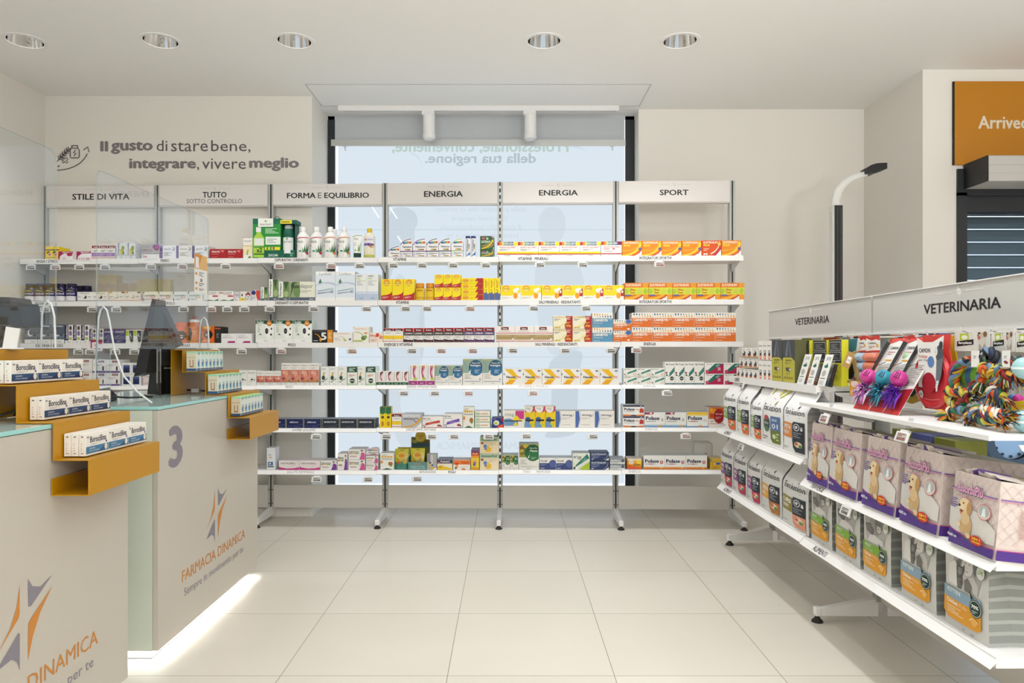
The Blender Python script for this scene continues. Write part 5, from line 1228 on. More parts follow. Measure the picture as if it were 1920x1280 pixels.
m.prism([(ctr[0] + 0.036 * math.cos(a * math.pi / 12), ctr[1] + 0.036 * math.sin(a * math.pi / 12)) for a in range(24)], lambda u, v, e: (u, e, v), dd - .0045, dd - .001, 'cdb03c')
m.art([R('37525a', 0, .66, 1, .8), E('9a9440', .2, .85, .14, .06), E('6a4a30', .8, .84, .12, .05)], lambda u, v, e: (-wd / 2 + u * wd, dd - .003 - e, v * z1))
m.art([T('7a5a1e', 'supradyn', -.02, -.003, .02, .008, 1), L('7a5a1e', -.012, -.016, .012, -.008, 1)], lambda u, v, e: (u, dd - .0046 - e, ctr[1] + v)); m.build('back_card', t)
place(t, 5, 783, 'teal cardboard display tray with round yellow header, bottom ENERGIA shelf', 'display', back=0.02)
o = link('gummy_pouch', pouch(wid(5, 770, 797), hgt(5, 783, 843), 0.045, GUM, 'g:c4b921', '').mesh('pouch', True)); place(o, 5, 783, 'yellow-green gummy pouch standing in the teal display tray', 'pouch', 'gummy pouches', back=0.055, dz=0.003)
# grey bag hanging behind the bottom SPORT shelf
t = bpy.data.objects.new('equipment_case', None); COL.objects.link(t)
m = MB(); w_, h = wid(5, 1300, 1336, 0.12), hgt(5, 1318, 828, 0.12)
def rr(w, h, r, n=6):
    out = []
    for k, (cx_, cy_) in enumerate(((w / 2 - r, h - r), (-w / 2 + r, h - r), (-w / 2 + r, r), (w / 2 - r, r))):
        out += [(cx_ + r * math.cos(math.pi / 2 * (k + i / n)), cy_ + r * math.sin(math.pi / 2 * (k + i / n))) for i in range(n + 1)]
    return out
m.prism(rr(w_, h, 0.02), lambda u, v, e: (u, e, v), 0, 0.05, 'd5d1ca')
m.build('case_body', t)
m = MB(); m.tube([(u, -0.002, v) for u, v in rr(w_ * .96, h * .96, 0.018)], 0.003, 'b9b5ae', 6, closed=True); m.build('zip', t)
m = MB(); m.art([T('55524e', 'microlife', -.012, h * .52, .014, h * .55)], lambda u, v, e: (u, -.0006 - e, v)); m.lathe([(0, 0), (.004, 0), (.004, .002)], '55524e', 12, (.021, -.0004, h * .535), 'y'); m.build('badge', t)
place(t, 5, 1318, 'pale grey rounded case standing behind the shield boxes', 'case', back=0.12)
# green display box with its bottles on the top shelf
t = bpy.data.objects.new('product_display', None); COL.objects.link(t)
w1, wt_, h = wid(0, 474, 526), wid(0, 474, 553), hgt(0, 510, 410)
m = MB()
m.box(-wt_ / 2, -wt_ / 2 + w1, 0, 0.09, 0, h, '2f8f3f', top='1f6a44')
m.art([R('1c6a52', 0, .86, 1, 1), R('166048', .42, 0, 1, .22), L('cfe8c8', .45, .62, .92, .76, 4), R('e8ebe4', .46, .34, 1, .54), L('9aa89a', .52, .38, .92, .5, 3), R('e6d92c', .44, .2, .98, .28), R('3f8f3a', .5, .18, .56, .3), R('3f8f3a', .62, .18, .68, .3), R('6a7a78', .72, .18, .79, .3), T('e8f0e8', 'ZUCCARI', .56, .04, .9, .1, 1),
       P('a9cf4a', (.02, .02), (.4, .02), (.42, .5), (.3, .62), (.3, .66), (.14, .66), (.14, .62), (.02, .5)), R('eceae6', .12, .66, .3, .78), R('e3e6dd', .06, .32, .4, .5), R('3f7a2f', .04, .08, .42, .12), T('35451f', 'x2', .14, .14, .34, .26, 2), R('4f9a44', .03, .26, .42, .3)], lambda u, v, e: (-wt_ / 2 + u * w1, -e, v * h))
m.build('front_carton', t)
m = MB()
xl = -wt_ / 2 + w1
m.box(xl, wt_ / 2, 0.004, 0.006, 0, .2 * h, '17604a'); m.box(wt_ / 2 - .002, wt_ / 2, 0.004, .09, 0, .9 * h, '17604a'); m.box(xl, wt_ / 2, .085, .09, 0, .9 * h, '0f4a3a'); m.box(xl, wt_ / 2, .004, .09, 0, .004, '17604a')
m.box(xl, wt_ / 2 + .012, -.004, .09, .86 * h, .96 * h, '14574a', top='1f6a5a')
m.art([R('e9d93a', 0.0, .865, .8, .955), L('7a7020', .06, .88, .74, .94, 1), R('e8ebe4', .25, .06, .55, .15), L('9ad0b8', .62, .04, .92, .14, 3)], lambda u, v, e: (xl + u * (wt_ / 2 - xl), .004 - .0085 * (v > .5) - e, v * h)); m.build('tray', t)
m = MB(); m.box(-wt_ / 2 + w1 * .2, -wt_ / 2 + w1 * .74, -.004, -.002, .79 * h, 1.0 * h, 'ecebe6')
m.art([E('8aa83a', .5, .68, .07, .12), T('4a5a4a', 'zuccari', .12, .2, .86, .42)], lambda u, v, e: (-wt_ / 2 + w1 * (.2 + .54 * u), -.0041 - e, h * (.79 + .21 * v))); m.build('badge', t)
m = MB(); m.tube([(-.02 + .05 * k / 8, .05, h + .022 * math.sin(math.pi * k / 8)) for k in range(9)], .0018, 'black', 6); m.build('handle_cord', t)
place(t, 0, 513.5, 'large green cardboard product display with white badge, top FORMA shelf', 'display', back=0.015)
r, h2 = wid(0, 532, 553) / 2, hgt(0, 542, 423)
o = bottle('supplement_bottle', scale_prof([(.9, 0), (1, .03), (1, .78), (.9, .86), (.7, .9)], r, h2), scale_prof([(.74, .89), (.76, .98), (.7, 1), (0, 1)], r, h2), [R('e6e9e6', .05, .1, .95, .72), L('a8b0a8', .15, .2, .85, .44, 5), T('4a5a4a', 'zuccari', .2, .52, .8, .6), E('6a9a3a', .5, .66, .07, .05), R('155a48', 0, .74, 1, .88)], ('1a5f4c', 'b5babb'), r, .04 * h2, .84 * h2)
place(o, 0, 541.5, 'white labelled bottle with silver cap standing in the green display', 'bottle', back=0.05, dz=0.0045)
# small cards on the top shelf
for x, nm, tx in ((123, 'pink edged promo card beside the yellow box', None), (157, 'pink edged promo card with large price, top STILE shelf', '11.50')):
    w_, h = wid(0, x - 13.5, x + 13.5, 0.0), hgt(0, x, 471.5, 0.0)
    m = MB(); m.box(-w_ / 2, w_ / 2, 0, .001, -.012, h, 'efeaec')
    m.art([P('a81e5a', (0, .78), (1, .78), (1, 1), (0, 1)), P('a81e5a', (0, .1), (.06, .1), (.12, .5), (.4, .8), (0, .8)), T('efeaec', 'PROMO', .3, .82, .92, .96, 1)] + ([T('b01e4a', tx, .36, .12, .92, .32, 1), T('b01e4a', '€', .18, .12, .28, .3)] if tx else [E('b0305a', .78, .68, .2, .2), L('c8a0b0', .3, .12, .6, .4, 3)]), lambda u, v, e: (-w_ / 2 + u * w_, -e, -.012 + v * (h + .012)))
    place(link('promo_card', m.mesh('promo_card')), 0, x, nm, 'price card', back=-0.002)
m = MB(); w_ = wid(2, 170, 192, 0)
m.box(-w_ / 2, w_ / 2, 0, .001, -.05, .022, 'efeaec')
m.art([R('a81e5a', 0, .8, 1, 1), P('a81e5a', (0, 0), (.1, 0), (.1, .8), (0, .8)), E('efeaec', .5, .55, .34, .3), E('b0305a', .82, .75, .16, .14), T('b01e4a', '11.90', .2, .1, .85, .26, 1), L('b86a8a', .3, .4, .7, .66, 3)], lambda u, v, e: (-w_ / 2 + u * w_, -e, -.05 + v * .072))
place(link('promo_card', m.mesh('promo_card')), 2, 181, 'pink promo tag hanging over the third shelf edge', 'price card', back=-0.003)

# ---- electronic shelf price tags
TAGS = [[58, 104, 149, 197, 283, 342, 423, 523, 621, 674, 737, 791, 849, 910, 1012, 1092, 1236], [85, 173, 218, 344, 396, 426, 458, 506, 588, 687, 760, 800, 881, 1000, 1098], [147, 169, 216, 252, 403, 453, 527, 660, 772, 827, 886, 961, 1059, 1145, 1193], [757, 815, 878, 999, 1250], [593, 724, 809, 851, 916, 986, 1111, 1285], [594, 690, 782]]
TAGRED = {(0, 104), (0, 342), (0, 523), (0, 621), (0, 1236), (2, 527), (2, 660), (2, 827), (2, 886), (2, 1193), (3, 999), (3, 878), (4, 1285), (1, 881), (1, 396)}
def tag_src(red, tilt):
    t = bpy.data.objects.new('price_tag', None); COL.objects.link(t)
    m = MB(); W_, H_ = .066, .033
    m.cbox(-W_ / 2, W_ / 2, 0, .009, -H_, 0, 'ecebe9', .002); m.box(-.02, .02, .004, .016, -.004, .008, 'e0dfdd'); m.build('casing', t)
    m = MB()
    m.art([R('b9b7b0', .17, .12, .96, .88), L('3a383a' if not red else '8a2430', .22, .52, .92, .84, 2), R('2c2a2e' if not red else '7a1f2a', .24, .18, .5, .42), R('2c2a2e' if not red else '9a2a34', .54, .18, .9, .42), R('b9b7b0', .3, .26, .44, .34), R('b9b7b0', .6, .26, .84, .3), R('8a8886', .05, .2, .07, .8)], lambda u, v, e: (-W_ / 2 + u * W_, -.0003 - e, -H_ + v * H_)); m.build('screen', t)
    return t
src = {}
for r in range(6):
    for i, x in enumerate(TAGS[r]):
        red = (r, x) in TAGRED
        k = (red, r > 2)
        if k not in src:
            src[k] = tag_src(*k); o = src[k]
        else:
            o = copy_tree(src[k])
        of = ROWOFF[r] + (0.004 if r < 3 else 0.012)
        t = tcol(x, of)
        zz = zshelf(r, bay_of(t)) - (0.040 if r < 3 else 0.037)
        o.location = at(t, of + .006, zz)
        o.rotation_euler = (math.radians(0 if r < 3 else -24), 0, RZ)
        tag(o, ('red' if red else 'grey') + ' screened electronic price tag, %s of %s from counter side under the %s shelf' % (ORD[i], len(TAGS[r]) if len(TAGS[r]) > 12 else NUM[len(TAGS[r])], ROWN[r]), 'price tag', 'electronic price tags on the back shelves')
# ================================================================== the two service counters
XF = -1.298
LOGO = [('logo_orange', [(-.06, .62), (-.06, .23), (-.075, .17), (-.30, -.13), (-.17, .1), (-.1, .33)]), ('logo_grey', [(.04, .66), (.10, .52), (.2, .46), (.36, .55), (.08, .25), (.045, .26)]),
        ('logo_orange', [(.36, .38), (.08, .08), (.045, .02), (.04, -.5), (.1, -.2), (.2, .1)]), ('logo_grey', [(-.06, -.56), (-.06, -.05), (-.075, -.03), (-.34, -.38), (-.16, -.34), (-.09, -.42)])]
def counter(y0, num, lab):
    L_ = 1.045
    t = thing('service_counter', lab, 'counter', (XF, y0, 0), 0, 'pharmacy service counters')
    m = MB(); m.cbox(-0.022, 0, 0, L_, 0.05, 0.945, 'lacquer', 0.0015); fp = m.build('front_panel', t)
    m = MB()
    f = lambda u, v, e: (0.0004 + e, u, v)
    cy_, cz, s = 0.538, 0.425, 0.222
    pr = [P(c, *[(cy_ - .012 + a * s * 1.45, cz + b * s * 0.86) for a, b in pts]) for c, pts in LOGO]
    pr += [T('logo_orange', 'FARMACIA DINAMICA', 0.19, 0.242, 0.866, 0.288, 0), T('logo_grey', 'Sempre in movimento per te', 0.208, 0.170, 0.842, 0.213, -1), T('logo_grey', num, 0.078, 0.712, 0.196, 0.875, 2)]
    for nm, q in (('emblem', pr[:4]), ('name_lettering', pr[4:6]), ('number', pr[6:])):
        m = MB(); m.art(q, f); m.build(nm, fp)
    for y in (0.0, L_ - .012):
        m = MB(); m.box(-0.62, -0.0225, y, y + 0.012, 0.05, 0.945, 'side_glass'); m.build('side_panel', t)
    m = MB(); m.box(-0.62, -0.6, 0.012, L_ - .012, 0.05, 0.945, 'lacquer'); m.box(-.6, -.0225, .012, L_ - .012, .05, .06, 'lacquer'); m.build('back_panel', t)
    m = MB(); m.cbox(-0.66, 0.002, -0.002, L_ + .002, 0.947, 0.959, 'mint_edge', 0.001, top='mint_glass'); m.box(-.6, -.03, .02, L_ - .02, .94, .947, 'alu'); m.build('glass_top', t)
    m = MB(); m.box(-0.58, -0.048, 0.048, L_ - .048, 0.0, 0.05, 'lacquer'); m.box(-.0485, -.0475, .0475, L_ - .0475, 0, .004, 'black'); m.box(-.58, -.0475, .0472, .0485, 0, .004, 'black'); m.build('plinth', t)
    m = MB(); m.box(-0.040, -0.030, 0.03, L_ - .03, 0.0465, 0.0495, 'led'); m.box(-0.55, -0.04, 0.03, 0.04, 0.0465, 0.0495, 'led'); m.build('led_strip', t)
    strip(XF - 0.030, y0 + L_ / 2, 0.046, 0.02, L_ - .04, LEDP)
    strip(XF - 0.3, y0 + 0.030, 0.046, 0.55, 0.02, LEDP * .55)
LEDP = 2.1
counter(2.63, '3', 'white service counter numbered 3 with star emblem, glass top and floor glow')
counter(1.374, '2', 'white service counter with the largest star emblem, closest to the camera')

# ---- stepped mustard displays hung over the counter edges
PROF = [(-1.2955, .804), (-1.2955, .7555), (-1.188, .7555), (-1.188, .858), (-1.2885, .858), (-1.2885, .9635), (-1.393, .9635), (-1.393, 1.07), (-1.500, 1.07), (-1.500, 1.172), (-1.556, 1.172), (-1.556, .9605)]
def stepped(ya, yb, lab):
    m = MB()
    th = 0.003
    n = len(PROF)
    offs = []
    for i in range(n):
        a = Vector(PROF[max(0, i - 1)]); b = Vector(PROF[i]); c = Vector(PROF[min(n - 1, i + 1)])
        d1 = (b - a).normalized() if i else (c - b).normalized(); d2 = (c - b).normalized() if i < n - 1 else d1
        n1, n2 = Vector((-d1.y, d1.x)), Vector((-d2.y, d2.x))
        q = n1 + n2 if (n1 - n2).length > 1e-6 else n1
        offs.append(Vector(PROF[i]) + q * th)
    out = [tuple(p) for p in PROF] + [tuple(p) for p in offs[::-1]]
    m.prism(out, lambda u, v, e: (u, e, v), ya, yb, 'mustard')
    o = m.build('stepped_display')
    return tag(o, lab, 'display stand', 'mustard stepped displays')
stepped(2.008, 2.414, 'mustard metal stair display holding wide white lozenge boxes')
stepped(3.268, 3.672, 'mustard metal stair display on counter 3 holding small mint cartons')
def boro(b1, b2):
    return ('efeae2', 'e9e4db', [T('2a2c44', 'Borocillina', .18, .56, .92, .84, 1), L('b5aeb0', .2, .44, .7, .52, 2), E('4a44a8', .92, .5, .035, .05), R(b1, .0, .08, 1, .4), P(b2, (.5, .08), (.95, .4), (1, .4), (1, .08)), E('e6e2d6', .9, .26, .07, .15), T('dfe6ee', 'antisettico', .14, .27, .4, .35), T('dfe6ee', 'del cavo orofaringeo', .14, .15, .6, .23), R('8a8890', .03, .8, .12, .86)],
            [L('b8b2aa', .3, .2, .5, .6, 4), E('6a6a74', .5, .86, .2, .03), R('8a8890', .3, .1, .7, .14)])
D['boro_dark'] = boro('2d4a74', '222f58')
D['boro_light'] = boro('4a7fa8', '2f5f8e')
D['mint_pump'] = ('dfe8e2', 'a9cf6a', [R('2f4f7a', 0, 0, 1, .13), T('dfe6ee', 'pharma', .1, .03, .9, .09), E('5fb0c4', .52, .4, .3, .2), E('dfe8e2', .5, .42, .2, .13), E('4a78b8', .46, .38, .16, .1), E('c86a90', .6, .46, .1, .06), sw('4a78b8', (.6, .14), (.4, .3), (.7, .5), .06, .04), T('4fae9a', 'OTO', .2, .85, .8, .93, 1), R('8ad0a8', 0, .94, 1, 1)],
                  [R('d2c6ae', 0, .13, 1, .93), R('2f4f7a', 0, 0, 1, .13), T('8a6a50', 'puliorecchie', .1, .66, .9, .74), ('P', '8a6a50', [(.3, .2), (.7, .2), (.7, .58), (.62, .58), (.62, .26), (.38, .26), (.38, .58), (.3, .58)]), R('8ad0a8', 0, .93, 1, 1)])
def shelfrow(des, xf, ya, n, wy, h, d, z, cols, pitch, desc, grp, cat='box'):
    for c in range(cols):
        for i in range(n):
            o = link('lozenge_box' if des.startswith('boro') else 'ear_care_box', carton_mesh(des, wy - .0008, h, d))
            o.location = (xf - c * pitch, ya + (i + .5) * wy, z + .0006)
            o.rotation_euler = (0, 0, math.pi / 2)
            q = ', %s of %s along its row' % (ORD[i], NUM[n])
            tag(o, desc + (' ' + ['front', 'second', 'third'][c] + ' line' if cols > 1 else '') + q, cat, grp)
shelfrow('boro_light', -1.221, 2.047, 3, .1145, .066, .0205, .8610, 3, .0215, 'white and light blue lozenge box, bottom stair', 'lozenge boxes on the stair display')
shelfrow('boro_dark', -1.345, 2.052, 3, .1145, .066, .0205, .9665, 2, .0215, 'white and dark blue lozenge box, middle stair', 'lozenge boxes on the stair display')
shelfrow('boro_dark', -1.425, 2.030, 3, .1145, .066, .0205, 1.073, 2, .0225, 'white and dark blue lozenge box, top stair', 'lozenge boxes on the stair display')
for xf, ya, z, s in ((-1.240, 3.290, .8610, 'bottom'), (-1.336, 3.262, .9665, 'middle'), (-1.412, 3.212, 1.073, 'top')):
    for i in range(7):
        o = link('ear_care_box', carton_mesh('mint_pump', .0415, .090, .046))
        o.location = (xf, ya + (i + .5) * .0425, z + .0006); o.rotation_euler = (0, 0, math.pi / 2)
        tag(o, 'small mint and white carton, %s of seven from the near end, %s stair, counter 3' % (ORD[i], s), 'box', 'mint cartons on the %s stair' % s)

# ---- clear acrylic sneeze guards
def guard(y0, y1, lab, legs, brackets):
    t = thing('sneeze_guard', lab, 'screen', (-1.528, y0, 0), 0, 'clear acrylic guards')
    zt, zb, zc = 1.842, .9605, 1.1745
    pts = [(0, zb)]
    for a, b in legs:
        if a > 0: pts += [(a, zc), (a, zb)]
        pts += [(b, zb), (b, zc)]
    pts += [(y1 - y0, zc), (y1 - y0, zt - .02), (y1 - y0 - .02, zt), (.02, zt), (0, zt - .02)]
    m = MB(); m.prism(pts, lambda u, v, e: (e, u, v), -.003, .003, 'acrylic', side='acrylic_edge'); m.build('clear_panel', t)
    for i, yb in enumerate(brackets):
        m = MB()
        pts = [(-.035, yb, .9625), (-.03, yb, 1.1), (-.019, yb, 1.29), (-.011, yb, 1.322), (0, yb, 1.334), (.012, yb, 1.322), (.022, yb, 1.283)]
        pts = pts + [(.043, yb, 1.162), (.077, yb, 1.071), (.13, yb, 1.01), (.184, yb, .970)] if i == 0 else pts[2:] + [(.026, yb, 1.178)]
        m.tube(pts if i == 0 else [(-.022, yb, 1.178)] + pts, .0035, 'bracket_clear', 8)
        m.build('bracket', t)
pbr('bracket_clear', 'dfe4e6', 0.12, coat=.5)
guard(2.63, 3.61, 'clear acrylic guard standing on counter 3 with a leaflet on it', [(0, .09), (.455, .485)], (.045, .93))
guard(1.41, 2.393, 'clear acrylic guard standing on the counter closest to the camera', [(0, .09), (.455, .485)], (.05, .94))
m = MB(); m.box(-1.5245, -1.5238, 3.443, 3.588, 1.452, 1.642, 'f1efec')
m.art([R('d98f3a', 0, .62, 1, 1), P('e8b878', (.3, .62), (1, .62), (1, 1), (.6, 1)), R('f1efec', .08, .64, .34, .92), R('d98f3a', .06, .46, .2, .52), L('8a8684', .34, .44, .8, .56, 3), R('8a8684', .45, .3, .6, .38), R('d98f3a', .06, .22, .2, .28), L('8a8684', .34, .18, .8, .28, 2), R('d98f3a', .06, .08, .2, .13), L('8a8684', .34, .06, .8, .13, 2)], lambda u, v, e: (-1.5238 + e, 3.443 + u * .145, 1.452 + v * .19))
tag(m.build('leaflet'), 'white and orange leaflet fixed to the acrylic guard of counter 3', 'leaflet')

# ---- till screens and cables on the counters
def till(Y0, pts_screen, pts_stand, lab, wd=.09):
    t = thing('till_monitor', lab, 'monitor', (0, Y0, 0))
    fx = lambda u, v, e: ((u - CX) * Y0 / F, e, H - (v - CY) * Y0 / F)
    m = MB(); m.prism(pts_screen, fx, 0, wd, 'plastic_black'); m.build('screen', t)
    if pts_stand is None:
        f3 = lambda u, v, e: ((u - CX) * 3.33 / F, .21 + e, H - (v - CY) * 3.33 / F)
        m = MB(); m.prism([(299, 566), (318, 606), (335, 646), (318, 654), (296, 668), (302, 739), (276, 739), (284, 668), (288, 600)], f3, 0, .05, 'plastic_black'); m.box(-1.60, -1.565, wd, .21, 1.1, 1.2, 'plastic_black')
        m.build('stand', t); return
    m = MB(); m.prism(pts_stand, fx, wd * .2, wd * .8, 'plastic_black'); m.build('stand', t)
till(3.12, [(285, 560), (292, 561), (284, 640), (274, 699), (251, 706), (262, 655)], None, 'black till monitor leaning back behind the guard of counter 3')
till(2.26, [(-60, 555), (18, 557), (21, 566), (33, 567), (43, 613), (24, 615), (20, 610), (-60, 606)], [(-60, 606), (4, 610), (-20, 672), (-20, 779), (-60, 779)], 'dark till monitor standing above the lozenge box display', .1)
t = thing('card_holder', 'small white card holder beside the dark till monitor', 'card holder', (0, 2.13, 0))
fx = lambda u, v, e: ((u - CX) * 2.13 / F, e, H - (v - CY) * 2.13 / F)
m = MB(); m.prism([(11, 612), (37, 616), (30, 653), (4, 653)], fx, 0, .004, 'efeeec'); m.build('sleeve', t)
m = MB(); m.prism([(4, 651.5), (32, 651.5), (32, 654), (4, 654)], fx, -.02, .03, 'efeeec'); m.build('foot', t)
t = thing('barcode_scanner', 'low black scanner lying on counter 3 behind the guard', 'scanner', (-1.66, 2.86, .9595), .25)
m = MB(); m.prism([(-.05, 0), (.05, 0), (.05, .02), (.02, .055), (-.05, .03)], lambda u, v, e: (u, e, v), -.05, .09, 'plastic_black'); m.build('scanner_body', t)
m = MB(); m.tube([(.05, .02, .02), (.1, .06, .012), (.16, .2, .006), (.1, .33, .006)], .004, 'black', 6); m.build('cable', t)
t = thing('receipt_printer', 'black receipt printer behind the mustard display on counter 3', 'printer', (-1.64, 3.51, .9595))
m = MB(); m.cbox(-.055, .045, -.09, .12, 0, .205, 'plastic_black', .006); m.build('printer_body', t)
m = MB(); m.box(-.04, .03, -.0915, -.09, .12, .126, 'alu'); m.build('paper_slot', t)
t = thing('power_cable', 'black cable with silver plug under the stair display of counter 3', 'cable', (0, 3.36, .9595))
m = MB(); m.tube([(-1.53, .02, .02), (-1.48, .0, .018), (-1.44, .03, .014), (-1.40, .10, .006), (-1.45, .2, .006)], .004, 'black', 7); m.build('cord', t)
m = MB(); m.cbox(-1.50, -1.46, -.012, .014, .008, .03, 'alu', .003); m.build('plug', t)
t = thing('power_cable', 'tangled black cables under the stair display closest to the camera', 'cable', (0, 2.12, .9595))
m = MB()
for k in range(4):
    m.tube([(-1.52 + .02 * k, -.02 + .05 * k, .012), (-1.47, .02 * k, .03 + .012 * k), (-1.43, .04 + .03 * k, .012), (-1.46, .12 + .02 * k, .006), (-1.53, .16, .008 + .01 * k)], .004, 'black', 6)
m.build('cord', t)
# ================================================================== pet aisle gondola
GX = 1.6
YB = [4.245, 3.045, 1.845]
def gy(x, X): return X * F / (x - CX)
def shelfbox(t, ya, yb, kind, X0, zs, words):
    """one shelf of the gondola: ya far end, yb near end, front edge X0, top zs"""
    m = MB()
    m.box(X0 + .006, GX - .02, yb + .002, ya - .002, zs - (.012 if kind == 'low' else .028), zs, 'metal_white')
    for y in (ya - .006, yb + .004):
        m.prism([(GX - .02, zs - .02), (X0 + .08, zs - .024), (X0 + .09, zs - .04), (GX - .05, zs - .085), (GX - .02, zs - .085)], lambda u, v, e: (u, e, v), y - .002, y + .002, 'metal_white')
    sh = m.build('shelf', t)
    m = MB()
    if kind == 'angled':
        m.prism([(X0 + .012, zs + .001), (X0 - .014, zs - .028), (X0 - .011, zs - .031), (X0 + .016, zs - .003)], lambda u, v, e: (u, e, v), yb + .001, ya - .001, 'metal_white')
        fm = lambda u, v, e: (X0 - .014 + .026 * v - e * .8, u, zs - .028 + .029 * v + e * .6)
    else:
        hh = .034 if kind == 'tall' else .0125
        m.box(X0, X0 + .006, yb + .001, ya - .001, zs - hh, zs + .001, 'metal_white')
        fm = lambda u, v, e: (X0 - e, u, zs - hh + hh * v)
    m.art([T('ink', s, a, .2, b, .84, 1) for s, a, b in words], fm)
    m.build('label_strip', sh)
def emblem(cy_, cz, s, c):
    return [P(c, (cy_ + .004 * s, cz + .02 * s), (cy_ + .012 * s, cz), (cy_, cz)), P(c, (cy_ - .004 * s, cz - .02 * s), (cy_ - .012 * s, cz), (cy_, cz)), P(c, (cy_ - .012 * s, cz + .002), (cy_, cz + .012 * s), (cy_ + .001, cz + .002)), P(c, (cy_ + .012 * s, cz - .002), (cy_, cz - .012 * s), (cy_ - .001, cz - .002)),
            R(c, cy_ + .03 * s, cz - .0012, cy_ + .11 * s, cz + .0012), R(c, cy_ - .11 * s, cz - .0012, cy_ - .03 * s, cz + .0012)]
SHELVES = [[('tall', 1.330, 1.015, [('ALIMENTI', 4.13, 4.05)]), ('angled', 1.272, .705, [('ALIMENTI', 4.13, 4.02)]), ('angled', 1.272, .372, [('ALIMENTI', 4.14, 4.02)])],
           [('low', 1.258, .945, []), ('angled', 1.272, .620, [('TRAVERSE', 2.955, 2.835)]), ('angled', 1.272, .366, [('ALIMENTI', 2.93, 2.815)])]]
for b in range(2):
    ya, yb = YB[b], YB[b + 1]
    t = thing('shelving_bay', ['white gondola bay with grey VETERINARIA header, touching the far floor stand'.replace('touching the far floor stand', 'closest to the back wall'), 'white gondola bay with the larger looking VETERINARIA header, rope toys and pads'][b], 'shelving', (0, 0, 0), 0, 'pet aisle gondola bays')
    ups = [ya, yb] if b else [ya]
    for y in ups:
        m = MB()
        m.box(GX - .02, GX + .04, y - .018, y - .005, .09, 1.4, 'rail_grey'); m.box(GX - .02, GX + .04, y + .005, y + .018, .09, 1.4, 'rail_grey'); m.box(GX - .012, GX + .03, y - .005, y + .005, .09, 1.4, 'black')
        m.build('upright', t)
        for sgn in (-1, 1):
            m = MB()
            xa, xb = GX + sgn * .02 + .01, GX + sgn * .262 + .01
            a = [(xa, y - .018, .03), (xa, y + .018, .03), (xa, y + .018, .105), (xa, y - .018, .105)]
            c = [(xb, y - .013, .03), (xb, y + .013, .03), (xb, y + .013, .06), (xb, y - .013, .06)]
            fs = [(0, 1, 2, 3), (7, 6, 5, 4), (0, 4, 5, 1), (1, 5, 6, 2), (2, 6, 7, 3), (3, 7, 4, 0)]
            m.add(a + c, fs, 'metal_white')
            f = m.build('foot', t)
            m = MB(); m.cbox(min(xb, xb + sgn * .025), max(xb, xb + sgn * .025), y - .0145, y + .0145, .027, .064, 'metal_white', .003); m.build('foot_cap', f)
            m = MB(); m.lathe([(.024, 0), (.023, .006), (.011, .018), (.007, .03)], 'rubber', 18, (xb + sgn * .012, y, 0)); m.build('rubber_pad', f, True)
    m = MB(); m.box(GX, GX + .02, yb + .02, ya - .02, .09, .335, 'base_grey'); m.build('base_panel', t)
    m = MB(); m.box(GX - .028, GX + .048, yb + .006, ya - .006, 1.243, 1.400, 'gondola_grey', top='metal_white'); m.box(GX - .034, GX + .052, yb + .006, ya - .006, 1.4, 1.404, 'metal_white'); m.box(GX - .036, GX - .022, yb + .006, ya - .006, 1.236, 1.243, 'metal_white')
    hd = m.build('header_panel', t)
    m = MB()
    tx = [(3.857, 3.449), (2.667, 2.249)][b]
    em = [3.66, 2.458][b]
    m.art([T('ink', 'VETERINARIA', tx[0], 1.304, tx[1], 1.341, 1)] + emblem(em, 1.374, 1.15, 'metal_white'), lambda u, v, e: (GX - .0283 - e, u, v)); m.build('header_text', hd)
    for q in SHELVES[b]:
        shelfbox(t, ya, yb, *q)
    for zs in (1.0, .7, .36):         # the shelves of the other side
        m = MB(); m.box(GX + .042, GX + .34, yb + .002, ya - .002, zs - .03, zs, 'metal_white'); m.build('shelf', t)
    if b:
        m = MB(); m.tube([(GX - .03, yb + .03, 1.222), (GX - .03, ya - .03, 1.222)], .005, 'chrome', 8); m.build('hook_rail', t)
    else:
        m = MB(); m.tube([(GX - .03, yb + .03, 1.216), (GX - .03, 3.42, 1.216)], .005, 'chrome', 8); m.build('hook_rail', t)

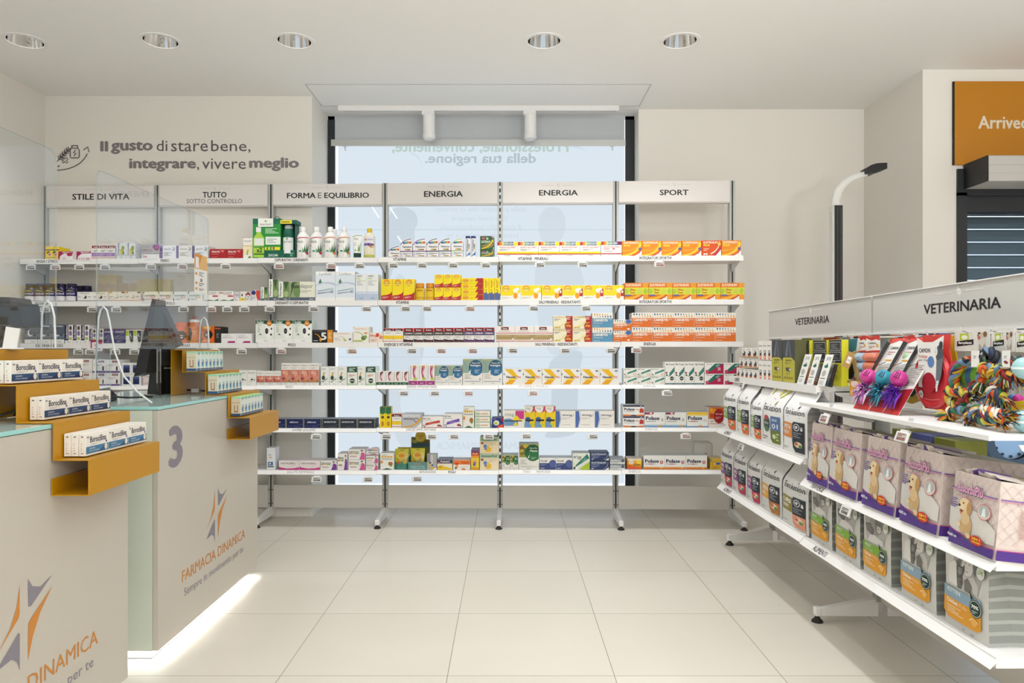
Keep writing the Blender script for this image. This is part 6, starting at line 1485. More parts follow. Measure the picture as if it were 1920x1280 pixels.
# ---- bags
def bagmesh(w, h, d, front, base, side, stripes=False, sidecol2=None, fin=.0, bulge=.012, topv=.7):
    m = MB()
    n = 12
    def yf(v):
        s_ = max(0.0, (v - topv) / (1 - topv))
        return s_ * s_ * (3 - 2 * s_) * (d / 2 - .003)
    def wv(v): return w / 2 * (1 - .03 * math.sin(math.pi * min(1, v * 1.1)))
    def fr(u, v, e):
        return ((2 * u - 1) * wv(v), yf(v) - bulge * math.sin(math.pi * u) * math.sin(math.pi * min(1, .15 + v * .85)) * (1 - v ** 4) - e, v * h)
    def bk(u, v, e):
        p = fr(u, v, e); return (p[0], d - p[1], p[2])
    for fn, rev in ((fr, False), (bk, True)):
        vs = [fn(i / n, j / n, 0) for j in range(n + 1) for i in range(n + 1)]
        fs = [(j * (n + 1) + i, j * (n + 1) + i + 1, (j + 1) * (n + 1) + i + 1, (j + 1) * (n + 1) + i) for j in range(n) for i in range(n)]
        m.add(vs, [f[::-1] for f in fs] if rev else fs, base)
    k = 24 if stripes else n
    for s_ in (0, 1):
        for j in range(k):
            v0, v1 = j / k, (j + 1) / k
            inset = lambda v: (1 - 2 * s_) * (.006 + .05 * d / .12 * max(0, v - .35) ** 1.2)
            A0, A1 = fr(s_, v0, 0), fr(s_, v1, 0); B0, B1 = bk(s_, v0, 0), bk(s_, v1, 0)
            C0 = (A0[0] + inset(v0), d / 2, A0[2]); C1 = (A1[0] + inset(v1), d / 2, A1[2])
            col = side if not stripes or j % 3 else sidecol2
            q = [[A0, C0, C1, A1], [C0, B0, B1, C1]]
            for f in q:
                m.add(f if s_ else f[::-1], [(0, 1, 2, 3)], col)
    A = [fr(i / n, 1, 0) for i in range(n + 1)]; B = [bk(i / n, 1, 0) for i in range(n + 1)]
    for i in range(n):
        m.add([A[i], A[i + 1], B[i + 1], B[i]], [(0, 1, 2, 3)], base)
    A = [fr(i / n, 0, 0) for i in range(n + 1)]; B = [bk(i / n, 0, 0) for i in range(n + 1)]
    m.add(A + B[::-1], [tuple(range(2 * n + 2))[::-1]], base)
    if fin:
        m.prism([(-wv(1), h - .004), (wv(1), h - .004), (wv(1) * .97, h + fin), (-wv(1) * .97, h + fin)], lambda u, v, e: (u, e, v), d / 2 - .003, d / 2 + .001, base)
    m.art(front, fr, .12, .0012, .00022)
    return m
def put(o, X0, ya, yb, z, lab, cat, group=None, dr=0.0, dx_=0.0):
    o.location = (X0 + dx_, (ya + yb) / 2, z + .0006)
    o.rotation_euler = (0, 0, -math.pi / 2 + dr)
    return tag(o, lab, cat, group)
def exclusion(c1, w1, c2, variant=0):
    p = [T('1d1c1e', 'Exclusion' if not variant else 'Exclusion', .1, .6, .9, .69, 0), P('1d1c1e', (.6, .7), (.65, .71), (.67, .75), (.62, .73)), L('b0afb0', .2, .555, .86, .575, 1),
         R(c1, .04, .24, .47, .47), T('e8e6e2', w1[0], .08, .37, .43, .44, 2), T('e8e6e2', w1[1], .08, .29, .36, .35, 2), P('2b3038', (.5, .0 + .23), (.93, .23), (.93, .5), (.54, .5), (.5, .47)), E('dfe0e2', .66, .42, .11, .055), E('2b3038', .66, .42, .09, .044), L('dfe0e2', .58, .4, .73, .44, 2),
         E('dfe0e2', .84, .395, .04, .02), E('dfe0e2', .82, .425, .015, .01), E('dfe0e2', .86, .425, .015, .01), L('8a8f98', .55, .26, .88, .35, 3), P(c2, (.5, .23), (.93, .23), (.93, .04), (.6, .04), (.52, .1)), E('e9d3b8', .72, .16, .14, .045), E('5f8a4a', .8, .14, .07, .025), E('c8603a', .66, .17, .06, .025), L('8a8a8a', .06, .06, .36, .1, 2)]
    return p
def excl_special():
    return [T('1d1c1e', 'Exclusion', .08, .58, .92, .69, 0), P('6f9a3a', (.6, .69), (.66, .7), (.68, .76), (.62, .73)), L('b0afb0', .2, .545, .86, .56, 1), E('2f4a3c', .28, .36, .2, .14), E('b8443a', .26, .46, .14, .04), E('4f7a48', .3, .27, .14, .04), T('e9e6e0', 'MONOPROTEIN', .14, .35, .42, .38, 1), R('54709e', .52, .27, .92, .5), T('dfe6f0', 'Adult', .58, .42, .8, .47), T('dfe6f0', '01', .6, .3, .84, .38, 1), P('6a7a2c', (.52, .27), (.92, .27), (.92, .06), (.6, .06), (.52, .12)), E('d9dcb8', .68, .17, .07, .04), L('c8cc9a', .76, .1, .9, .24, 3), L('8a8a8a', .06, .08, .4, .16, 2),
            P('d9d23a', (.1, .86), (.18, .98), (.24, .98), (.14, .84)), P('d9d23a', (.5, .84), (.6, .98), (.68, .98), (.54, .84)), P('d9d23a', (.62, .82), (.86, .96), (.92, .94), (.64, .8)), P('d9d23a', (.3, .98), (.9, .98), (.9, .96), (.3, .96)), R('c8403a', .44, .78, .5, .79)]
GREEN, PURP = '86b04a', '8f3f8a'
BAGS = [
    (.705, 1357, 1382, .285, exclusion(GREEN, ('INTES', 'TINAL'), 'dd6a2c'), 'white pet food bag with green square, first from the back wall, middle gondola shelf', 0),
    (.705, 1383, 1407, .285, exclusion(GREEN, ('INTES', 'TINAL'), 'dd6a2c'), 'white pet food bag with green square, second from the back wall, middle gondola shelf', 0),
    (.705, 1408, 1430, .262, exclusion(GREEN, ('INTES', 'TINAL'), 'dd6a2c'), 'shorter white pet food bag with green square beside the yellow marked bag', 0),
    (.705, 1431, 1468, .29, excl_special(), 'white pet food bag with yellow strokes on its top', 0),
    (.705, 1470, 1514, .29, exclusion('e0872c', ('META', 'BOLIC'), '2b3038'), 'white pet food bag with orange square, middle gondola shelf', 0),
    (.372, 1352, 1375, .285, exclusion(PURP, ('HYPO', 'HYDRO'), 'b8355a'), 'grey-white pet food bag with purple square, first from the back wall, bottom gondola shelf', 1),
    (.372, 1376, 1401, .285, exclusion(PURP, ('HYPO', 'HYDRO'), 'b8355a'), 'grey-white pet food bag with purple square, second from the back wall, bottom shelf', 1),
    (.372, 1402, 1428, .285, exclusion(PURP, ('HYPO', 'HYDRO'), 'b8355a'), 'grey-white pet food bag with purple square, third from the back wall, bottom shelf', 1),
    (.372, 1429, 1466, .29, exclusion('e0a02c', ('VEN', 'AL'), 'b0743a'), 'grey-white pet food bag with yellow-orange square, bottom gondola shelf', 1),
    (.372, 1468, 1516, .285, exclusion('8a7f2c', ('URI', 'NARY'), 'e0937a'), 'grey-white pet food bag with olive square, bottom gondola shelf', 1),
]
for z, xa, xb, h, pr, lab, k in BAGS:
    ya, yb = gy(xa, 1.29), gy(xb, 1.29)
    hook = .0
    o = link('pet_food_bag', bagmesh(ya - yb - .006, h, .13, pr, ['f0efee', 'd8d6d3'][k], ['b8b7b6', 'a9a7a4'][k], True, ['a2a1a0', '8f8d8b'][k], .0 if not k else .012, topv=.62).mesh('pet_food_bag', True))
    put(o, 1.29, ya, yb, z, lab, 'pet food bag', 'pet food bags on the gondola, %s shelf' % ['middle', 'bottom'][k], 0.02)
# cat food bags in the near bay
def catbag(kitten):
    p = [R('c9c9c6', 0, 0, 1, 1)] if False else []
    if kitten:        # grey photo print: person in a jumper hugging a tabby kitten
        p += [P('a9a9a6', (.30, .97), (.72, .97), (.84, .86), (.86, .68), (.80, .52), (.62, .5), (.3, .52), (.2, .7), (.24, .9)),
              P('77767480'[:6], (.34, .95), (.56, .97), (.72, .93), (.76, .82), (.73, .7), (.68, .74), (.66, .86), (.5, .9), (.42, .84), (.38, .74), (.34, .7), (.28, .8)),
              P('d9d6d1', (.44, .86), (.56, .9), (.66, .86), (.68, .76), (.64, .7), (.56, .67), (.48, .69), (.43, .76)),
              P('c4c1bc', (.3, .7), (.44, .72), (.56, .66), (.7, .7), (.8, .62), (.8, .5), (.24, .5)), P('e0ded9', (.12, .74), (.26, .8), (.38, .7), (.42, .58), (.36, .5), (.1, .52)),
              P('5f5e5b', (.3, .74), (.33, .8), (.38, .76), (.45, .76), (.49, .8), (.5, .72), (.46, .66), (.48, .58), (.44, .5), (.34, .5), (.32, .6)), P('8d8b87', (.34, .74), (.44, .74), (.44, .68), (.38, .65), (.34, .68)),
              P('76746f', (.5, .62), (.58, .66), (.68, .58), (.66, .5), (.52, .5)), L('8d8b87', .34, .52, .45, .62, 4), R('2f2e2c', .49, .815, .53, .822), R('2f2e2c', .585, .815, .625, .822), R('6a6864', .55, .77, .57, .775), R('8f6a64', .53, .725, .59, .732), R('1f1e1c', .36, .715, .375, .725), R('1f1e1c', .415, .715, .43, .725)]
    else:             # grey photo print: cat lying on a blanket
        p += [P('b5b4b0', (.1, .9), (.4, .97), (.78, .95), (.84, .7), (.8, .5), (.14, .5), (.08, .7)),
              P('807e7a', (.42, .8), (.44, .93), (.5, .88), (.6, .9), (.68, .95), (.71, .85), (.74, .76), (.7, .68), (.6, .64), (.5, .66), (.44, .72)), P('9d9b96', (.3, .84), (.44, .86), (.48, .7), (.6, .62), (.5, .56), (.3, .6), (.2, .7)),
              P('c9c6c1', (.54, .76), (.66, .76), (.7, .7), (.62, .66), (.54, .69)), P('6c6a66', (.1, .74), (.3, .76), (.46, .68), (.42, .6), (.14, .64)), L('8f8d88', .13, .65, .4, .73, 4), P('d6d3ce', (.3, .6), (.5, .62), (.74, .58), (.82, .5), (.2, .5)),
              R('23221f', .5, .785, .54, .795), R('23221f', .62, .79, .66, .8), P('5a4a46', (.58, .73), (.63, .73), (.605, .71)), L('6c6a66', .48, .83, .68, .88, 3)]
    c = ['7fae3a', '8aa5b8'][kitten]
    p += [R(c, .0, .34, .88, .47), P('de9a25', (0, .34), (.88, .34), (.88, .14), (.8, .1), (.1, .1), (0, .16)), T('e9eee6', 'KITTEN' if kitten else 'ADULT', .1, .41, .44 if kitten else .36, .46, 1), T('f6ead2', 'Chicken', .08, .28, .38, .33, 2), T('f0d3a0', 'Pollo', .42, .28, .6, .325, -1), L('f0d3a0', .1, .16, .5, .26, 4)]
    if not kitten: p.append(T('cfe0b0', 'STERILIZED', .1, .355, .46, .395, -1))
    p += [E('1f3a34', .78, .36, .13, .1), E('dfe6e0', .78, .36, .118, .09), E('1f3a34', .78, .36, .11, .084), T('e9eee6', '70%', .7, .36, .85, .4, 2), L('b9c8c0', .72, .3, .84, .34, 2), P('1f3a34', (.7, .44), (.66, .54), (.74, .48)), sw('f4e0bc', (.66, .2), (.76, .28), (.84, .2), .012, .012), E('e8b45a', .76, .2, .06, .045), E('3a5a34', .88, .8, .1, .09), E('e1e2dc', .88, .79, .085, .078), T('7f9a3a', 'LOVE', .82, .77, .94, .82, 1), T('7f9a3a', 'QUALITY', .82, .83, .94, .845), P('2f5a34', (.82, .86), (.98, .93), (.94, .86)), T('4a4a48', '1,5', .5, .045, .56, .07, 1), T('4a4a48', '2,3', .68, .035, .75, .06, 1)]
    return p
CB = [(1521, 1561, 0, 'first from the far end'), (1565, 1616, 0, 'second from the far end'), (1619, 1672, 0, 'third from the far end'), (1690, 1757, 1, 'behind the nearer blue one'), (1772, 1856, 1, 'closest to the camera')]
for i, (xa, xb, k, nm) in enumerate(CB):
    ya, yb = gy(xa, 1.302), gy(xb, 1.302)
    o = link('cat_food_bag', bagmesh(ya - yb - .004, .244, .13, catbag(k), 'cfcec9', '8a8d88', True, 'a5a8a2', .0, .006, .9).mesh('cat_food_bag', True))
    put(o, 1.302, ya, yb, .366, 'grey cat food bag with %s and orange bands, %s' % (['green', 'blue'][k], nm), 'cat food bag', 'grey cat food bags on the bottom shelf', -.04 if i == 1 else .0)
# absorbent pad packs
def padpack(w, h, d, txt):
    m = MB()
    n = 10
    def fr(u, v, e):
        return ((2 * u - 1) * w / 2 * (1 + .03 * math.sin(math.pi * v)), -.010 * max(0, math.sin(math.pi * u)) ** .6 * max(0, math.sin(math.pi * v)) ** .6 - e, v * h)
    def sd(s_):
        def f(u, v, e):
            return (s_ * (w / 2 * (1 + .03 * math.sin(math.pi * v)) + .008 * math.sin(math.pi * u) + e), u * d, v * h * (1 - .04 * u))
        return f
    grid = lambda fn, rev, c: m.add([fn(i / n, j / n, 0) for j in range(n + 1) for i in range(n + 1)], [((j * (n + 1) + i, j * (n + 1) + i + 1, (j + 1) * (n + 1) + i + 1, (j + 1) * (n + 1) + i)[::-1 if rev else 1]) for j in range(n) for i in range(n)], c)
    base = 'dccdc6'
    grid(fr, False, base)
    grid(sd(1), False, base); grid(sd(-1), True, base)
    grid(lambda u, v, e: ((2 * u - 1) * w / 2, d, v * h * .96), True, base)
    grid(lambda u, v, e: ((2 * u - 1) * w / 2, v * d, h * (1 - .04 * v) + .006 * math.sin(9 * u + 5 * v) * math.sin(math.pi * u) * math.sin(math.pi * v)), False, 'b9ad8f')
    m.add([(-w / 2, 0, 0), (w / 2, 0, 0), (w / 2, d, 0), (-w / 2, d, 0)], [(3, 2, 1, 0)], '4a2f7a')
    dia = [P('d0bdb8', (k / 8 - .6 + 0.0, .2), (k / 8 - .6 + .008, .2), (k / 8 + .008, .98), (k / 8, .98)) for k in range(0, 13)]
    def clipd(p):          # keep the diagonal lines inside the face
        (a, v0), (b_, _), (c, v1), (d_, _) = p[2]
        out = []
        for side_ in ((a, c), (b_, d_)): pass
        s0, s1 = a, d_
        t0, t1 = max(0, (0 - s0) / (s1 - s0)), min(1, (1 - s0) / (s1 - s0))
        if t1 <= t0: return None
        q = lambda t, w_: (s0 + (s1 - s0) * t + w_, v0 + (v1 - v0) * t)
        return P(p[1], q(t0, 0), q(t0, .008), q(t1, .008), q(t1, 0))
    D1 = [x for x in map(clipd, dia) if x]
    D2 = [P(x[1], *[(1 - u, v) for u, v in x[2]]) for x in D1]
    wave = [P('52348a', (0, 0), (1, 0), (1, .125), (.8, .11), (.55, .11), (.3, .158), (.12, .205), (0, .215)), sw('c84a8a', (0, .225), (.32, .15), (1, .128), .012, .012)]
    dog = [E('c9a878', .46, .33, .13, .12), E('d9bb8c', .44, .42, .1, .1), E('cfae7e', .36, .26, .05, .06), E('c9a474', .52, .25, .05, .07), E('e0c598', .41, .57, .13, .1), E('b98e5a', .52, .55, .055, .09), E('e6d0a8', .35, .54, .07, .055), E('2a2220', .30, .56, .025, .018), E('2a2220', .39, .6, .016, .012), P('5a2a26', (.31, .51), (.4, .5), (.36, .47)), P('d8705a', (.31, .49), (.36, .49), (.34, .43)), E('e6d0a8', .3, .3, .05, .03), E('e0c598', .52, .19, .05, .035)]
    pr = D1 + D2 + [P('d3cfc9', (0, .2), (1, .17), (1, .36), (.75, .52), (.4, .56), (0, .5))] + wave + [R('7a5aa8', .0, .765, 1, .778), R('c88aa8', 0, .745, 1, .757),
          T('3a2458', 'AssorbiPiù', .148, .72, .752, .87, 2), T('e8a8c4', 'AssorbiPiù', .155, .732, .745, .86, 1), L('d88090', .2, .67, .68, .69, 1), L('5a4a9a', .06, .5, .24, .64, 5), E('c9565a', .8, .56, .125, .1), E('dccdc6', .8, .56, .115, .092), E('a9b0ae', .8, .57, .095, .078), P('e4e6e2', (.76, .5), (.84, .5), (.82, .6), (.78, .6))] + dog + [sw('4a4644', (.5, .14), (.62, .12), (.88, .2), .006, .004), E('c8352c', .7, .165, .13, .065), T('f0d83a', '10+1', .62, .165, .78, .205, 2), T('f0d83a', 'OMAGGIO', .61, .13, .79, .155, 2), T('e9e4f0', txt, .02, .1, .26, .145, 2)]
    m.art(pr, fr, .12, .0010, .00016)
    pr2 = D1 + D2 + [R('7a5aa8', .0, .765, 1, .778), R('c88aa8', 0, .745, 1, .757), T('4a3468', 'AssorbiPiù', .3, .72, .8, .83, 1), R('c84a8a', 0, .0, 1, .135), R('52348a', 0, 0, 1, .125), L('cda49c', .2, .3, .7, .66, 14)]
    for s_ in (1, -1):
        m.art(pr2, (lambda f: lambda u, v, e: f(u if s_ > 0 else 1 - u, v, e))(sd(s_)), .14, .0010, .00016)
    return m
PK = [(1515, 1552, '60x90 cm', 'first from the far end'), (1555.5, 1606, '60x90 cm', 'second from the far end'), (1618, 1677, '60x90 cm', 'third, in the middle'), (1689, 1758, '60x90 cm', 'fourth from the far end'), (1781, 1864, '60x60 cm', 'closest to the camera')]
for i, (xa, xb, tx, nm) in enumerate(PK):
    ya, yb = gy(xa, 1.275), gy(xb, 1.275)
    t = bpy.data.objects.new('puppy_pad_pack', None); COL.objects.link(t)
    w_ = ya - yb
    hp_ = (.245, .245, .245, .24, .206)[i]
    mb = padpack(w_, hp_, .25, tx)
    mb.build('pack_body', t, True)
    m = MB()          # crumpled top flap
    n = 14
    rnd = random.Random(i)
    top = []
    for a in range(n + 1):
        u = a / n
        top.append(((2 * u - 1) * w_ / 2, .002 + .006 * rnd.random(), hp_ - .002, .02 + .018 * rnd.random(), hp_ + .006 + .014 * rnd.random() * math.sin(math.pi * u)))
    for a in range(n):
        p, q = top[a], top[a + 1]
        c = '5a3f8a' if (a + i) % 7 in (2, 3) else ['cfc5bd', 'bfb2a8'][a % 2]
        m.add([(p[0], p[1], p[2]), (q[0], q[1], q[2]), (q[0], q[3] - .03, q[4]), (p[0], p[3] - .03, p[4])], [(0, 1, 2, 3)], c)
        m.add([(p[0], p[3] - .03, p[4]), (q[0], q[3] - .03, q[4]), (q[0], q[3] + .06, q[4] - .012), (p[0], p[3] + .06, p[4] - .012)], [(0, 1, 2, 3)], 'cfc5bd' if (a + i) % 7 not in (4, 5) else '6a4f9a')
    m.build('folded_top', t)
    t.name = 'puppy_pad_pack'
    put(t, 1.275, ya, yb, .620, 'pink and purple puppy pad pack, %s on the pads shelf' % nm, 'puppy pads', 'puppy pad packs')
    t.rotation_euler[0] = math.radians(-5)
# ---- top shelf of the far bay
D['cup'] = (WH, 'e2dcd0', [T('6a6866', 'Exclusion', .15, .78, .8, .9), E('2b3038', .5, .36, .3, .3), P('2b3038', (.2, .1), (.8, .1), (.8, .5), (.2, .5)), E('e8e6e2', .36, .5, .14, .14), R('dd6a2c', .2, 0, .8, .14)])
D['can_tall'] = (WH, WH, [T('6a6866', 'Exclusion', .12, .72, .88, .8), R('2b3038', .3, .24, .76, .5), E('e8e6e2', .53, .42, .14, .06), R('dd6a2c', .3, .02, .76, .24), E('f0dcc8', .53, .13, .12, .06)])
D['yel_black'] = ('5d5d3a', '3a3d44', [R('bdb53a', 0, 0, 1, .58)] + [P('3b4049', (0, .56), (.3, .62), (.7, .6), (1, .5), (1, 1), (0, 1)), P('6a727c', (.2, .62), (.4, .98), (.48, .98), (.4, .62)), P('565e68', (.55, .62), (.5, .98), (.6, .98), (.75, .58)), T('5a5820', 'naturalo', .25, .5, .75, .545, 1), L('8a8528', .2, .42, .8, .48, 2), E('6a5a40', .5, .3, .24, .05), E('e0dccf', .64, .3, .08, .03), E('2a2a28', .34, .31, .06, .04), L('8a8528', .3, .17, .7, .22, 2), E('8a7a2a', .2, .1, .07, .03), E('8a7a2a', .4, .1, .07, .03), E('8a7a2a', .6, .1, .07, .03), E('8a7a2a', .8, .1, .07, .03)])
D['black_rack'] = ('d6d02f', '1c1c1e', [R('1c1c1e', 0, .5, 1, 1), R('dcdcda', .06, .77, .94, .96), R('2a2a2c', .08, .78, .92, .95), R('dcdcda', .06, .55, .94, .74), R('2a2a2c', .08, .56, .92, .73), L('8a8a8c', .2, .8, .8, .92, 4), L('8a8a8c', .2, .58, .8, .7, 4), L('b5b02a', .2, .1, .8, .35, 5), P('efe94a', (0, .4), (.5, .5), (1, .46), (1, .5), (0, .5))])
def gput(des, X0, ya, yb, z, h, d, lab, cat='box', group=None, name='pet_food_box'):
    o = link(name, carton_mesh(des, ya - yb - .0015, h - .0015, d))
    return put(o, X0, ya, yb, z, lab, cat, group)
zs = 1.015
for k, (x0, x1, n) in enumerate(((1381, 1421, 5), (1386.5, 1421, 4), (1390.5, 1421, 3))):
    ya, yb = gy(x0, 1.355), gy(x1, 1.355)
    w_ = (ya - yb) / n
    z0 = zs + k * .0565
    for i in range(n):
        gput('cup', 1.355, ya - i * w_, ya - (i + 1) * w_ + .004, z0 + (.0045 if k else 0), .05, .06, 'small white pet food carton, %s tier, %s from the back wall' % (['lowest', 'middle', 'top'][k], ORD[i]), 'box', 'small white pet food cartons')
    if k:
        m = MB(); m.box(1.352, 1.43, yb, ya, z0 - .002, z0 + .0045, 'b8a888')
        tag(m.build('cardboard_tray'), 'thin cardboard tray under the %s tier of small white cartons' % ['', 'middle', 'top'][k], 'tray')
for k in range(2):
    ya, yb = gy(1422, 1.345), gy(1446.5, 1.345)
    w_ = (ya - yb) / 3
    for i in range(3):
        gput('can_tall', 1.345, ya - i * w_, ya - (i + 1) * w_, zs + k * .103, .1, .06, 'taller white pet food carton, %s tier, %s from the back wall' % (['lower', 'upper'][k], ORD[i]), 'box', 'taller white pet food cartons')
for i, (xa, xb) in enumerate(((1447, 1467), (1467.5, 1490.5))):
    gput('yel_black', 1.345, gy(xa, 1.345), gy(xb, 1.345), zs, .205, .055, 'tall olive yellow and grey pet food box %s' % ['beside the white cartons', 'beside the black and yellow boxes'][i], 'box', 'olive pet food boxes')
for i, (xa, xb) in enumerate(((1490.5, 1517.5), (1524, 1550), (1554, 1578))):
    gput('black_rack', 1.41, gy(xa, 1.41), gy(xb, 1.41), zs, .2, .03, 'black and yellow pet snack box, %s from the back wall' % ORD[i], 'box', 'black and yellow snack boxes')
for i, (xa, xb, c) in enumerate(((1494, 1513, 'b06a3a'), (1512, 1530, '5a4636'), (1532, 1553, '2f2420'))):
    t = thing('chew_pack', '%s leaning clear chew pack with long white label' % ['brown', 'grey-brown', 'dark brown'][i] + ', ' + ['nearest the olive boxes'.replace('nearest', 'next to'), 'in the middle of three', 'last before the hanging toys'][i], 'chew pack', group='leaning chew packs')
    ya, yb = gy(xa, 1.345), gy(xb, 1.345)
    w_ = ya - yb
    t.location = (1.345, (ya + yb) / 2, zs + .001); t.rotation_euler = (math.radians(-16), 0, -math.pi / 2)
    m = MB(); m.cbox(-w_ / 2, w_ / 2 * .35, 0, .0015, 0, .14, 'ecece8', .0004)
    m.art([T('4a4a48', 'JOJ', .25, .8, .8, .92), E('2f6a5a', .5, .62, .26, .05), P('2f6a5a', (.3, .6), (.6, .74), (.64, .64)), E('b5b2ac', .45, .4, .26, .1), L('4a4a48', .15, .22, .85, .27, 1), R('c8c6c2', .15, .05, .7, .17)], lambda u, v, e: (-w_ / 2 + u * w_ * .675, -e, v * .14)); m.build('white_label', t)
    m = MB()
    rnd = random.Random(i + 3)
    for q in range(5):
        x = w_ * .2 + .012 * (q % 3)
        m.tube([(x - .02, .014 + .004 * q, .006), (x - .01 + .004 * rnd.random(), .013, .05), (x, .012, .1)], [.006, .008, .005], c, 7)
    m.build('chew_sticks', t, True)
    m = MB(); m.box(w_ * .18, w_ * .46, .0, .002, 0, .115, 'film'); m.build('clear_film', t)

# ---- hanging goods of the near bay
def hook(t, X0, y, z):
    m = MB(); m.tube([(GX - .03, y, 1.222), (X0 - .012, y, z), (X0 - .028, y, z + .006), (X0 - .034, y, z + .018)], .0025, 'chrome', 6); m.build('hook', t)
NB = [o for o in COL.objects if o.name.startswith('shelving_bay') and 'rope toys' in o.get('label', '')][0]
def pos(x, y, X):
    Y = gy(x, X); return Vector((X, Y, H - (y - CY) * Y / F))
def card(t, name, x0, x1, y0, y1, X, prims, base='eeece8', th=.0012):
    a, b = pos(x0, y0, X), pos(x1, y1, X)
    ym = (a.y + b.y) / 2
    zt_, zb_ = H - (y0 - CY) * ym / F, H - (y1 - CY) * ym / F
    m = MB(); m.box(X, X + th, b.y, a.y, zb_, zt_, base)
    m.art(prims, lambda u, v, e: (X - e, a.y + (b.y - a.y) * u, zb_ + (zt_ - zb_) * v)); m.build(name, t)
    return a.y, b.y, zb_, zt_
FERP = [R('dfdcd6', 0, 0, 1, 1), R('b5c93a', .16, .5, .42, .82), E('eef0e2', .3, .64, .09, .1), R('eef0e2', .23, .55, .27, .62), R('eef0e2', .33, .55, .37, .62), P('18181a', (.08, .22), (.56, .3), (.56, .54), (.08, .46)), T('eeeeec', 'ferplast', .12, .3, .52, .44, 2),
        E('d8d2c8', .8, .4, .09, .22), E('c9b9a4', .78, .72, .1, .12), E('7a5a40', .88, .76, .05, .12), E('5a4434', .72, .8, .04, .05), E('c8605a', .72, .6, .04, .08), E('2a2422', .69, .7, .02, .03), E('b5aea2', .74, .2, .03, .12), E('b5aea2', .86, .2, .03, .12), R('f4f2ee', .3, .88, .5, .93)]
CAMON = [P('c8352e', (0, 1), (1, 1), (1, .7), (.7, .78), (.4, .7), (0, .86)), P('c8352e', (0, 0), (1, 0), (1, .12), (.4, .1), (0, .05)), T('3a3638', 'CAMON', .16, .48, .72, .6, 1), L('c8908c', .2, .2, .7, .4, 2), E('d8b45a', .82, .4, .1, .1)]
# antler chew
t = thing('antler_chew', 'antler chew hanging on a teal card with kraft paper tag', 'pet chew')
ya, yb, z0, z1 = card(t, 'header_card', 1579, 1612, 634, 660, 1.47, [R('3f7f92', 0, 0, .8, 1), P('e4e2dc', (.8, 0), (1, 0), (1, 1), (.9, 1)), E('d9a03a', .24, .62, .05, .08), T('e6eef0', 'antler', .12, .4, .4, .52)], '3f7f92')
m = MB(); a = pos(1606, 660, 1.46); b = pos(1610, 725, 1.44)
m.tube([a, a.lerp(b, .3) + Vector((.0, .006, 0)), a.lerp(b, .65) + Vector((0, -.004, 0)), b], [.014, .016, .014, .009], '8f7448', 10); m.tube([a.lerp(b, .8), a.lerp(b, .9) + Vector((-.01, .03, .004)), a.lerp(b, .86) + Vector((-.02, .05, .0))], [.008, .006, .003], '7a6038', 8); m.build('antler', t, True)
m = MB(); c = pos(1594, 690, 1.475); m.ball(c, .042, '26262a', 18, .2, 1, 1.15); m.build('dark_disc', t, True)
card(t, 'base_card', 1593, 1617, 714, 743, 1.42, [E('e6d2cc', .4, .8, .3, .2), T('f0e4c0', '3', .1, .1, .25, .35, 2), R('c8902a', 0, 0, 1, .05)], 'd9a02f')
hook(NB, 1.47, 2.99, z1 - .004)
t = thing('kraft_tag', 'tilted kraft paper price tag in front of the antler chew', 'price tag', pos(1591, 674, 1.40), -math.pi / 2)
m = MB(); m.box(-.03, .03, 0, .001, -.035, .032, 'b08a52'); m.art([R('efe9e2', .3, .3, .82, .72), T('5a4a3a', '14.90', .36, .42, .74, .56)], lambda u, v, e: (-.03 + .06 * u, -e, -.035 + v * .067)); m.build('paper', t)
t.rotation_euler = (math.radians(-18), math.radians(12), -math.pi / 2)
m = MB(); m.tube([(0, 0, .03), (0, .04, .07)], .0012, 'b08a52', 5); m.build('string', t)
# waste bag rolls, coloured balls on header cards
def lobes(t, x, y0, y1, X, wdt, c, n=3):
    m = MB(); a, b = pos(x, y0, X), pos(x, y1, X); r = (a.z - b.z) / n / 2
    for k in range(n):
        m.lathe([(r * .5, -wdt / 2), (r, -wdt / 2 + .004), (r * 1.02, wdt / 2 - .004), (r * .5, wdt / 2)], c, 16, (X, a.y, a.z - r * (2 * k + 1)), 'y')
    m.build('roll_stack', t, True)
for xa, xb, c, lab in ((1609, 1622, 'g:a9c8e6', 'light blue waste bag rolls hanging beside the antler chew'), (1624, 1648, 'g:e2816a', 'coral red waste bag rolls hanging behind the cat teasers')):
    t = thing('waste_bag_pack', lab, 'waste bags')
    q = card(t, 'header_card', xa, xb + 2, 629, 660, 1.47, CAMON)
    lobes(t, (xa + xb) / 2, 661, 712, 1.462, (gy(xa, 1.462) - gy(xb, 1.462)), c)
    hook(NB, 1.47, (q[0] + q[1]) / 2, q[3] - .004)
t = thing('ball_pack', 'net of pale green, pink and yellow balls behind the cat teasers', 'toy balls')
q = card(t, 'header_card', 1694, 1718, 628, 660, 1.49, CAMON)
for x, y, c, r in ((1708, 672, 'g:a5cf9a', .034), (1697, 676, 'g:e6b8c8', .03), (1699, 697, 'g:b5d8b0', .028), (1711, 697, 'g:e8b93a', .034)):
    m = MB(); m.ball(pos(x, y, 1.475), r * .82, c, 16); m.build('ball', t, True)
hook(NB, 1.49, (q[0] + q[1]) / 2, q[3] - .004)
t = thing('chew_toy', 'yellow and green chew toy hanging low behind the cat teasers', 'dog toy')
q = card(t, 'header_card', 1720, 1744, 632, 660, 1.51, CAMON)
m = MB(); a, b = pos(1694, 744, 1.5), pos(1727, 742, 1.5); m.tube([a, a.lerp(b, .5) + Vector((0, 0, -.012)), b], .016, 'd9b02a', 10); m.build('yellow_bar', t, True)
m = MB(); a, b = pos(1717, 660, 1.505), pos(1716, 742, 1.505); m.tube([a, a.lerp(b, .6), b], [.012, .025, .03], '24483a', 12); m.build('green_body', t, True)
hook(NB, 1.51, (q[0] + q[1]) / 2, q[3] - .004)
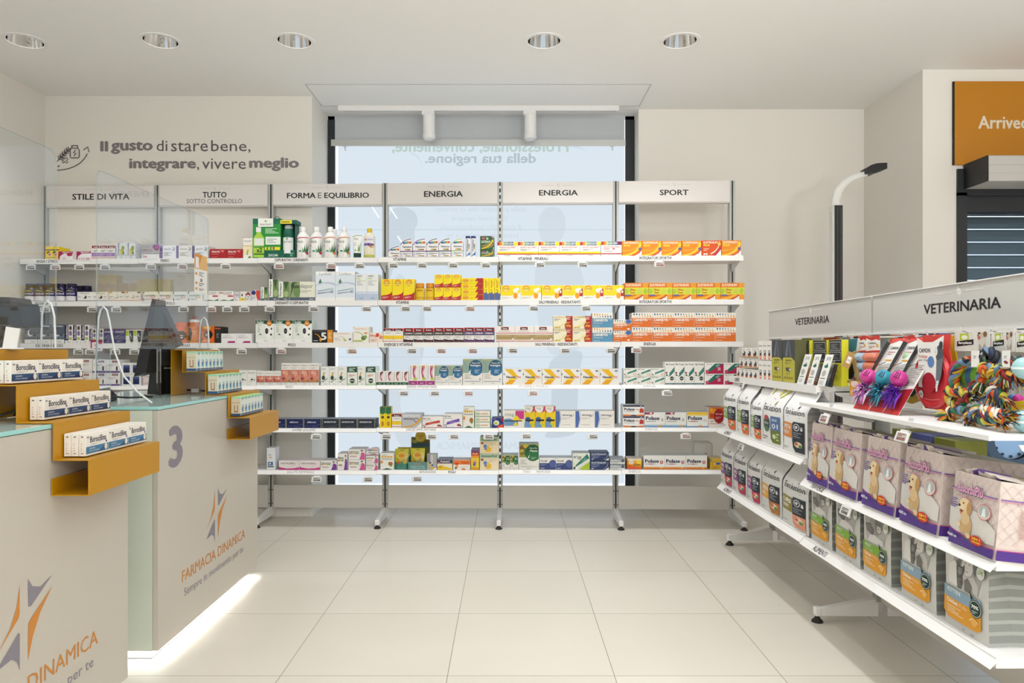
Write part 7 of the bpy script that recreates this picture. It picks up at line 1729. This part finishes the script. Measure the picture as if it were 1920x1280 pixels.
# frisbees
def frisbee(x0, x1, y0, y1, X, c, c2, lab, full):
    t = thing('frisbee_pack', lab, 'frisbee', group='frisbee packs')
    a, b = pos(x0, y0, X), pos(x1, y1, X)
    ym = (a.y + b.y) / 2
    zt_, zb_ = H - (y0 - CY) * ym / F, H - (y1 - CY) * ym / F
    w_, h_ = a.y - b.y, zt_ - zb_
    m = MB()
    out = [(.12, 1), (.88, 1), (.86, .8), (.97, .5), (1, .3), (.93, .1), (.8, .01), (.2, .01), (.07, .1), (0, .3), (.03, .5), (.14, .8)]
    fm = lambda u, v, e: (X - e, a.y - u * w_, zb_ + v * h_)
    m.prism(out, fm, -.004, .0, c); m.build('backing', t)
    m = MB()
    m.lathe([(w_ * .48, 0), (w_ * .495, .006), (w_ * .47, .016), (w_ * .42, .018), (w_ * .4, .012), (0, .012)], c2, 40, (X - .004, ym, zb_ + w_ * .52), 'x')
    for q in range(len(m.v)): m.v[q] = (2 * (X - .004) - m.v[q][0], m.v[q][1], m.v[q][2])
    m.f = [f[::-1] for f in m.f]
    m.build('disc', t, True)
    m = MB()
    if full:
        m.prism([(.16, .96), (.34, .9), (.6, .9), (.9, .98), (.84, .6), (.72, .4), (.68, .3), (.2, .3), (.2, .6)], fm, .0225, .0235, 'eeece8')
        f2 = lambda u, v, e: fm(u, v, .0236 + e)
        m.art([T('3a3638', 'CAMON', .22, .76, .54, .82, 1), T('c8453e', 'Frisbee', .22, .69, .46, .735), T('3a3638', 'per Cani', .22, .64, .5, .68), L('a8a4a0', .22, .5, .4, .6, 4), E('a51c2c', .5, .36, .19, .14), E('5a80b8', .56, .64, .09, .075), E('4a5058', .8, .74, .1, .12), E('e4e4e2', .7, .78, .05, .06), E('33383e', .84, .86, .05, .05), P('6a727a', (.72, .66), (.9, .7), (.86, .5), (.78, .34), (.7, .36)), P('e4e4e2', (.72, .4), (.78, .4), (.74, .26), (.7, .26)), R('2a2a2c', .685, .765, .7, .775)], f2)
        f3 = lambda u, v, e: fm(u, v, .0195 + e)
        m.art([E('eeece8', .24, .2, .07, .055), T('3a3638', '23', .2, .185, .28, .22, 1), sw('e6938c', (.06, .2), (.5, .08), (.94, .2), .006, .006)], f3)
    else:
        m.prism([(.2, .98), (.8, .98), (.8, .7), (.2, .7)], fm, .0225, .0235, 'e4cf3f')
    m.build('header_card', t)
    hook(NB, X, ym, zt_ - .006)
frisbee(1722, 1790, 627, 769, 1.45, 'd9453f', 'g:cf3038', 'red frisbee in a red and white dog pack hanging above the shelf', True)
frisbee(1742, 1800, 630, 769, 1.49, 'e2b72c', 'g:c93a36', 'second frisbee pack with yellow backing behind the red one', False)
# cat teasers on leaning cards
def teaser(i, xa, xb, c, cf, lab):
    ya, yb = gy(xa, 1.337), gy(xb, 1.337)
    w_ = ya - yb
    t = thing('cat_teaser', lab, 'cat toy', (1.337, (ya + yb) / 2, .946), -math.pi / 2, 'cat teasers on leaning cards')
    t.rotation_euler = (math.radians(-30), 0, -math.pi / 2)
    hh = .31
    m = MB(); m.cbox(-w_ / 2, w_ / 2, 0, .0016, 0, hh, 'e6e4e0', .0005)
    m.art([P('a81e2c', (0, 0), (1, 0), (1, .34), (0, .3)), P('c8302c', (0, 0), (1, 0), (1, .06), (0, .04)), P('b8b5b0', (.1, .36), (.9, .38), (.9, .66), (.1, .62)), L('8a8680', .15, .4, .85, .6, 9), P('d9453f', (0, 1), (1, 1), (1, .93), (.5, .97), (0, .92)), T('3a3638', 'CAMON', .2, .84, .7, .88, 1), L('c8908c', .2, .76, .7, .82, 2), R('d9a02c', .3, .68, .7, .7)], lambda u, v, e: (-w_ / 2 + u * w_, -e, v * hh)); m.build('card', t)
    m = MB(); m.ball((-.012, -.030, .125), .029, c, 20)
    for a in range(3):
        for b_ in range(3):
            an, el = math.radians(-62 + a * 13), math.radians(-10 + b_ * 16)
            d = Vector((math.cos(an) * math.cos(el), math.sin(an) * math.cos(el), math.sin(el)))
            p = Vector((-.012, -.030, .125)) + d * .0292
            m.tube([p - Vector((0, 0, .0028)), p + Vector((0, 0, .0028))], .0016, '3a1030', 6)
    m.lathe([(.0295, -.002), (.0297, .002)], c, 24, (-.012, -.030, .125), 'x')
    m.build('ball', t, True)
    m = MB(); rnd = random.Random(i)
    for k in range(170):
        a, e_, L_ = rnd.uniform(0, 6.28), rnd.uniform(-1.2, .9), rnd.uniform(.028, .052)
        d = Vector((math.cos(a) * math.cos(e_), -abs(math.sin(a)) * math.cos(e_) * .8, math.sin(e_)))
        p = Vector((-.012, -.018, .075))
        m.tube([p + d * .006, p + d * L_ * .6, p + d * L_ + Vector((0, 0, -.008))], [.0012, .002, .0005], cf[k % len(cf)], 4)
    for k in range(7):
        p = Vector((-.02 + .006 * k, -.012, .078))
        m.tube([p, p + Vector((.004 * (k - 3), -.01, -.03)), p + Vector((.006 * (k - 3), -.006, -.065))], [.002, .0035, .0008], cf[(k + 1) % len(cf)], 5)
    m.build('feathers', t)
    m = MB(); m.tube([(-w_ * .42, -.012, .15), (-w_ * .42, -.014, .2), (-w_ * .42, -.014, .285)], [.004, .006, .007], 'black', 8); m.tube([(-w_ * .42, -.012, .15), (-.03, -.03, .12), (-.01, -.03, .17), (.01, -.01, .2)], .0012, 'black', 5); m.build('wand', t, True)
teaser(0, 1600, 1627, 'g:d9409a', ['b78ad9', 'd97ac8', 'f0e4f0', '1c1c20', 'c23a9a'], 'cat teaser with pink ball and lilac feathers on leaning card')
teaser(1, 1629, 1654, 'g:2f9ab5', ['2f7a94', '1f5a7a', '5ab5c8', '1c2a3a'], 'cat teaser with turquoise ball and blue feathers on leaning card')
teaser(2, 1656, 1684, 'g:c8308f', ['4a1f9a', '6a2fb5', '2a1460', '8a3ac8'], 'cat teaser with magenta ball and violet feathers on leaning card')

# ---- rope toys
RC = ['d9a02c', 'c9541f', '8f2622', '232a40', '2f6a4c', 'd2cec2', '5f7f9f', 'b5a83a', '1a1c26']
def cat_rom(p, n):
    q = [p[0]] + list(p) + [p[-1]]
    out = []
    for i in range(1, len(q) - 2):
        for k in range(n):
            t = k / n
            a, b, c, d = q[i - 1], q[i], q[i + 1], q[i + 2]
            out.append(.5 * ((2 * b) + (c - a) * t + (2 * a - 5 * b + 4 * c - d) * t * t + (3 * b - a - 3 * c + d) * t ** 3))
    return out + [Vector(p[-1])]
def rope(m, pts, R_, seed, n=7, pitch=4.8, closed=False):
    rnd = random.Random(seed)
    path = cat_rom([Vector(p) for p in pts], n)
    acc = [0]
    for a, b in zip(path, path[1:]): acc.append(acc[-1] + (b - a).length)
    K = max(8, int(acc[-1] / (R_ * .36)))
    fine, j = [], 0
    for i in range(K + 1):
        s = acc[-1] * i / K
        while j < len(acc) - 2 and acc[j + 1] < s: j += 1
        f = (s - acc[j]) / max(1e-9, acc[j + 1] - acc[j])
        fine.append(path[j].lerp(path[j + 1], min(1, f)))
    up = Vector((.3, .2, 1)).normalized()
    fr = []
    for i, p in enumerate(fine):
        tt = (fine[min(K, i + 1)] - fine[max(0, i - 1)]).normalized()
        x = (up - tt * up.dot(tt)); x = x.normalized() if x.length > 1e-5 else tt.orthogonal().normalized()
        up = x; fr.append((x, tt.cross(x)))
    for s_ in range(3):
        cols = [rnd.choice(RC) for _ in range(4)]
        pp = []
        for i, p in enumerate(fine):
            a = 2 * math.pi * (s_ / 3 + acc[-1] * i / K / (R_ * pitch))
            pp.append(p + (fr[i][0] * math.cos(a) + fr[i][1] * math.sin(a)) * R_ * .54)
        m.tube(pp, R_ * .58, cols[0], 10, mfun=lambda i, k, cols=cols, s_=s_: cols[((k + i // 7) // 3 + s_) % 4])
def tassel(m, p, d, L_, R_, seed, n=70, cols=RC):
    rnd = random.Random(seed)
    p, d = Vector(p), Vector(d).normalized()
    for k in range(n):
        o = Vector((rnd.uniform(-1, 1), rnd.uniform(-1, 1), rnd.uniform(-1, 1)))
        o -= d * o.dot(d)
        l = L_ * rnd.uniform(.6, 1.1)
        sp = rnd.uniform(.6, 1.5)
        m.tube([p + o * R_ * .5, p + o * R_ * sp * 1.0 + d * l * .5, p + o * R_ * sp * 1.5 + d * l + Vector((0, 0, -.006 * rnd.random()))], [.0022, .0024, .0009], rnd.choice(cols), 4, caps=False)
def knot(m, c, ax, R_, seed):
    ax = Vector(ax).normalized(); x = ax.orthogonal().normalized(); y = ax.cross(x); c = Vector(c)
    pts = [c + (x * math.cos(a) + y * math.sin(a)) * R_ * 1.15 + ax * R_ * (.9 * (a / 9.0) - .6) for a in [k * .55 for k in range(18)]]
    rope(m, pts, R_ * .72, seed, 4)
def ropetoy(lab, ropes, knots, tass, R_, X, seed, cardp=None):
    R_ *= 1.1
    tass = [(a, b, l * .72) for a, b, l in tass]
    t = thing('rope_toy', lab, 'dog rope toy', group='multicoloured dog rope toys')
    pp = lambda q: pos(q[0], q[1], q[2] if len(q) > 2 else X)
    m = MB()
    for i, r in enumerate(ropes): rope(m, [pp(q) for q in r], R_, seed + i)
    m.build('rope', t, True)
    for i, (a, b) in enumerate(knots):
        m = MB(); knot(m, pp(a), pp(b) - pp(a), R_ * .86, seed + 20 + i); m.build('knot', t, True)
    for i, (a, b, L_) in enumerate(tass):
        m = MB(); d = pp(b) - pp(a); tassel(m, pp(a), d, L_, R_ * .85, seed + 40 + i); m.build('tassel', t)
    if cardp:
        xm = (cardp[0] + cardp[1]) / 2
        card(t, 'price_band', xm - 2, xm + 13, 657, 688, X - .02, [L('8a8884', .3, .5, .7, .7, 2)], 'eceae6')
        q = card(t, 'header_card', *cardp, FERP); hook(NB, cardp[4], (q[0] + q[1]) / 2, q[3] - .01)
ropetoy('rope toy curving down in a bow beside the red frisbee', [[(1818, 676), (1806, 680), (1795, 695), (1789, 713), (1792, 727), (1803, 735), (1818, 738), (1829, 733)]], [((1829, 733), (1836, 730))], [((1836, 730), (1848, 722), .05)], .0135, 1.42, 1)
ropetoy('rope toy with pinkish end looping low in front of the frisbee', [[(1776, 731), (1788, 736), (1802, 737), (1816, 741)], [(1779, 742), (1783, 754), (1791, 763), (1800, 768)], [(1816, 742), (1806, 752), (1796, 763)]], [((1817, 742), (1824, 745))], [((1824, 745), (1836, 742), .035)], .0125, 1.405, 11)
ropetoy('rope toy lying on the shelf with two frayed ends', [[(1784, 775, 1.395), (1796, 770, 1.395), (1812, 772, 1.385), (1826, 779, 1.37)]], [((1786, 775, 1.395), (1778, 780, 1.39)), ((1822, 777, 1.375), (1830, 783, 1.365))], [((1778, 778, 1.39), (1758, 788, 1.385), .05), ((1815, 783, 1.37), (1822, 793, 1.36), .035)], .0135, 1.39, 23)
ropetoy('thick rope bundle with brown tassel lying at the shelf end', [[(1834, 762, 1.38), (1830, 774, 1.375), (1838, 788, 1.37), (1852, 790, 1.36), (1868, 787, 1.355), (1886, 784, 1.35)], [(1836, 764, 1.385), (1852, 770, 1.375), (1868, 774, 1.365), (1884, 778, 1.355)], [(1838, 776, 1.37), (1856, 780, 1.36), (1880, 782, 1.35)]], [((1834, 770, 1.375), (1842, 784, 1.37))], [((1884, 780, 1.352), (1912, 780, 1.345), .055), ((1872, 788, 1.355), (1890, 794, 1.35), .04)], .0125, 1.37, 37)
ropetoy('rope toy with fist sized knot hanging on the wider white dog card', [[(1841, 676), (1842, 664), (1852, 659), (1862, 662), (1866, 674), (1858, 682), (1846, 682), (1842, 672)]], [((1852, 672), (1860, 668))], [], .0135, 1.43, 51, (1790, 1856, 617, 658, 1.47))
ropetoy('rope toy knotted in the middle on the second white dog card', [[(1842, 718), (1840, 704), (1848, 692), (1860, 690), (1868, 697)], [(1860, 690), (1872, 704), (1868, 716), (1860, 724)]], [((1849, 692), (1856, 690)), ((1866, 700), (1872, 706))], [((1842, 714), (1836, 732), .045), ((1866, 722), (1862, 752), .05)], .0135, 1.415, 63, (1859, 1902, 617, 659, 1.455))
ropetoy('rope toy with greenish ends hanging close to the camera end', [[(1878, 694), (1888, 684), (1900, 677), (1912, 678), (1920, 688)], [(1880, 696), (1876, 712), (1866, 724)], [(1880, 697), (1892, 704), (1904, 702)]], [((1880, 696), (1890, 700))], [((1884, 706), (1882, 730, 1.40), .05), ((1904, 704), (1914, 716), .05)], .0135, 1.41, 77, (1904, 1948, 618, 660, 1.44))
ropetoy('rope toy with long grey end tassel at the camera end', [[(1862, 730, 1.40), (1872, 738, 1.395), (1880, 750, 1.39)]], [((1868, 735, 1.398), (1876, 744, 1.39))], [((1862, 740, 1.40), (1858, 764, 1.395), .04), ((1880, 750, 1.39), (1888, 766, 1.385), .04)], .015, 1.40, 91)
# other toys around
t = thing('ring_toy', 'striped blue and green fabric roll toy behind the rope toys', 'dog toy')
a = pos(1826, 704, 1.48)
m = MB()
for k, c in enumerate(('b02a3c', '3f6aa0', '3f6aa0', '6aa83a', '3f6aa0', '6aa83a')):
    m.lathe([(.044, -.0125), (.048, -.011), (.048, .011), (.044, .0125)], c, 28, (1.48, a.y + .06 - k * .025, a.z), 'y')
m.build('fabric_roll', t, True)
m = MB(); m.tube([(1.48, a.y, a.z + .045), (1.48, a.y, 1.222)], .002, 'alu', 6); m.build('loop', t)
for x, y, c, lab in ((1921, 690, 'g:9cc8cc', 'pale turquoise ball high at the camera end of the toys'), (1922, 781, 'g:9cc8cc', 'pale turquoise ball low at the camera end of the shelf')):
    m = MB(); p = pos(x, y, 1.40); m.ball((0, 0, 0), .03, c, 20); m.lathe([(.0303, -.003), (.0306, 0), (.0303, .003)], 'e6f0f0', 24)
    if y < 700: m.tube([(0, 0, .028), (0.02, 0, .10)], .0015, 'alu', 6)
    o = m.build('ball_toy', None, True); o.location = p if y < 700 else (p.x, p.y, .9455 + .031); tag(o, lab, 'dog toy', 'turquoise balls')
t = thing('boat_toy', 'yellow rimmed toy with pink and blue bits beside the rope toys', 'dog toy', (0, 0, 0))
m = MB(); a, b = pos(1886, 756, 1.46), pos(1925, 758, 1.46); m.tube([a, a.lerp(b, .5) + Vector((-.02, 0, -.008)), b], [.008, .014, .012], 'e0bd2c', 10); m.build('rim', t, True)
m = MB(); m.ball(a.lerp(b, .35) + Vector((0, 0, .014)), .014, '5f86c8', 12); m.ball(a.lerp(b, .6) + Vector((0, 0, .014)), .014, 'c83a94', 12); m.ball(a.lerp(b, .1) + Vector((0, 0, .01)), .012, 'e9b93a', 12); m.build('figures', t, True)
m = MB(); m.tube([a.lerp(b, .5), a.lerp(b, .5) + Vector((.03, 0, .12)), Vector((GX - .03, a.lerp(b, .5).y, 1.222))], .0015, 'alu', 6); m.build('cord', t)
# goods on the other side of the gondola, seen through the gaps
rnd = random.Random(5)
D['bk1'] = ('c8602c', 'c8602c', [L('f0d8c0', .1, .3, .8, .6, 2)]); D['bk2'] = ('8f1f33', '8f1f33', [L('f0d8d8', .1, .3, .8, .6, 2)]); D['bk3'] = ('e9e6e0', 'e9e6e0', [R('6a4a94', .1, .84, .4, .94), L('bbb', .1, .3, .8, .6, 2) if False else R('cfccc6', .1, .3, .8, .5)])
D['bk4'] = ('6a6fae', '6a6fae', [R('4a4f94', .3, .2, .7, .8)]); D['bk5'] = ('dfc9a8', 'dfc9a8', [R('5a4a3a', .3, .8, .7, .9)]); D['bk6'] = ('8f9440', '9a9a4a', [R('3a5a58', .1, .2, .5, .6), R('d9d2a0', .55, .3, .9, .7)])
seqs = [(3.96, 'bk6', .10), (3.82, 'bk3', .12), (3.66, 'bk1', .14), (3.5, 'bk3', .12), (3.36, 'bk2', .1), (3.2, 'bk1', .13), (2.95, 'bk3', .08), (2.8, 'bk4', .14), (2.63, 'bk3', .1), (2.5, 'bk3', .09), (2.38, 'bk3', .09), (2.26, 'bk3', .09), (2.15, 'bk5', .1), (2.03, 'bk5', .1), (1.92, 'bk5', .1)]
CN = {'bk1': 'orange', 'bk2': 'crimson', 'bk3': 'white', 'bk4': 'blue-violet', 'bk5': 'sand coloured', 'bk6': 'lime'}
for i, (y, d, w_) in enumerate(seqs):
    o = link('product_box', carton_mesh(d, w_, .235, .1)); put(o, GX + .07, y + w_ / 2, y - w_ / 2, 1.0, '%s box behind the gondola header, %s from the back wall' % (CN[d], ORD[i]), 'box', 'boxes on the far side of the gondola')
for i, (y, z, d) in enumerate(((3.0, .7, 'bk6'), (2.85, .7, 'bk4'), (2.7, .7, 'bk6'))):
    o = link('product_box', carton_mesh(d, .13, .13, .12)); put(o, GX + .07, y + .065, y - .065, z, '%s box behind the puppy pads, %s from the back wall' % (CN[d], ORD[i]), 'box', 'boxes on the far side of the gondola')
# ---- price tags of the gondola
for i, (x, y, X, red, lab) in enumerate(((1391, 722, 1.325, 0, 'small grey screened price tag under the white carton tiers'), (1390, 838, 1.262, 0, 'small dark price tag over the purple squared bags'), (1546, 783, 1.25, 1, 'red screened price tag above the first puppy pads'), (1692, 815, 1.25, 1, 'red screened price tag above the third puppy pads'), (1586, 955, 1.255, 0, 'white price tag over the green banded cat food bags'))):
    o = copy_tree(src[(bool(red), True)])
    o.location = pos(x, y - 6, X); o.rotation_euler = (math.radians(-20), 0, -math.pi / 2)
    tag(o, lab, 'price tag', 'price tags of the pet aisle')
    m = MB(); m.box(-.012, .012, .012, .014, -.02, .05, 'film'); m.build('clip', o)
# ================================================================== door side, height scale, street
Yd = 4.5
def dx(x, Y=Yd): return (x - CX) * Y / F
def dz(y, Y=Yd): return H - (y - CY) * Y / F
m = MB()
m.box(DX0, DX0 + .06, Yd - .015, Yd + .08, 0, DZ, 'dark_frame'); m.box(DX1 - .06, DX1, Yd - .015, Yd + .08, 0, DZ, 'dark_frame')
m.box(DX0, DX1, Yd - .015, Yd + .08, DZ - .02, DZ + .15, 'dark_frame')
m.box(DX0 + .06, DX1 - .06, Yd + .01, Yd + .07, 2.05, DZ, 'dark_frame')
struct('door_1', m)
m = MB(); m.box(DX0 + .06, DX1 - .06, Yd + .03, Yd + .038, 0.0, 2.05, 'door_glass'); o = m.build('door_1_glass', bpy.data.objects['door_1'])
t = thing('roller_shutter', 'grey slatted roller shutter half lowered behind the glass door', 'shutter', (0, 4.80, 0))
z = 2.16; k = 0
m = MB()
while z > 1.30:
    m.prism([(0, z), (-.012, z - .012), (-.015, z - .05), (-.010, z - .078), (0, z - .082), (.004, z - .04)], lambda u, v, e: (e, u, v), DX0 - .02, DX1 + .02, 'shutter')
    z -= .0865
m.build('slats', t)
m = MB()
for x in (DX0 - .04, DX1 + .0):
    m.box(x, x + .04, -.03, .03, 0, 2.2, 'dark_frame')
m.box(DX0 - .04, DX1 + .04, -.06, .16, 2.14, 2.3, 'dark_frame')
m.build('guide_rails', t)
t = thing('door_operator', 'pale grey automatic door operator box under the orange sign', 'door operator', (0, Yd, 0))
m = MB(); m.cbox(2.905, DX1, -.235, -.017, 2.19, 2.345, 'c6c2bd', .004); m.art([R('aaa6a2', 0, .62, 1, .64), R('b4b0ab', 0, .3, 1, .315)], lambda u, v, e: (2.905 + u * (DX1 - 2.905), -.2352 - e, 2.19 + v * .155)); m.build('cover', t)
m = MB(); m.box(2.897, 2.905, -.235, -.016, 2.19, 2.345, 'black'); m.build('end_cap', t)
t = thing('wall_sign', 'large orange sign panel with white lettering above the door', 'sign', (0, Yd, 0))
m = MB(); m.box(DX0 - .02, DX1 + .02, -.0155, -.001, 2.345, dz(154), 'sign_orange'); m.box(DX0 - .028, DX0 - .02, -.014, -.001, 2.345, dz(154), 'black'); m.build('panel', t)
m = MB(); m.art([T('e3d6c0', 'Arrivederci', dx(1831), dz(243), dx(1831) + .475, dz(218.5), 1)], lambda u, v, e: (u, -.0158 - e, v)); m.build('lettering', t)
# height scale: black column with display strip, curved white arm and black sensor head
Yh = 4.62
t = thing('height_scale', 'tall height measuring scale with curved white arm and black head', 'height scale', (dx(1570, Yh), Yh, 0))
x0 = dx(1570, Yh)
m = MB(); m.cbox(-.17, .2, -.2, .18, 0, .06, 'e3e1dd', .01); m.build('platform', t)
m = MB(); m.cbox(-.036, .036, -.02, .045, .06, dz(384, Yh), 'e3e1dd', .012); m.build('column', t)
m = MB(); m.box(-.028, .024, -.024, -.0205, .2, dz(386, Yh), 'black')
zz = .3
while zz < dz(390, Yh):
    m.box(.010, .018, -.0246, -.0241, zz, zz + .004, '6a6a6c'); m.box(-.012, -.007, -.0246, -.0241, zz, zz + .006, '8a4a2a' if zz < 1.75 else '3f6a3a'); zz += .012
m.build('display_strip', t)
arm = [(1563.5, 386), (1564, 372), (1568, 355), (1578, 341), (1592, 331), (1608, 325), (1622, 321)]
m = MB(); m.tube([(dx(x, Yh) - x0, .012, dz(y, Yh)) for x, y in [(1568, 398)] + [(x + 5, y + 3) for x, y in arm]], [.034, .032, .030, .029, .027, .024, .019, .016], 'e9e7e3', 16, flat=.7); m.build('curved_arm', t, True)
m = MB()
hp = [(1621, 317), (1630, 311), (1640, 308), (1659, 307), (1659, 318), (1646, 322), (1638, 326), (1621, 327)]
m.prism([(dx(x, Yh) - x0, dz(y, Yh)) for x, y in hp], lambda u, v, e: (u, e, v), -.03, .055, 'black'); m.build('sensor_head', t)

# street outside the door
m = MB(); m.box(-2, 22, 5.76, 30, -.06, -.01, 'street'); m.box(2.6, 22, 4.72, 5.76, -.06, -.01, 'street')
noisy('street', 'd6dde4', 'c2ccd6', 3.0, .8)
struct('street_ground', m)
Yc = 6.9
t = thing('car', 'blue-grey car parked on the bright street beyond the glass door', 'car', (4.95, Yc, -.01))
pbr('car_paint', '5f7488', .3, .1, coat=.5); pbr('tyre', '3d444b', .8); pbr('rim', '9aa5b0', .4, .2)
side = [(-.85, .32), (-.85, .62), (-.7, .78), (.1, .9), (.75, 1.42), (2.2, 1.46), (2.9, 1.0), (3.3, .92), (3.35, .4), (3.1, .25), (2.95, .25), (2.9, .45), (2.7, .62), (2.45, .62), (2.25, .45), (2.2, .22), (.42, .22), (.38, .42), (.2, .6), (-.2, .6), (-.38, .42), (-.42, .26)]
m = MB(); m.prism(side, lambda u, v, e: (u, e, v), .02, 1.7, 'car_paint'); m.build('car_body', t)
m = MB(); m.prism([(.28, .93), (.82, 1.36), (1.4, 1.38), (1.4, .93)], lambda u, v, e: (u, e, v), .012, .02, 'screen_dark'); m.prism([(1.46, .93), (1.46, 1.38), (2.15, 1.39), (2.6, .98)], lambda u, v, e: (u, e, v), .012, .02, 'screen_dark'); m.build('side_window', t)
for xw in (0.0, 2.58):
    m = MB(); m.lathe([(.19, -.09), (.27, -.1), (.30, -.07), (.30, .07), (.27, .1), (.19, .1)], 'tyre', 40, (xw, .1, .30), 'y', caps=False)
    wl = m.build('wheel', t, True)
    m = MB(); m.lathe([(.0, -.04), (.03, -.045), (.08, -.05), (.10, -.02), (.15, -.03), (.19, -.07), (.192, .05), (0, .05)], 'rim', 40, (xw, .1, .30), 'y')
    for k in range(12):
        a = k * math.pi / 6
        m.lathe([(0, .062), (.014, .062), (.014, .05)], 'black', 8, (xw + .165 * math.cos(a), .1, .30 + .165 * math.sin(a)), 'y')
    m.build('rim', wl, True)
bpy.data.objects.remove(_fo)
